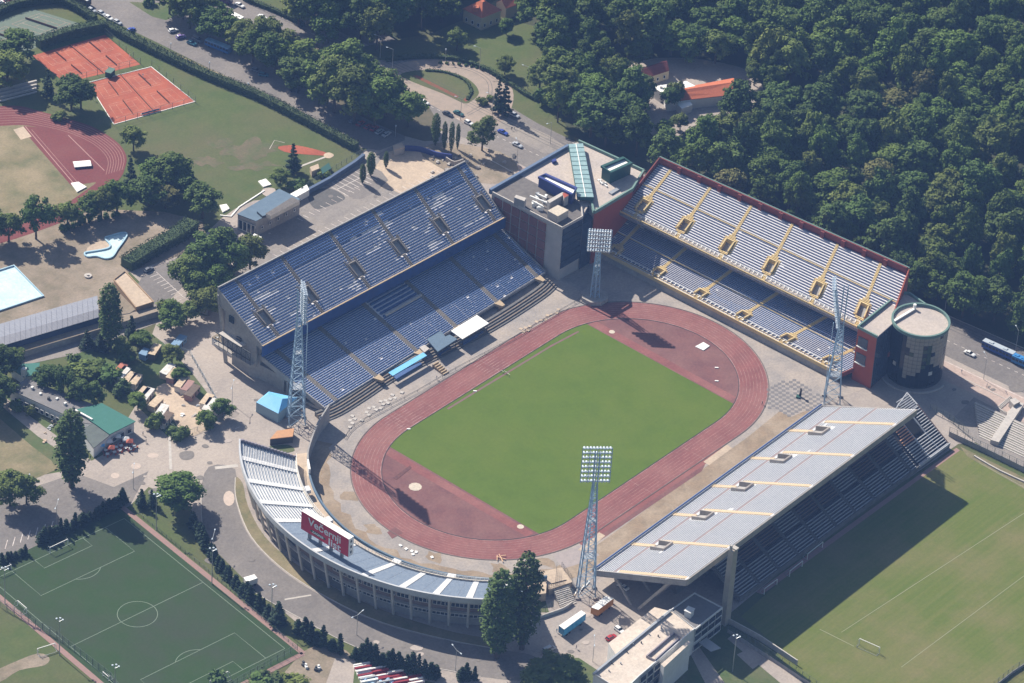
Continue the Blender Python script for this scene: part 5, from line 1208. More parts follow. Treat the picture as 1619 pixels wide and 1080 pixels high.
# ================================================================== floodlight towers
M_lat = mat('pale_blue_lattice', (0.30, 0.42, 0.54), (0.24, 0.36, 0.48), .4, rough=.5)
M_lamp = mat('lamp_glass', (0.50, 0.56, 0.62), rough=.25, spec=.7)
def tower(px, H, face, label, rows=8, cols=9, hw=9.4, base=2.9, headh=14.5, ped=False, tilt=0.0):
    c = G(*px); t = thing('floodlight_tower', label, 'floodlight tower', c, group='floodlight towers at the corners of the stadium')
    hb = H-headh; ca, sa = math.cos(face), math.sin(face)
    wd = lambda z: base+(0.75-base)*min(1, z/hb)
    cor = [(1, 1), (-1, 1), (-1, -1), (1, -1)]
    def pt(i, z): x, y = cor[i]; h = wd(z); return Vector((c.x+x*h*ca-y*h*sa, c.y+x*h*sa+y*h*ca, z))
    for i in range(4):
        mb = MB(); mb.bar(pt(i, .3), pt(i, hb), .30); mb.bar(pt(i, hb), pt(i, H-1), .22); mb.build('leg', M_lat, t)
    zs = [0.4]; 
    while zs[-1] < hb-1.5: zs.append(zs[-1]+max(2.2, wd(zs[-1])*1.55))
    zs[-1] = hb
    for i in range(4):
        mb = MB(); j = (i+1) % 4
        for a, b in zip(zs, zs[1:]): mb.bar(pt(i, a), pt(j, b), .12); mb.bar(pt(j, a), pt(i, b), .12); mb.bar(pt(i, b), pt(j, b), .12)
        mb.build('bracing', M_lat, t)
    mb = MB(); mb.box((c.x+ca*wd(5)*1.1, c.y+sa*wd(5)*1.1, .2), (.2, .5, hb), face); mb.build('ladder', M_lat, t)
    for z in (hb*.35, hb*.68): 
        mb = MB(); mb.box((c.x, c.y, z), (wd(z)*1.7, wd(z)*1.7, .1), face); mb.build('platform', M_steel, t)
    # lamp rack: horizontal beams, each with a row of lamps, plane faces the field
    fx, fy = ca, sa; rx, ry = -sa, ca
    for k in range(rows):
        z = hb+.8+(headh-1.2)*k/(rows-1); o = 1.2+tilt*k/(rows-1)
        p0 = Vector((c.x+fx*o-rx*hw/2, c.y+fy*o-ry*hw/2, z)); p1 = Vector((c.x+fx*o+rx*hw/2, c.y+fy*o+ry*hw/2, z))
        mb = MB(); mb.bar(p0, p1, .22, .3); b = mb.build('lamp_beam', M_lat, t)
        mb = MB()
        for j in range(cols):
            p = p0.lerp(p1, (j+.5)/cols); q = p+Vector((fx*.75, fy*.75, -.15)); mb.tube(p+Vector((0, 0, .1)), q, .22, .46, 8)
            mb.box((p.x-fx*.3, p.y-fy*.3, p.z-.1), (.5, .5, .55), face)
        mb.build('lamp', M_lamp, b)['kind'] = 'stuff'
    for s in (-1, -.5, 0, .5, 1):
        x = s*hw/2; mb = MB(); mb.bar((c.x+fx*1.0+rx*x, c.y+fy*1.0+ry*x, hb+.4), (c.x+fx*(1.0+tilt)+rx*x, c.y+fy*(1.0+tilt)+ry*x, H), .2); mb.build('rack_post', M_lat, t)
    mb = MB()
    if ped: mb.prism([(c.x+5.2*math.cos(a)*1.0, c.y+5.2*math.sin(a)) for a in [R(22+45*i) for i in range(8)]], 0.06, 1.6); mb.build('base', M_conc, t)
    else:
        for i in range(4): p = pt(i, 0); mb.box((p.x, p.y, 0), (1.4, 1.4, .7), face)
        mb.build('footing', M_conc, t)
    return t
def tower_h(b, tp):
    c = G(*b); best = min((abs((Vector((c.x, c.y, z))-CPOS).dot(CU)/(Vector((c.x, c.y, z))-CPOS).dot(CW)*CF-(540-tp)), z) for z in [k*.5 for k in range(10, 180)]); return best[1]
tower((926, 938), tower_h((926, 938), 712), math.atan2(1, 1), 'tall pale blue floodlight tower at the near corner beside the two poplars', hw=9.6)
tower((468, 668), tower_h((468, 668), 455), math.atan2(-.8, 1), 'pale blue floodlight tower rising in front of the left end of the blue grandstand', hw=9.0, headh=13)
tower((940, 472), tower_h((940, 472), 360), R(180+40), 'short floodlight tower on a concrete pedestal at the shaded far corner', rows=6, cols=9, hw=8.6, base=1.7, headh=9.6, ped=True)
tower((1315, 634), tower_h((1315, 634), 450), math.atan2(1, -.75), 'leaning rack floodlight tower beside the checkered paving and the drum building', hw=8.6, headh=17, tilt=3.0)

# ================================================================== pitches outside
# artificial pitch, lower left
pc_ = Vector((-177.9, 30.7)); pe = Vector((math.cos(1.44336), math.sin(1.44336))); pn = Vector((-pe.y, pe.x))
def PP(u, v): q = pc_+pe*u+pn*v; return (q.x, q.y)
PL, PW = 42.8, 27.0
t_ = thing('artificial_pitch', 'dark green artificial football pitch with red edging, lower left', 'football pitch', (pc_.x, pc_.y, 0))
mb = MB(); mb.poly([(*PP(-PL-4.6, -PW-2.2), .05), (*PP(PL+6, -PW-2.2), .05), (*PP(PL+6, PW+2.2), .05), (*PP(-PL-4.6, PW+2.2), .05)]); o = mb.build('turf', M_turf, t_)
if o.data.polygons[0].normal.z < 0: o.data.flip_normals()
M_rpath = mat('red_path', (0.30, 0.18, 0.155), (0.25, 0.165, 0.15), .8)
mb = MB()
for a, b in ((PP(-PL-5.6, -PW-3.2), PP(PL+8, -PW-3.2)), (PP(-PL-5.6, PW+3.2), PP(PL+8, PW+3.2)), (PP(-PL-5.6, -PW-3.2), PP(-PL-5.6, PW+3.2))): strip_mesh(mb, [a, b], 2.0, .062)
mb.build('edging_path', M_rpath, t_)
mb = MB(); LW = .16
def pl(*pts, closed=False): strip_mesh(mb, [PP(*p) for p in pts], LW, .075, closed=closed)
pl((-PL, -PW), (PL, -PW)); pl((-PL, PW), (PL, PW)); pl((PL, -PW), (PL, PW)); pl((-PL, -PW), (-PL, PW)); pl((0, -PW), (0, PW))
pl(*[(6.54*math.cos(2*math.pi*k/40), 6.54*math.sin(2*math.pi*k/40)) for k in range(40)], closed=True)
for s in (-1, 1):
    pl((s*PL, -19.1), (s*(PL-16.1), -19.1), (s*(PL-16.1), 19.1), (s*PL, 19.1)); pl((s*PL, -9.8), (s*(PL-5.2), -9.8), (s*(PL-5.2), 9.8), (s*PL, 9.8))
    pl(*[(s*(PL-11-7.2*math.cos(a)), 7.2*math.sin(a)) for a in [R(-44+88*k/14) for k in range(15)]])
mb.build('pitch_lines', M_lineG, t_)
def goal(loc, ang, w=7.32, h=2.44, label='', dp=1.8):
    t = thing('goal', label, 'goal', (loc[0], loc[1], 0.06)); d = Vector((math.cos(ang), math.sin(ang), 0)); n = Vector((-d.y, d.x, 0)); c = Vector((loc[0], loc[1], .06))
    a, b = c-d*w/2, c+d*w/2; U = Vector((0, 0, h))
    for p in (a, b): mb = MB(); mb.bar(p, p+U, .18); mb.build('post', M_white, t)
    mb = MB(); mb.bar(a+U, b+U, .18); mb.build('crossbar', M_white, t)
    mb = MB()
    for p in (a, b): mb.bar(p+U, p+n*dp*.5+U, .08); mb.bar(p+n*dp*.5+U, p+n*dp+Vector((0, 0, .1)), .08); mb.bar(p, p+n*dp+Vector((0, 0, .1)), .08)
    mb.bar(a+n*dp+Vector((0, 0, .1)), b+n*dp+Vector((0, 0, .1)), .08); mb.build('net_frame', M_steel, t)
    return t
ea = math.atan2(pn.y, pn.x)
g1 = G(94, 845); goal(PP(PL, 0), ea+math.pi, label='white goal at the far end of the artificial pitch below the hedge', w=7.3)
g2 = G(8, 905); goal((g2.x, g2.y), ea+math.pi, w=5, h=2, label='small white goal by the corner of the artificial pitch, left of the main goal')
goal(PP(PL-18, PW+1), ea-math.pi/2, w=5, h=2, label='small white goal standing sideways at the left touchline')
goal(PP(-PL, 0), ea, label='white goal at the near end of the artificial pitch beside the bush')
g3 = G(167, 1073); goal((g3.x, g3.y), ea+math.pi/2, w=3, h=1.8, label='tiny white goal at the left touchline near the bottom of the picture')
# second pitch at the very lower left
sheet('lawn_pitch', [(-300, 900), (-40, 920), (0, 950), (40, 985), (160, 1090), (160, 1200), (-400, 1300)], .03, M_grass)
sheet('worn_path', smooth_ring([(-20, 1068), (20, 1048), (60, 1033), (78, 1040), (70, 1052), (30, 1060), (0, 1078)], 3), .05, M_dirt)
g4 = G(73, 1030); goal((g4.x, g4.y), ea-.2, w=6.2, h=2.2, label='white goal on the grass outside the artificial pitch, lower left corner')
# training pitch, lower right
mt = mat('training_grass', (0.084, 0.120, 0.012), (0.128, 0.140, 0.030), .55, c3=(0.185, 0.150, 0.068), s3=0.035, f3=.6, stretch=(.02, 1.0, 1.0, 0.02), contrast=(.36, .66), amt=.75, det=8, mott=(.1, .9))
sheet('training_pitch', [(1513, 709), (1300, 860), (1160, 985), (1150, 1000), (1300, 1095), (1420, 1200), (1900, 1200), (2100, 900), (1660, 772), (1640, 765)], .03, mt)
sheet('pitch_edge', [(1512, 708), (1518, 712), (1462, 752), (1205, 940), (1195, 936)], .05, M_rpath)
# dry margins
sheet('worn_strip', [(1518, 706), (1640, 765), (1800, 830), (1800, 850), (1640, 785), (1530, 722)], .045, M_scrub)
mb = MB()
q0, q1, q2, q3 = G(1262, 960), G(1345, 1005), G(1432, 1050), G(1545, 1080)
strip_mesh(mb, [G(1296, 995), G(1350, 1022)], .25, .06); strip_mesh(mb, [G(1330, 1000), G(1640, 798)], .2, .06); strip_mesh(mb, [G(1425, 1055), G(1640, 895)], .2, .06); strip_mesh(mb, [G(1548, 732), G(1640, 782)], .2, .06)
mb.build('pitch_lines', mat('faded_line', (0.26, 0.27, 0.17)))['kind'] = 'structure'
ga_, gb_ = G(1358, 1019), G(1390, 1033); dgo = (gb_-ga_); goal(((ga_+gb_)/2).xy, math.atan2(dgo.y, dgo.x)+math.pi, w=dgo.length, label='white goal standing alone on the sunlit part of the training pitch')
for k, (a, b) in enumerate((((1208, 940), (1228, 925)), ((1248, 912), (1268, 896)), ((1276, 885), (1300, 866)))):
    p, q = G(*a), G(*b); dg = q-p; goal(((p+q)/2).xy, math.atan2(dg.y, dg.x), w=dg.length, label=['white goal in the shade nearest the chimney', 'white goal in the shade, the middle one of three by the stand', 'white goal in the shade, farthest of three from the chimney'][k])

# ================================================================== fences, walls, hedges' walls
M_fence = mat('fence_steel', (0.10, 0.13, 0.12), rough=.6)
def fence(name, px, h, label, m=M_fence, step=3.0, rails=(1.0,), mesh_=True, panel=None, cat='fence', base=0.0, thick=.09):
    P = [G(*q) if len(q) == 2 and not isinstance(q, Vector) else q for q in px]; t = thing(name, label, cat, P[0])
    mbp = MB(); L = 0
    for a, b in zip(P, P[1:]):
        n = max(1, round((b-a).length/step))
        for i in range(n+1 if b is P[-1] else n):
            p = a.lerp(b, i/n); q = MB(); q.bar(p, p+Vector((0, 0, h)), thick*1.3); q.build('post', m, t)
        for r in rails: mbp.bar(a+Vector((0, 0, h*r)), b+Vector((0, 0, h*r)), thick*.7)
        if mesh_:
            nw = max(1, int((b-a).length/.9))
            for i in range(nw): p = a.lerp(b, i/nw); mbp.bar(p, p+Vector((0, 0, h)), .025)
            for r in (.2, .4, .6, .8): mbp.bar(a+Vector((0, 0, h*r)), b+Vector((0, 0, h*r)), .025)
    mbp.build('mesh_panel' if mesh_ else 'rail', m, t)
    if panel:
        for a, b in zip(P, P[1:]): q = MB(); wall_strip(q, [(a.x, a.y), (b.x, b.y)], .12, base, base+panel); q.build('panel', M_wallg, t)
    return t
fence('ball_fence', [(0, 960), (90, 1010)], 3.2, 'tall dark ball fence on the left edge of the artificial pitch', rails=(.35, .7, 1))
fence('ball_fence', [(90, 1010), (175, 1075), (200, 1110)], 3.2, 'tall dark ball fence at the left edge of the artificial pitch near the bottom', rails=(.35, .7, 1))
fence('pitch_fence', [(205, 803), (330, 905), (470, 1028)], 1.3, 'low grey railing along the red path beside the conical trees', rails=(.5, 1), mesh_=False, step=2.5)
fence('pitch_fence', [(470, 1028), (375, 1082), (300, 1130)], 2.8, 'mesh fence at the near end of the artificial pitch', rails=(.5, 1))
fence('training_fence', [(1150, 1000), (1225, 1048), (1300, 1098)], 4.0, 'tall dark fence at the near end of the training pitch', rails=(.5, 1), panel=1.4)
fence('training_fence', [(1500, 690), (1560, 718), (1640, 757)], 4.2, 'tall fence with grey wall between the training pitch and the terraces', rails=(.5, 1), panel=2.2)
fence('training_fence', [(1570, 1090), (1600, 1066), (1640, 1040)], 3.4, 'fence at the lower right corner of the training pitch', rails=(.5, 1), panel=1.2)
fence('meadow_fence', [(478, 300), (540, 262), (572, 243)], 2.0, 'thin fence between the sand diamond and the blue wall', rails=(1,))
fence('court_fence', [(103, 133), (222, 102), (166, 55)], 3.0, 'high thin fence round the clay courts nearer the green court', rails=(.5, 1), mesh_=False, step=5)
fence('court_fence', [(180, 199), (309, 163), (240, 105)], 3.0, 'high thin fence round the white edged clay courts', rails=(.5, 1), mesh_=False, step=5)
fence('yard_fence', [(250, 545), (300, 560), (345, 640), (372, 650), (345, 668), (290, 690), (235, 650), (200, 612)], 1.8, 'pale blue sheet fence round the container yard', m=mat('blue_grey_fence', (0.22, 0.28, 0.31)), rails=(1,), panel=None)
fence('gate_fence', [(840, 980), (905, 942), (880, 915)], 2.4, 'grey mesh fence beside the stair under the near tower', rails=(1,))
fence('gate_fence', [(1530, 690), (1500, 665), (1470, 650)], 3.0, 'grey gates by the outer stand under the drum shadow', rails=(.5, 1))
def wallthing(name, px, h, w, m, label, cat='wall', closed=False, curve_=True):
    pts = smooth_ring(px, 3, closed=False) if curve_ and len(px) > 2 else px
    P = [G(*q) for q in pts]; mb = MB(); wall_strip(mb, [(p.x, p.y) for p in P], w, 0, h); o = mb.build(name, m); tag(o, label, cat); return o
wallthing('parking_wall', [(430, 330), (470, 315), (520, 288), (560, 262), (575, 250)], 2.0, 1.2, mat('blue_capped_wall', (0.10, 0.14, 0.22), (0.08, 0.11, 0.18), .4), 'blue topped wall along the upper edge of the car park', curve_=False)
wallthing('site_wall', [(640, 238), (665, 240), (690, 248), (715, 252)], 2.2, .6, M_navy, 'dark blue hoarding curving behind the sandy yard')
wallthing('site_wall', [(705, 255), (718, 262), (732, 258)], 2.0, .5, M_conc, 'low rubble wall behind the tip of the blue grandstand')
wallthing('training_wall', [(1540, 722), (1580, 745), (1640, 772)], .6, .5, M_concL, 'low pale wall at the head of the training pitch')
wallthing('chimney_wall', [(1150, 985), (1200, 1012), (1260, 1052)], 2.2, .4, M_concL, 'pale wall running from the chimney along the office garden', curve_=False)
wallthing('kerb_wall', [(832, 985), (862, 975), (890, 965), (905, 955)], 1.2, .4, M_concL, 'short pale wall beside the blue trailer')

# ================================================================== buildings outside the bowl
def building(name, px, z, mwall, mroof, label, cat='building', par=None, over=0.0, z0=0.0):
    W = ring3(px, z); c = (sum(p[0] for p in W)/len(W), sum(p[1] for p in W)/len(W), 0)
    t = thing(name, label, cat, c); mb = MB(); mb.prism(W, z0, z-.3); mb.build('wall', mwall, t)
    R2 = [(c[0]+(p[0]-c[0])*(1+over), c[1]+(p[1]-c[1])*(1+over)) for p in W]
    mb = MB(); mb.prism(R2, z-.29, z, bottom=True); mb.build('roof', mroof, t)
    if par:
        mb = MB(); wall_strip(mb, R2, .35, z+.002, z+par, closed=True); mb.build('parapet', mwall, t)
    return t
def windows(t, p, q, z, n, w, h, z_is_top=False, m=M_glass, frame=M_white, inset=.08, px=True, zr=0, name='window'):
    """n windows on the wall from p to q (pixels of the roof edge at height zr)"""
    a, b = (G(*p, zr), G(*q, zr)) if px else (p, q)
    a, b = a.xy, b.xy; d = b-a; L = d.length; d.normalize(); nn = Vector((d.y, -d.x)); nn = nn if nn.dot(CPOS.xy-a) > 0 else -nn; ang = math.atan2(d.y, d.x)
    for i in range(n):
        c = a+d*(L*(i+.5)/n)+nn*.06
        mb = MB(); mb.box((c.x, c.y, z), (w, .14, h), ang); o = mb.build(name, m, t)
        mb = MB(); c2 = c+nn*.08
        for ox in (-w/2-.06, w/2+.06): e = c2+d*ox; mb.box((e.x, e.y, z-.1), (.12, .1, h+.2), ang)
        mb.box((c2.x, c2.y, z-.16), (w+.3, .16, .12), ang); mb.box((c2.x, c2.y, z+h+.02), (w+.24, .1, .1), ang); mb.build('frame', frame, o)
M_ww = mat('white_render', (0.68, 0.675, 0.67), (0.58, 0.58, 0.575), .3)
M_ofroof = mat('office_roof', (0.58, 0.49, 0.41), (0.48, 0.41, 0.345), .25, c3=(0.64, 0.56, 0.49), s3=.12)
M_grroof = mat('grey_roof', (0.20, 0.19, 0.19), (0.16, 0.155, 0.155), .4)
# office building, bottom
ob = building('office_building', [(938, 1066), (1060, 965), (1098, 995), (1010, 1070), (985, 1095)], 10.5, M_ww, M_ofroof, 'white flat roofed office building at the bottom beside the chimney', par=.5)
W = ring3([(1033, 966), (1058, 972), (968, 1047), (935, 1018)], 9.0)
mb = MB(); mb.prism(ring3([(962, 1017), (1035, 960), (1062, 967), (975, 1037)], 8.5), 0, 8.5, 0, 1); mb.build('wing', [M_ww, M_ofroof], ob)
mb = MB(); mb.prism(ring3([(1060, 965), (1082, 950), (1142, 962), (1100, 993)], 10.0), 0, 10.0, 0, 1)
mb = MB(); mb.prism(ring3([(1058, 966), (1098, 937), (1142, 960), (1098, 995)], 10.2), 0, 10.2, 0, 1); mb.build('wing', [M_ww, M_grroof], ob)
mb = MB(); wall_strip(mb, ring3([(1058, 966), (1098, 937), (1142, 960), (1098, 995)], 10.7), .35, 10.2, 10.7); mb.build('parapet', M_ww, ob)
mb = MB(); mb.prism(ring3([(1045, 1050), (1088, 1013), (1092, 1016), (1050, 1055)], 11.5), 0, 11.5, 0, 1); mb.build('stair_tower', [M_ww, M_ofroof], ob)
mb = MB(); c = G(1090, 966, 12.2); mb.box((c.x, c.y, 10.2), (2.6, 2.2, 2.4), R(10)); mb.box((c.x, c.y, 12.6), (3.0, 2.6, .2), R(10)); mb.build('roof_box', M_ww, ob)
mb = MB(); P = ring3([(1022, 1040), (1065, 1003), (1075, 1010), (1035, 1046)], 10.5); wall_strip(mb, P, .4, 10.502, 11.4, closed=True); mb.build('roof_well', mat('lilac_wall', (0.30, 0.27, 0.29)), ob)
mb = MB(); wall_strip(mb, ring3([(938, 1066), (1060, 966)], 11), .7, 10.6, 11.3); mb.build('gutter', M_steel, ob)
for i in range(9):
    c = G(960+i*11+rnd.uniform(-4, 4), 1058-i*8.2+rnd.uniform(-6, 8), 10.5); mb = MB(); mb.tube((c.x, c.y, 10.5), (c.x, c.y, 11.1), .25, .25, 6); mb.build('roof_vent', M_dark if i % 2 else M_steel, ob)
for zz in (1.6, 5.2, 8.0): windows(ob, (1099, 995), (1142, 961), zz-.5, 4, 3.6, 2.3, zr=10.2)
for zz in (1.6, 5.2, 8.0): windows(ob, (1012, 1070), (1045, 1042), zz-.5, 3, 3.2, 2.3, zr=10.5)
mb = MB(); P = ring3([(1105, 1016), (1117, 1008), (1140, 1025), (1124, 1030)], 3.2); mb.prism(P, 3.0, 3.25, bottom=True); mb.build('porch_roof', M_steel, ob)
# chimney
ct = G(1146, 985); t_ = thing('chimney', 'tall square concrete chimney between the office building and the outer stand', 'chimney', ct)
mb = MB(); hC = tower_h((1146, 985), 868); mb.hexa([(ct.x+sx*1.45, ct.y+sy*1.1, 0) for sx, sy in ((-1, -1), (1, -1), (1, 1), (-1, 1))]+[(ct.x+sx*1.3, ct.y+sy*1.0, hC) for sx, sy in ((-1, -1), (1, -1), (1, 1), (-1, 1))]); mb.build('shaft', mat('chimney_concrete', (0.40, 0.355, 0.30), (0.32, 0.29, 0.25), .4), t_)
mb = MB(); mb.box((ct.x+.6, ct.y-.3, hC), (1.6, 2.0, .5)); mb.box((ct.x-1.0, ct.y+.2, hC), (.7, .7, 2.0)); mb.build('cap', M_concL, t_)
# block by the car park, upper left
pb_ = building('service_building', [(376, 338), (441, 299), (474, 315), (405, 349)], 7.0, M_wallg, M_slate, 'grey two storey service building with blue grey roof by the upper car park', over=.02)
mb = MB(); mb.prism(ring3([(420, 336), (462, 310), (474, 316), (428, 340)], 9.0), 7.001, 8.6, 0, 1); mb.build('upper_storey', [M_cr, M_roofD], pb_)
mb = MB(); mb.prism(ring3([(406, 333), (420, 331), (428, 337), (415, 341)], 8.2), 7.001, 8.0, 0, 1); mb.build('roof_step', [M_dark, M_slate], pb_)
windows(pb_, (378, 339), (404, 350), 1.0, 4, 1.6, 3.8, zr=7, name='window'); windows(pb_, (408, 350), (472, 316), 3.0, 5, .9, .9, zr=7)
t_ = building('container', [(458, 307), (485, 292), (489, 300), (462, 315)], 2.8, M_white, M_white, 'long white cabin container against the blue topped wall', 'container')
t_ = building('container', [(395, 378), (402, 369), (415, 375), (407, 384)], 2.6, M_wallg, M_white, 'small white container beside the service building', 'container')
t_ = building('gatehouse', [(622, 230), (635, 226), (639, 233), (624, 237)], 3.0, M_wallg, M_tan, 'small gatehouse with sandy roof at the yard gate', 'hut', over=.1)
t_ = building('dugout', [(490, 264), (503, 259), (505, 266), (493, 271)], 2.6, M_tan, M_tan, 'small tan roofed shelter beside the sand diamond', 'shelter')
t_ = building('dugout', [(507, 266), (520, 257), (524, 266), (510, 275)], 2.6, M_dark, M_dgreen, 'dark green box shelter beside the sand diamond', 'shelter')
# pool long building with two roof planes
lb = thing('pool_pavilion', 'long low building with grey and white sheet roof beside the pools', 'building', G(80, 520))
M_sheetG = mat('grey_sheet_roof', (0.26, 0.27, 0.31), (0.20, 0.21, 0.25), 1.2, stretch=(3, .3, 1)); M_sheetW = mat('white_sheet_roof', (0.52, 0.50, 0.52), (0.42, 0.41, 0.44), 1.0, stretch=(3, .3, 1))
A_, B_, C_, D_ = G(-60, 530, 5.5), G(154, 468, 5.5), G(156, 489, 6.4), G(-60, 551, 6.4)
E_, F_ = G(156, 502, 5.0), G(-60, 566, 5.0)
n = 26
for i in range(n):
    u, v = i/n+.0008, (i+1)/n-.0008
    for (p0, p1, q0, q1, mm_) in ((A_, B_, D_, C_, M_sheetG), (D_, C_, F_, E_, M_sheetW)):
        a, b, c, d = p0.lerp(p1, u), p0.lerp(p1, v), q0.lerp(q1, v), q0.lerp(q1, u); mb = MB(); up = Vector((0, 0, .15+.02*(i % 2))); mb.hexa([a, b, c, d, a+up, b+up, c+up, d+up]); mb.build('roof_sheet', mm_, lb)
mb = MB(); mb.prism([(p.x, p.y) for p in (A_, B_, E_, F_)], 0, 4.7); mb.build('wall', mat('navy_wall', (0.06, 0.08, 0.15)), lb)
mb = MB(); mb.prism([(p.x, p.y) for p in [G(-60, 570, 2.6), G(158, 508, 2.6), G(247, 484, 2.6), G(250, 492, 2.6), G(158, 520, 2.6), G(-60, 584, 2.6)]], 0, 2.6, 0, 1); mb.build('front_wall', [M_wallg, M_dirt], lb)
windows(lb, (160, 518), (245, 492), .9, 12, 1.6, .9, zr=2.6, m=M_glass); windows(lb, (-50, 580), (155, 520), .9, 24, 1.6, .9, zr=2.6, m=M_glass)
cbx = building('cafe_block', [(180, 443), (198, 430), (243, 478), (215, 487)], 4.0, mat('ochre_wall', (0.35, 0.24, 0.15)), M_tan, 'flat sandy roofed cafe block beside the tall poplar', par=.4)
mb = MB(); mb.prism(ring3([(182, 455), (214, 489), (205, 495), (186, 498), (170, 480)], 2.8), 0, 2.8, 0, 1); mb.build('terrace', [M_cr, M_dirt], cbx)
# pools
def pool(px, label, depth=1.2):
    W = [(G(x, y).x, G(x, y).y) for x, y in px]
    c = (sum(p[0] for p in W)/len(W), sum(p[1] for p in W)/len(W)); t = thing('swimming_pool', label, 'pool', (*c, 0))
    ring = W; mb = MB(); wall_strip(mb, ring, .55, 0.02, .6, closed=True); mb.build('rim', mat('pool_rim', (0.30, 0.48, 0.60), (0.42, 0.55, 0.62), .8), t)
    mb = MB(); mb.poly([(x, y, .08) for x, y in ring]); o = mb.build('basin', mat('pale_blue_basin', (0.46, 0.62, 0.68), (0.60, 0.72, 0.75), .25, c3=(0.40, 0.50, 0.50), s3=.12, f3=.7, mott=(.12, .5)), t); tri_fix(o.data)
    if o.data.polygons[0].normal.z < 0: o.data.flip_normals()
    return t
pool([(-60, 447), (22, 421), (69, 469), (-60, 512)], 'large empty pale blue rectangular swimming pool at the left edge')
pool(smooth_ring([(134, 401), (150, 398), (170, 394), (174, 388), (166, 378), (175, 374), (194, 369), (201, 372), (195, 383), (186, 395), (178, 407), (166, 410), (152, 406), (138, 407)], 3), 'small empty curvy children pool in the dry ground')
mb = MB(); c = G(139, 437); mb.tube((c.x, c.y, .05), (c.x, c.y, .5), 1.4, 1.4, 16); mb.tube((c.x, c.y, .5), (c.x, c.y, .9), .5, .5, 10); tag(mb.build('fountain', M_concL), 'small round pale fountain basin on the dry ground', 'fountain')
mb = MB(); mb.bar(G(200, 405, .5), G(220, 398, .5), .6, .2); tag(mb.build('bench', M_concL), 'long pale bench beside the curvy children pool', 'bench')
# restaurant with green roof
rs = building('restaurant', [(16, 616), (42, 599), (170, 648), (166, 672), (130, 668)], 4.4, M_ww, M_grroof, 'long low restaurant building with grey felt roof and green sheet wing', over=.01)
for z_, px_, m_ in ((5.0, [(119, 647), (160, 637), (212, 665), (172, 685)], mat('green_sheet_roof', (0.028, 0.135, 0.105), (0.035, 0.15, 0.12), .6, rough=.5)), (4.6, [(128, 681), (148, 667), (174, 686), (148, 707)], mat('moss_grey_roof', (0.11, 0.13, 0.12), (0.09, 0.105, 0.10), .5)), (3.6, [(18, 582), (36, 575), (62, 573), (60, 590), (37, 595)], mat('green_sheet_roof', (0.03, .1, .1)))):
    W = ring3(px_, z_); mb = MB(); mb.prism(W, 0, z_-.3); mb.build('wall', M_ww, rs); mb = MB(); mb.prism([((p[0]-W[0][0])*1.03+W[0][0]-.2, (p[1]-W[0][1])*1.03+W[0][1]-.1) for p in W], z_-.3, z_, bottom=True); mb.build('roof', m_, rs)
windows(rs, (22, 622), (120, 668), 1.4, 12, 1.3, 1.4, zr=4.4); windows(rs, (175, 686), (210, 667), 1.2, 3, 1.8, 1.6, zr=5)
mb = MB(); c = G(38, 588, 5); mb.box((c.x, c.y, 0), (1.6, 1.6, 6.5), .4); mb.build('chimney', M_ww, rs)
mb = MB(); a, b = G(119, 648, 5.3), G(146, 663, 5.3); mb.bar(a, b, .6, .3); a, b = G(132, 655, 5.3), G(170, 652, 5.3); mb.build('roof_edge', M_white, rs)
for i in range(7): c = G(38+i*13, 610+i*6+rnd.uniform(-3, 5), 4.4); mb = MB(); mb.box((c.x, c.y, 4.4), (1.0, .7, .5+.4*(i % 2)), rnd.random()); mb.build('roof_vent', M_white if i % 3 else M_dark, rs)
# container yard
cont_m = [mat('rusty_cream', (0.58, 0.47, 0.34), (0.42, 0.31, 0.22), .8), mat('rusty_white', (0.66, 0.65, 0.63), (0.50, 0.46, 0.42), 1.0), mat('rust_pink', (0.36, 0.20, 0.18), (0.28, 0.18, 0.16), .8), mat('rust_brown', (0.16, 0.115, 0.09), (0.11, 0.085, 0.07), .8), mat('sheet_blue', (0.16, 0.27, 0.40), (0.2, 0.3, 0.42), .8), mat('faded_red', (0.42, 0.15, 0.10))]
CT = [((265, 583), 0, 1, 'brown roofed white container at the top of the yard'), ((274, 590), 2, 0, 'pink container with tan roof at the top of the yard'), ((288, 603), 1, 0, 'long cream container in the right row of the yard'), ((296, 609), 1, 2, 'container with rusty pink roof in the right row'), ((304, 617), 2, 3, 'pink container with brown roof in the right row'), ((327, 631), 1, 0, 'container with pale debris on its roof in the right row'), ((336, 640), 1, 1, 'large white striped container at the end of the right row'), ((204, 597), 1, 0, 'tan roofed hut in the left row of the yard'), ((214, 599), 1, 0, 'narrow cream hut beside the tan one in the left row'), ((232, 622), 1, 1, 'white sheet roofed huts in the middle of the left row'), ((246, 635), 0, 0, 'wide cream roofed hut in the left row'), ((256, 648), 1, 1, 'white roofed container in the left row'), ((262, 660), 1, 3, 'white hut with brown roof at the near end of the left row'), ((190, 583), 5, 5, 'faded red roofed shed at the top of the left row'), ((194, 589), 1, 1, 'pale sheet roofed shed behind the red one'), ((229, 556), 4, 4, 'small pale blue cab hut on the grass'), ((244, 552), 3, 0, 'rusty cream roofed shed on the grass'), ((283, 538), 4, 4, 'blue site container beside the fence and the yard'), ((228, 617), 0, 0, 'small tan lean-to in the left row')]
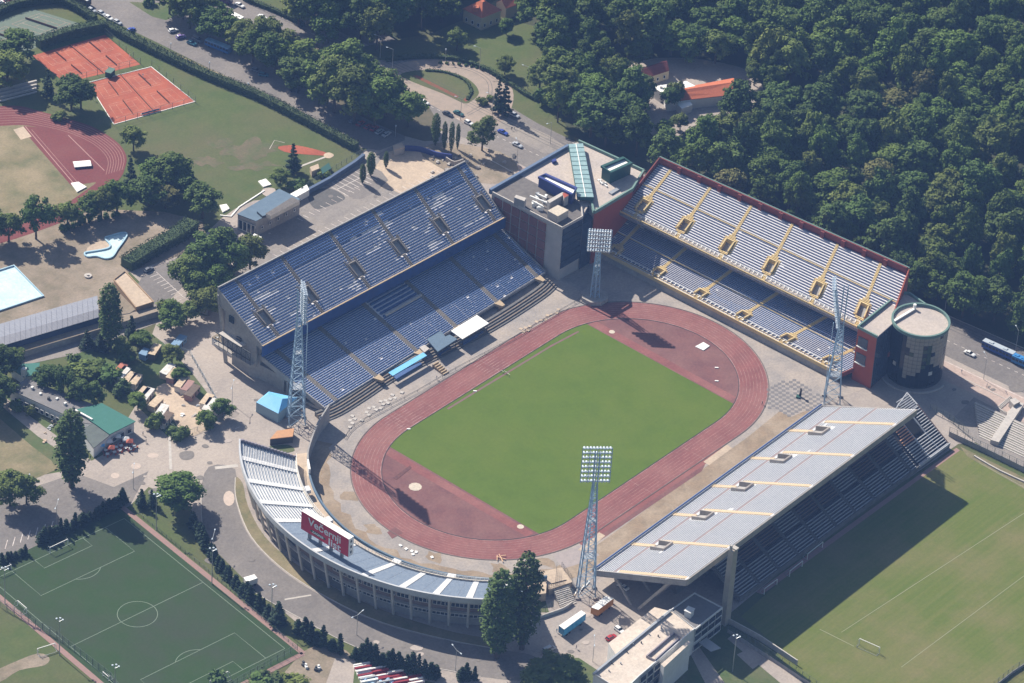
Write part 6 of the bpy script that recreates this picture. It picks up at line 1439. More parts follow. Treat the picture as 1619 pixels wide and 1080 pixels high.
for (q, mw, mr, lb_) in CT:
    c = G(*q, 2.5); t = thing('yard_container', lb_, 'container', (c.x, c.y, 0), group='containers and huts in the storage yard'); L_ = rnd.uniform(6, 7.2); wd_ = 2.7
    if 'large' in lb_: L_, wd_ = 7.5, 5
    if 'small' in lb_: L_ = 4
    a = R(18+rnd.uniform(-6, 6)); mb = MB(); mb.box((c.x, c.y, 0), (L_, wd_, 2.4), a); mb.build('body', cont_m[mw], t)
    mb = MB(); mb.box((c.x, c.y, 2.41), (L_+.3, wd_+.3, .15), a); mb.build('roof', cont_m[mr], t)
    mb = MB(); e = Vector((c.x+math.sin(a)*(wd_/2+.02), c.y-math.cos(a)*(wd_/2+.02))); mb.box((e.x, e.y, .1), (.9, .06, 2.0), a); mb.build('door', cont_m[3], t)
    for k in (-1, 1): mb = MB(); g_ = e+Vector((math.cos(a), math.sin(a)))*(k*L_*.3); mb.box((g_.x, g_.y, 1.0), (.9, .06, .8), a); mb.build('window', M_glass, t)
# ticket block at the west stand end, blue tent, orange roof kiosk
t_ = building('gate_block', [(335, 533), (345, 527), (385, 547), (378, 560)], 3.2, M_ww, M_dirt, 'low white hut with debris covered roof under the left grandstand end')
windows(t_, (335, 534), (377, 560), 1.0, 3, 1.8, 1.3, zr=3.2)
for i in range(16):
    p = G(340, 532, 3.2).lerp(G(380, 552, 3.2), rnd.random()); mb = MB(); mb.box((p.x+rnd.uniform(-1, 1), p.y+rnd.uniform(-1, 1), 3.2), (rnd.uniform(.5, 1.4), .4, .3), rnd.uniform(0, 3)); mb.build('roof_debris', M_white if i % 2 else M_dirt, t_)
tt = thing('tent_hall', 'bright blue hipped tent roof on pale panel walls beside the left tower', 'tent', G(440, 655))
W = ring3([(405, 636), (425, 619), (470, 629), (440, 654)], 4.2); mb = MB(); mb.prism(W, 0, 4.2); mb.build('wall', mat('pale_blue_panel', (0.26, 0.36, 0.42)), tt)
rg = [G(417, 621, 6.6), G(449, 632, 6.6)]
mb = MB(); w4 = [Vector((*p, 4.2)) for p in W]; 
r0 = (w4[0]+w4[1])/2+Vector((0, 0, 2.2)); r1 = (w4[2]+w4[3])/2+Vector((0, 0, 2.2)); e = (r1-r0)*.22; e.z = 0; r0 += e; r1 -= e
for fc_ in ((w4[0], w4[1], r0), (w4[1], w4[2], r1, r0), (w4[2], w4[3], r1), (w4[3], w4[0], r0, r1)):
    mb.poly(fc_)
mb.build('roof', M_sky, tt)
t_ = building('kiosk', [(427, 694), (438, 681), (465, 677), (463, 690)], 2.8, M_dark, mat('orange_plywood', (0.52, 0.27, 0.13), (0.42, 0.23, 0.13), .7), 'dark kiosk with orange plywood roof beside the curved stand', 'kiosk')
sheet('lawn', smooth_ring([(425, 706), (455, 703), (466, 712), (450, 716), (432, 712)], 3), .06, M_lawn)
# restaurants in the forest
fr = thing('forest_restaurant', 'low building with bright orange tiled roofs in the forest clearing', 'restaurant', G(1095, 150))
M_tile = mat('orange_tiles', (0.46, 0.135, 0.062), (0.38, 0.11, 0.055), .6, stretch=(2, 2, 1)); M_tileD = mat('dark_red_tiles', (0.20, 0.05, 0.04), (0.16, 0.042, 0.035), .6)
def gable(t, px4, ze, zr_, mr, mw=M_ww):
    """px4: roof eaves corners a,b,c,d at ze; ridge between mid(ad) and mid(bc)"""
    a, b, c, d = [G(x, y, ze) for x, y in px4]; m0 = (a+d)/2; m1 = (b+c)/2; m0.z = m1.z = zr_
    mb = MB(); mb.prism([(p.x, p.y) for p in (a, b, c, d)], 0, ze-.05); mb.poly([(*a.xy, ze-.06), (*d.xy, ze-.06), (*m0.xy, zr_-.15)]); mb.poly([(*b.xy, ze-.06), (*c.xy, ze-.06), (*m1.xy, zr_-.15)]); mb.build('wall', mw, t)
    for p, q in (((a, b), (m1, m0)), ((d, c), (m1, m0))):
        P = [p[0], p[1], q[0], q[1]]; up = Vector((0, 0, .22)); mb = MB(); mb.hexa([x for x in P]+[x+up for x in P]); mb.build('roof', mr, t)
gable(fr, [(1048, 145), (1160, 124), (1163, 150), (1055, 162)], 4.2, 6.2, M_tile)
mb = MB(); mb.prism(ring3([(1032, 137), (1085, 128), (1100, 136), (1045, 146)], 4.8), 0, 4.8, 0, 1); mb.build('flat_wing', [M_ww, M_white], fr)
mb = MB(); mb.prism(ring3([(1070, 164), (1090, 158), (1095, 166), (1078, 172)], 3.4), 0, 3.4, 0, 1); mb.build('porch', [M_ww, M_white], fr)
for i in range(4): c = G(1045+i*11, 138-i*2, 5); mb = MB(); mb.box((c.x, c.y, 4.8), (1.2, .8, .9), .3); mb.build('roof_vent', M_dark if i % 2 else M_white, fr)
f2 = thing('forest_house', 'low house with dark red roof behind the orange roofed restaurant', 'house', G(1025, 125)); gable(f2, [(993, 116), (1050, 97), (1058, 112), (1003, 130)], 3.8, 6.0, M_tileD, mat('cream_render', (0.50, 0.42, 0.28)))
windows(f2, (1003, 130), (1056, 113), 1.2, 5, .9, 1.2, zr=3.8)
f3 = thing('villa', 'yellow villa with orange hipped roof and dormer at the top edge', 'house', G(763, 30)); M_cream = mat('cream_render', (0.50, 0.42, 0.28))
W = ring3([(733, 14), (762, 2), (792, 16), (762, 28)], 6); mb = MB(); mb.prism(W, 0, 6); mb.build('wall', M_cream, f3); w4 = [Vector((*p, 6)) for p in W]; cc = sum(w4, Vector())/4
mb = MB()
for i in range(4):
    a, b = w4[i], w4[(i+1) % 4]; a = cc+(a-cc)*1.08; b = cc+(b-cc)*1.08; tp = cc+Vector((0, 0, 4)); mb.poly([a, b, tp+(b-cc)*.15, tp+(a-cc)*.15])
mb.poly([cc+Vector((0, 0, 4))+(w-cc)*.15 for w in w4]); mb.build('roof', M_tile, f3)
mb = MB(); c = G(752, 14, 8); mb.box((c.x, c.y, 7), (2.5, 2.5, 2.2), .8); mb.build('dormer', M_tile, f3)
windows(f3, (734, 15), (762, 28), 1.2, 3, 1.0, 1.5, zr=6); windows(f3, (762, 28), (791, 16), 1.2, 3, 1.0, 1.5, zr=6)
f4 = thing('villa', 'second orange roofed house half hidden at the top edge', 'house', G(800, 5)); gable(f4, [(785, 4), (815, -8), (825, 6), (800, 14)], 5, 7.5, M_tile, M_cream)
f5 = thing('shed', 'tiny red roofed shed inside the forest on the right', 'shed', G(1525, 125)); gable(f5, [(1519, 117), (1530, 115), (1532, 122), (1521, 125)], 2.5, 4, M_tile)
f6 = building('transformer_hut', [(1596, 632), (1605, 629), (1613, 635), (1603, 640)], 3.0, M_conc, M_concL, 'small grey concrete hut beside the pavement at the right edge', 'hut')
# open terraces at the right edge
tr = thing('open_terrace', 'pale concrete ground terraces with central stair at the right edge', 'terrace', G(1580, 680))
for k in range(14):
    a, b = G(1556+k*1.0-20+k*0, 690-k*4.2-0), G(1640, 727-k*4.2)
    a = G(1548-k*.6, 690-k*3.6); b = G(1660-k*.6, 742-k*3.6)
    mb = MB(); wall_strip(mb, [(a.x, a.y), (b.x, b.y)], .5, 0.05, .25+.12*k); mb.build('step', M_concL, tr)
    mb = MB(); d_ = (b-a).normalized(); n_ = Vector((-d_.y, d_.x, 0))*.62; wall_strip(mb, [((a+n_).x, (a+n_).y), ((b+n_).x, (b+n_).y)], .72, 0.04, .16+.12*k); mb.build('tread', M_conc if k % 2 else mat('mossy_tread', (0.20, 0.19, 0.14), (0.28, 0.26, 0.22), .7), tr)
mb = MB(); a = [G(1565, 702), G(1578, 706), G(1618, 645), G(1606, 640)]; mb.prism([(p.x, p.y) for p in a], .06, 1.9); mb.build('central_stair', M_concL, tr)
sheet('terrace_ground', [(1500, 668), (1540, 628), (1660, 690), (1660, 760), (1560, 712)], .05, M_asphL)
mb = MB()
for k in range(3):
    P = [G(*q) for q in ((1577+k*2, 645+k*1), (1597+k*.5, 628+k*2), (1612-k*2, 640-k*0), (1592, 657-k*2))]; wall_strip(mb, [(p.x, p.y) for p in P], .35, 0, .5-.1*k, closed=True)
tag(mb.build('planter', M_concL), 'angular pale planter edging beside the concrete hut', 'planter')
# stair under the near tower, platform
st = thing('entrance_stair', 'grey concrete stair flight leading down beside the near floodlight tower', 'stairs', G(888, 940))
for k in range(14):
    a, b = G(871+k*1.2, 933+k*2.3), G(895+k*1.2, 927+k*2.0); mb = MB(); wall_strip(mb, [(a.x, a.y), (b.x, b.y)], .55, 0.05, 2.6-.18*k); mb.build('step', M_concL if k % 2 else M_conc, st)
mb = MB(); mb.prism(ring3([(848, 905), (890, 897), (905, 920), (868, 932)], 2.6), 0, 2.6); mb.build('platform', M_tan, st)
for q in (((868, 932), (848, 906)), ((868, 932), (893, 925)), ((905, 920), (888, 897)), ((880, 900), (878, 925))):
    mb = MB(); a, b = G(*q[0], 2.6), G(*q[1], 2.6)
    for i in range(9): p = a.lerp(b, i/8); mb.bar(p, p+Vector((0, 0, 2.2)), .08)
    for h in (.6, 1.4, 2.2): mb.bar(a+Vector((0, 0, h)), b+Vector((0, 0, h)), .06)
    mb.build('railing', M_dark, st)
sheet('lawn', [(848, 938), (858, 936), (868, 968), (850, 968)], .06, M_lawn)
# monument-like dark figure on the checkered paving: a covered camera stand
t_ = thing('camera_stand', 'small dark covered stand on the checkered paving', 'stand', G(1262, 628)); c = G(1262, 628)
mb = MB(); mb.box((c.x, c.y, .06), (1.8, 1.4, .5), .5); mb.build('base', M_dgreen, t_); mb = MB(); mb.tube((c.x+.6, c.y-.3, .5), (c.x+.7, c.y-.4, 3.0), .5, .25, 8); mb.box((c.x+.7, c.y-.4, 2.6), (1.2, .6, .7), .8); mb.build('cover', M_black, t_)
# piles of folded seats, trailers, containers
M_sred = mat('stacked_red', (0.25, 0.02, 0.035), rough=.6)
t_ = thing('stacked_stalls', 'stacked red and white folded market stalls under the conical trees', 'stall stack', G(610, 1065))
for i in range(22):
    r_, c_ = divmod(i, 4); 
    c = G(572+c_*27+r_*2.5, 1050+c_*6.5+r_*5.6, .6); mb = MB(); mb.box((c.x, c.y, .05), (5.6, .55, .9+.2*((i*7) % 3)), R(-29)); mb.build('stall_frame', (M_white, M_sred, M_white, M_sred, M_steel)[r_ % 5 if c_ < 3 else (r_+1) % 3], t_)
    mb = MB(); c2 = G(572+c_*27+r_*2.5, 1053+c_*6.5+r_*5.6, .4); mb.box((c2.x, c2.y, .05), (5.4, .5, .7), R(-29)); mb.build('stall_cloth', M_sred if i % 4 else M_white, t_)
t_ = thing('tarp_heap', 'crumpled pale blue tarpaulins beside the red and white stalls', 'tarpaulin', G(600, 1078))
for i in range(9): c = G(577+i*6, 1075+(i % 3)*4, .4); mb = MB(); mb.tube((c.x, c.y, .05), (c.x+.5, c.y, 1.0), 1.3, .4, 7); mb.build('fold', mat('tarp_blue', (0.36, 0.50, 0.66)), t_)
for i, q in enumerate([(480, 1052), (484, 1056), (500, 1060), (504, 1058)]):
    c = G(*q); mb = MB(); mb.box((c.x, c.y, .05), (1.3, .8, .8), i); mb.box((c.x+.4, c.y+.5, .8), (.7, .6, .4), i*2); tag(mb.build('scrap_pile', M_white if i % 2 else M_dark), ['white crate left on the sandy ground, far left of four', 'dark crate on the sandy ground, second of four', 'white crate on the sandy ground, third of four', 'dark crate on the sandy ground, nearest the path'][i], 'crate')
for i in range(10):
    c = G(910+i*2.2+rnd.uniform(-3, 3), 938-i*2+rnd.uniform(-3, 5)); 
    if i == 0: t_ = thing('plank_pile', 'pile of pale planks at the foot of the near tower', 'planks', c)
    mb = MB(); mb.box((c.x, c.y, .05+.15*(i % 3)), (3.4, .35, .15), R(20+rnd.uniform(-12, 12))); mb.build('plank', M_white if i % 2 else M_aisleT, t_)

t_ = None
for i in range(34):       # clutter of the storage yard and the terrace
    q = rnd.choice([(rnd.uniform(255, 335), rnd.uniform(610, 690)), (rnd.uniform(170, 200), rnd.uniform(585, 625)), (rnd.uniform(70, 95), rnd.uniform(665, 700)), (rnd.uniform(300, 330), rnd.uniform(640, 670))]); c = G(*q)
    mb = MB(); s_ = rnd.uniform(.5, 2.2); mb.box((c.x, c.y, .04), (s_, s_*.4, .25), rnd.uniform(0, 3)); mb.box((c.x+.2, c.y+.1, .29), (s_*.7, s_*.3, .2), rnd.uniform(0, 3)); tag(mb.build('scrap_pile', (M_white, M_dirt, M_concL, cont_m[0], M_steel)[i % 5]), 'small heap of boards and scrap lying about the yards left of the grandstand', 'scrap', 'scrap heaps about the yards')
# ================================================================== vehicles
M_tyre = M_black
def make_car(paint, name='parked_car', label='', L=4.3, W=1.75, H=1.42, kind='hatch'):
    t = thing(name, label, 'car', (0, 0, -500))
    hl, hw = L/2, W/2
    # body shell: lofted cross-sections along x (nose +x)
    if kind == 'van': prof = [(-hl, .45, 1.75), (-hl+.15, .35, 1.9), (hl*.35, .3, 1.9), (hl*.62, .3, 1.25), (hl, .4, .8)]; gl = None
    prof = [(-hl, .45, .80), (-hl+.12, .30, .92), (-hl*.55, .28, .95), (hl*.30, .28, .93), (hl*.85, .28, .80), (hl, .42, .62)] if kind != 'van' else [(-hl, .45, 1.2), (-hl+.1, .3, 1.3), (0, .3, 1.3), (hl*.55, .3, 1.1), (hl*.9, .3, .85), (hl, .42, .65)]
    mb = MB(); rings = []
    for x, z0, z1 in prof:
        e = .08 if abs(x) > hl-.01 else 0
        rings.append([(x, -hw+e, z0), (x, hw-e, z0), (x, hw-e*.6, z1-.12), (x, hw-.14, z1), (x, -hw+.14, z1), (x, -hw+e*.6, z1-.12)])
    for a, b in zip(rings, rings[1:]):
        for k in range(6): k2 = (k+1) % 6; mb.quad(a[k], a[k2], b[k2], b[k])
    mb.poly(rings[0][::-1]); mb.poly(rings[-1]); mb.build('body', paint, t, local=True)
    zt = .93 if kind != 'van' else 1.28; H_ = H if kind != 'van' else 1.95
    cab = [(-hl+.15 if kind != 'sedan' else -hl+.75, -hl+.55 if kind != 'sedan' else -hl+1.25), (hl*.42, hl*.08)]
    if kind == 'van': cab = [(-hl+.08, -hl+.15), (hl*.62, hl*.30)]
    (xb, xbt), (xf, xft) = cab; g = .16
    mb = MB(); mb.hexa([(xb, -hw+.1, zt-.02), (xf, -hw+.1, zt-.02), (xf, hw-.1, zt-.02), (xb, hw-.1, zt-.02), (xbt, -hw+.1+g, H_-.06), (xft, -hw+.1+g, H_-.06), (xft, hw-.1-g, H_-.06), (xbt, hw-.1-g, H_-.06)]); mb.build('glasshouse', M_glass, t, local=True)
    mb = MB(); mb.hexa([(xbt-.03, -hw+.1+g-.03, H_-.07), (xft+.03, -hw+.1+g-.03, H_-.07), (xft+.03, hw-.07-g, H_-.07), (xbt-.03, hw-.07-g, H_-.07), (xbt+.1, -hw+.2+g, H_), (xft-.1, -hw+.2+g, H_), (xft-.1, hw-.2-g, H_), (xbt+.1, hw-.2-g, H_)]); mb.build('roof', paint, t, local=True)
    for sx in (-1, 1):
        for sy in (-1, 1):
            mb = MB(); x = sx*hl*.62; y = sy*(hw-.1); mb.tube((x, y-.11*sy, .31), (x, y+.10*sy, .31), .31, .31, 10); wh = mb.build('wheel', M_tyre, t, local=True)
    for sy in (-1, 1):
        mb = MB(); mb.box((hl-.08, sy*(hw-.3), .52), (.12, .34, .14)); mb.build('headlight', M_lamp, t, local=True)
        mb = MB(); mb.box((-hl+.05, sy*(hw-.25), .62), (.1, .28, .16)); mb.build('tail_light', M_sred, t, local=True)
    return t
def paint(n, c): return mat('car_paint_'+n, c, rough=.3, spec=.6)
PT = dict(white=paint('white', (.70, .70, .69)), blue=paint('blue', (.035, .07, .34)), red=paint('red', (.35, .03, .03)), silver=paint('silver', (.42, .44, .47)), dark=paint('dark', (.03, .035, .045)), green=paint('green', (.02, .10, .10)), teal=paint('teal', (.06, .20, .27)), violet=paint('violet', (.22, .16, .40)), grey=paint('grey', (.16, .17, .19)))
protos = {}
def car(px, px2, col, label, kind='hatch', name='parked_car', group=None):
    """px = centre on the ground, px2 = a point the nose looks at"""
    c, q = G(*px), G(*px2); a = math.atan2(q.y-c.y, q.x-c.x)
    if kind not in protos:
        t = make_car(PT[col], name, label, kind=kind, L={'hatch': 4.1, 'sedan': 4.5, 'van': 4.8}[kind], H=1.45); protos[kind] = (t, col); t.location = c+Vector((0, 0, .05)); t.rotation_euler = (0, 0, a)
        if group: t['group'] = group
        return t
    src, sc_ = protos[kind]; t = dup(src, c+Vector((0, 0, .05)), a, label, group); t.name = name
    if not group and 'group' in t.keys(): del t['group']
    remat(t, {PT[sc_]: PT[col]}); return t
car((145, 18), (165, 28), 'silver', 'silver hatchback parked highest along the hedge by the green court', group='cars along the parking road')
car((161, 23), (180, 33), 'silver', 'silver car parked second down along the hedge by the green court', group='cars along the parking road')
car((172, 30), (190, 40), 'white', 'white car parked third down along the hedge by the green court', group='cars along the parking road')
car((186, 37), (205, 47), 'silver', 'silver car parked last along the hedge by the green court', group='cars along the parking road')
car((207, 49), (222, 42), 'blue', 'bright blue car parked alone crosswise on the parking road', group='cars along the parking road')
car((274, 50), (290, 46), 'white', 'white car beside the left end of the trees opposite the clay courts', group='cars along the parking road')
car((286, 60), (303, 56), 'violet', 'violet car beside the white one under the trees', group='cars along the parking road')
car((303, 70), (318, 76), 'teal', 'teal car in tree shade next to the van', group='cars along the parking road')
car((312, 65), (326, 72), 'grey', 'grey van in tree shade left of the blue bus', 'van', group='cars along the parking road')
car((405, 113), (420, 118), 'grey', 'grey car in tree shade beyond the blue bus', group='cars along the parking road')
car((417, 120), (432, 122), 'teal', 'teal car half out of the tree shade beyond the blue bus', group='cars along the parking road')
car((467, 145), (482, 148), 'dark', 'dark car alone in deep tree shade by the parking road', group='cars along the parking road')
for i, (x, y, c_) in enumerate([(558, 193, 'grey'), (570, 197, 'red'), (582, 202, 'red'), (592, 205, 'red'), (600, 210, 'silver'), (611, 214, 'silver')]):
    car((x, y), (x+12, y-8), c_, ['grey car at the shaded end of the row by the big trees', 'red car first of three in the shaded row', 'red car in the middle of three in the shaded row', 'red car nearest the silver ones in the shaded row', 'silver car next to the red ones in the shaded row', 'silver car at the sunlit end of the row by the big trees'][i], 'sedan' if i % 2 else 'hatch', group='cars along the parking road')
road = [((415, 29), 'white', 'sedan', 'white car on the main road beside the park hedge'), ((379, 10), 'white', 'sedan', 'white car on the main road near the top edge'), ((708, 182), 'dark', 'sedan', 'dark car on the main road above the bare poplars'), ((725, 181), 'green', 'sedan', 'dark green car beside the dark one on the main road'), ((741, 196), 'white', 'hatch', 'white car behind the leafy tree on the main road'), ((795, 211), 'blue', 'sedan', 'dark blue car on the main road opposite the two spruces'), ((818, 231), 'silver', 'sedan', 'silver car on the main road above the corner building'), ((814, 184), 'silver', 'hatch', 'silver car in the shade of the two spruces'), ((622, 141), 'white', 'hatch', 'white car beside the lone round tree at the road'), ((671, 164), 'white', 'hatch', 'white car just appearing behind the round tree'), ((1533, 561), 'white', 'sedan', 'white car on the main road right of the drum building')]
for q, c_, kd, lb in road: car(q, (q[0]+20, q[1]+9.3), c_, lb, kd, name='road_car')
car((320, 32), (340, 41), 'white', 'white van seen between the tree crowns near the top edge', 'van', name='road_car')
others = [((868, 1029), (886, 1020), 'silver', 'van', 'silver van in poplar shade below the blue trailer'), ((979, 998), (995, 1010), 'white', 'hatch', 'white car by the wing of the office building'), ((966, 1010), (985, 1000), 'red', 'hatch', 'red car in front of the office building'), ((985, 930), (972, 922), 'white', 'sedan', 'white car under the near end of the pale stand'), ((235, 428), (250, 420), 'grey', 'hatch', 'grey car in the hedge shade of the small car park')]
for q, q2, c_, kd, lb in others: car(q, q2, c_, lb, kd)
for i, (x, y, c_) in enumerate([(0, 6, 'white'), (14, 8, 'white'), (12, 2, 'red'), (26, 3, 'red'), (42, 0, 'silver'), (56, -1, 'dark'), (70, -2, 'white')]):
    car((x, y), (x+10, y-4), c_, ['white car at the top left corner, nearest the hedge', 'white car second from the top left corner', 'red car at the top left corner', 'red car right of the other in the top left corner', 'silver car in the top left parking row', 'dark car in the top left parking row', 'white car at the end of the top left parking row'][i], group='cars in the top left car park')
def bus(name, px, px2, L, label, mb_, mr, H=3.0, cat='bus', W=2.5, wins=8):
    c, q = G(*px), G(*px2); a = math.atan2(q.y-c.y, q.x-c.x); t = thing(name, label, cat, (c.x, c.y, .05), a)
    m = MB(); m.box((0, 0, .5), (L, W, H-.75)); m.build('body', mb_, t, local=True)
    m = MB(); m.box((0, 0, H-.25), (L-.1, W-.05, .22)); m.build('roof', mr, t, local=True)
    for s in (-1, 1):
        for i in range(wins): m = MB(); m.box((-L/2+L*(i+.5)/wins, s*W/2, 1.5), (L/wins-.25, .06, .95)); m.build('window', M_glass, t, local=True)
        for x in (-L*.32, L*.32): m = MB(); m.tube((x, s*(W/2-.3), .48), (x, s*(W/2-.02), .48), .48, .48, 10); m.build('wheel', M_black, t, local=True)
    m = MB(); m.box((L/2, 0, 1.2), (.06, W-.3, 1.3)); m.build('windscreen', M_glass, t, local=True)
    for x in (-L*.25, L*.2): m = MB(); m.box((x, 0, H-.03), (1.6, 1.2, .25)); m.build('roof_unit', mr, t, local=True)
    return t
M_busb = mat('bus_blue', (0.05, 0.16, 0.40), rough=.35); M_busr = mat('bus_roof', (0.22, 0.38, 0.52), rough=.4)
bus('bus', (345, 78), (330, 72), 11.5, 'blue bus parked under the trees beside the parking road', M_busb, M_busr)
bus('bus', (352, 1), (362, 6), 9, 'dark violet van-like bus on the main road at the top edge', mat('plum', (0.08, 0.04, 0.12)), mat('plum', (0.08, 0.04, 0.12)))
bus('coach', (371, 33), (385, 40), 8, 'white minibus on the main road between tree crowns', M_white, M_white)
bus('truck', (130, 4), (145, 12), 8, 'white roofed truck parked at the end of the hedge, top left', M_dark, M_white, wins=1, cat='truck')
M_tr = mat('tram_blue', (0.025, 0.08, 0.33), rough=.35); M_trr = mat('tram_roof', (0.40, 0.45, 0.50), rough=.5)
p0, p1 = G(1558, 548), G(1640, 585)
bus('tram', (1578, 559), (1640, 587), 13, 'blue tram with pale roof units on the main road at the right edge', M_tr, M_trr, H=3.3, cat='tram', W=2.4, wins=9)
bus('tram', (1612, 576), (1640, 588), 6, 'bright blue rear tram car cut by the right edge', mat('tram_light', (0.05, 0.22, 0.50), rough=.4), mat('tram_light', (0.05, 0.22, 0.50)), H=3.2, cat='tram', W=2.4, wins=4)
def trailer(px4, z, m, mr, label):
    W = ring3(px4, z); c = (sum(p[0] for p in W)/4, sum(p[1] for p in W)/4); t = thing('box_trailer', label, 'trailer', (*c, .05))
    mb = MB(); mb.prism(W, .9, z-.15, bottom=True); mb.build('box', m, t); mb = MB(); mb.prism([(c[0]+(p[0]-c[0])*1.01, c[1]+(p[1]-c[1])*1.01) for p in W], z-.149, z); mb.build('roof', mr, t)
    for u in (.15, .28, .8):
        a = Vector(W[0]).lerp(Vector(W[1]), u); b = Vector(W[3]).lerp(Vector(W[2]), u)
        for p, q in ((a, b), (b, a)): mb = MB(); e = p+(q-p)*.12; mb.tube((p.x, p.y, .5), (e.x, e.y, .5), .48, .48, 10); mb.build('wheel', M_black, t)
    for k in range(6):
        a = Vector(W[0]).lerp(Vector(W[1]), k/5.0); b = Vector(W[3]).lerp(Vector(W[2]), k/5.0)
        for p, q in ((a, b), (b, a)): o_ = (p-q).normalized()*.05; mb = MB(); mb.box((p.x+o_.x, p.y+o_.y, .9), (.1, .1, z-1.1)); mb.build('rib', m, t)
    return t
trailer([(884, 989), (919, 965), (926, 970), (892, 995)], 3.8, mat('trailer_blue', (0.06, 0.30, 0.52), rough=.4), M_white, 'bright blue box trailer with white roof beside the near tower')
trailer([(935, 960), (958, 942), (970, 946), (946, 964)], 3.6, mat('trailer_orange', (0.48, 0.20, 0.035), rough=.4), M_white, 'orange box trailer with white roof under the pale stand')
trailer([(385, 913), (402, 908), (407, 914), (390, 920)], 3.0, M_white, M_white, 'small white box trailer on the ring road by the conical trees')

# ================================================================== street lamps and pitch lights
def make_lamp(name, H, arms, label, L=2.2, m=M_steel, head=(.8, .34, .15), thick=.12):
    t = thing(name, label, 'street lamp', (0, 0, -500)); mb = MB(); mb.tube((0, 0, 0), (0, 0, H), thick, thick*.6, 6); mb.build('pole', m, t, local=True)
    for a in arms:
        d = Vector((math.cos(a), math.sin(a), 0)); mb = MB(); mb.bar((0, 0, H-.1), d*L+Vector((0, 0, H+.35)), .1); mb.build('arm', m, t, local=True)
        mb = MB(); p = d*(L+.3); mb.box((p.x, p.y, H+.3), head, a); mb.build('lamp_head', M_lamp, t, local=True)
    return t
lampA = make_lamp('street_lamp', 8.5, (0.4, 0.4+math.pi), ''); lampB = make_lamp('street_lamp', 10.0, (R(60),), ''); lampC = make_lamp('park_lamp', 5.0, (), ''); 
mb = MB(); mb.tube((0, 0, 5.0), (0, 0, 5.5), .3, .25, 8); mb.build('lamp_head', M_lamp, lampC, local=True)
pitchL = make_lamp('pitch_light', 14.0, (0, R(60), R(-60)), '', L=.9, head=(.5, .6, .3), thick=.18)
used = {}
def lamp(src, px, rz, label, name=None):
    if src.name not in used:
        used[src.name] = 1; src.location = G(*px); src.rotation_euler = (0, 0, rz); src['label'] = label; src['group'] = 'lamp posts'; return src
    return dup(src, G(*px), rz, label, 'lamp posts')
for px, rz, lb in (((211, 773), 0.3, 'double armed street lamp by the trimmed conifer at the top of the artificial pitch'), ((243, 835) if False else (337, 878), 0.2, 'lamp post standing in the row of conical trees, upper one'), ((564, 1004), -.4, 'double armed street lamp on the ring road below the curved stand'), ((720, 1060), .9, 'tall street lamp beside the ring road near the bottom edge'), ((367, 640), .2, 'street lamp at the edge of the asphalt yard left of the grandstand'), ((90, 830), .2, 'street lamp beside the hedge and lower left car park'), ((937, 1046), .3, 'street lamp in front of the office building')):
    lamp(lampA, px, rz, lb)
for px, rz, lb in (((1293, 0) if False else (1555, 600), 0, 'tall street lamp on the pavement right of the drum'), ((817, 260), 0, 'tall street lamp on the pavement above the corner building'), ((870, 228), 2, 'tall street lamp on the park side of the road'), ((620, 112), 1, 'tall mast lamp at the start of the tram loop'), ((601, 92), 1, 'tall mast lamp among the trees near the tram loop'), ((778, 184), 1, 'slim tram pole beside the two spruces'), ((1493, 497), 0, 'tall street lamp between the drum and the forest'), ((1605, 558), 0, 'tall street lamp above the blue tram'), ((758, 110), 1, 'slim dark pole at the park hedge by the loop'), ((834, 140), 1, 'slim pole at the park edge right of the loop'), ((728, 190), 1, 'slim tram pole on the road by the dark green car')):
    lamp(lampB, px, rz, lb)
for px, lb in (((270, 87), 'small park lamp on the parking road, first from the clay courts'), ((331, 117), 'small park lamp on the parking road, second from the clay courts'), ((392, 150), 'small park lamp on the parking road, third from the clay courts'), ((625, 217), 'small park lamp by the gatehouse'), ((704, 96), 'small pale lamp post on the rim of the tram loop'), ((47, 770), 'small dark lamp post on the dry field at the left edge')):
    lamp(lampC, px, 0, lb)
for px, lb in (((247, 838), 'tall pitch light at the head of the artificial pitch'), ((335, 924), 'tall pitch light halfway along the conical trees'), ((429, 982), 'tall pitch light at the big dark conifer'), ((94, 1036), 'tall pitch light on the left path of the artificial pitch'), ((182, 1110), 'tall pitch light at the bottom left of the artificial pitch'), ((1158, 1062), 'tall pitch light in the office garden'), ((8, 955), 'tall pitch light at the left edge of the artificial pitch')):
    lamp(pitchL, px, 0.5, lb)
# ================================================================== cafe terrace: parasols, tables, people
def parasol(px, m, label, rz=0):
    c = G(*px); t = thing('parasol', label, 'parasol', c, group='parasols of the restaurant terrace'); mb = MB(); mb.tube(c, (c.x, c.y, 2.6), .06, .05, 6); mb.build('pole', M_steel, t)
    mb = MB(); s = 1.7; top = (c.x, c.y, 3.2); P = [(c.x+s*math.cos(rz+i*math.pi/2), c.y+s*math.sin(rz+i*math.pi/2), 2.4) for i in range(4)]
    for i in range(4): mb.poly([P[i], P[(i+1) % 4], top])
    mb.build('canopy', m, t)
parasol((172, 706), M_white, 'large white square parasol in front of the restaurant', .3); parasol((199, 702), M_white, 'folded-looking white parasol at the right of the terrace')
parasol((186, 698), M_white, 'white parasol close to the green roof'); parasol((160, 712), M_sky, 'pale blue parasol at the left of the terrace')
parasol((205, 706), mat('brick_red_cloth', (0.38, 0.10, 0.06)), 'brick red parasol at the right edge of the terrace'); parasol((176, 716), mat('brick_red_cloth', (0.38, 0.10, 0.06)), 'brick red parasol at the front of the terrace')
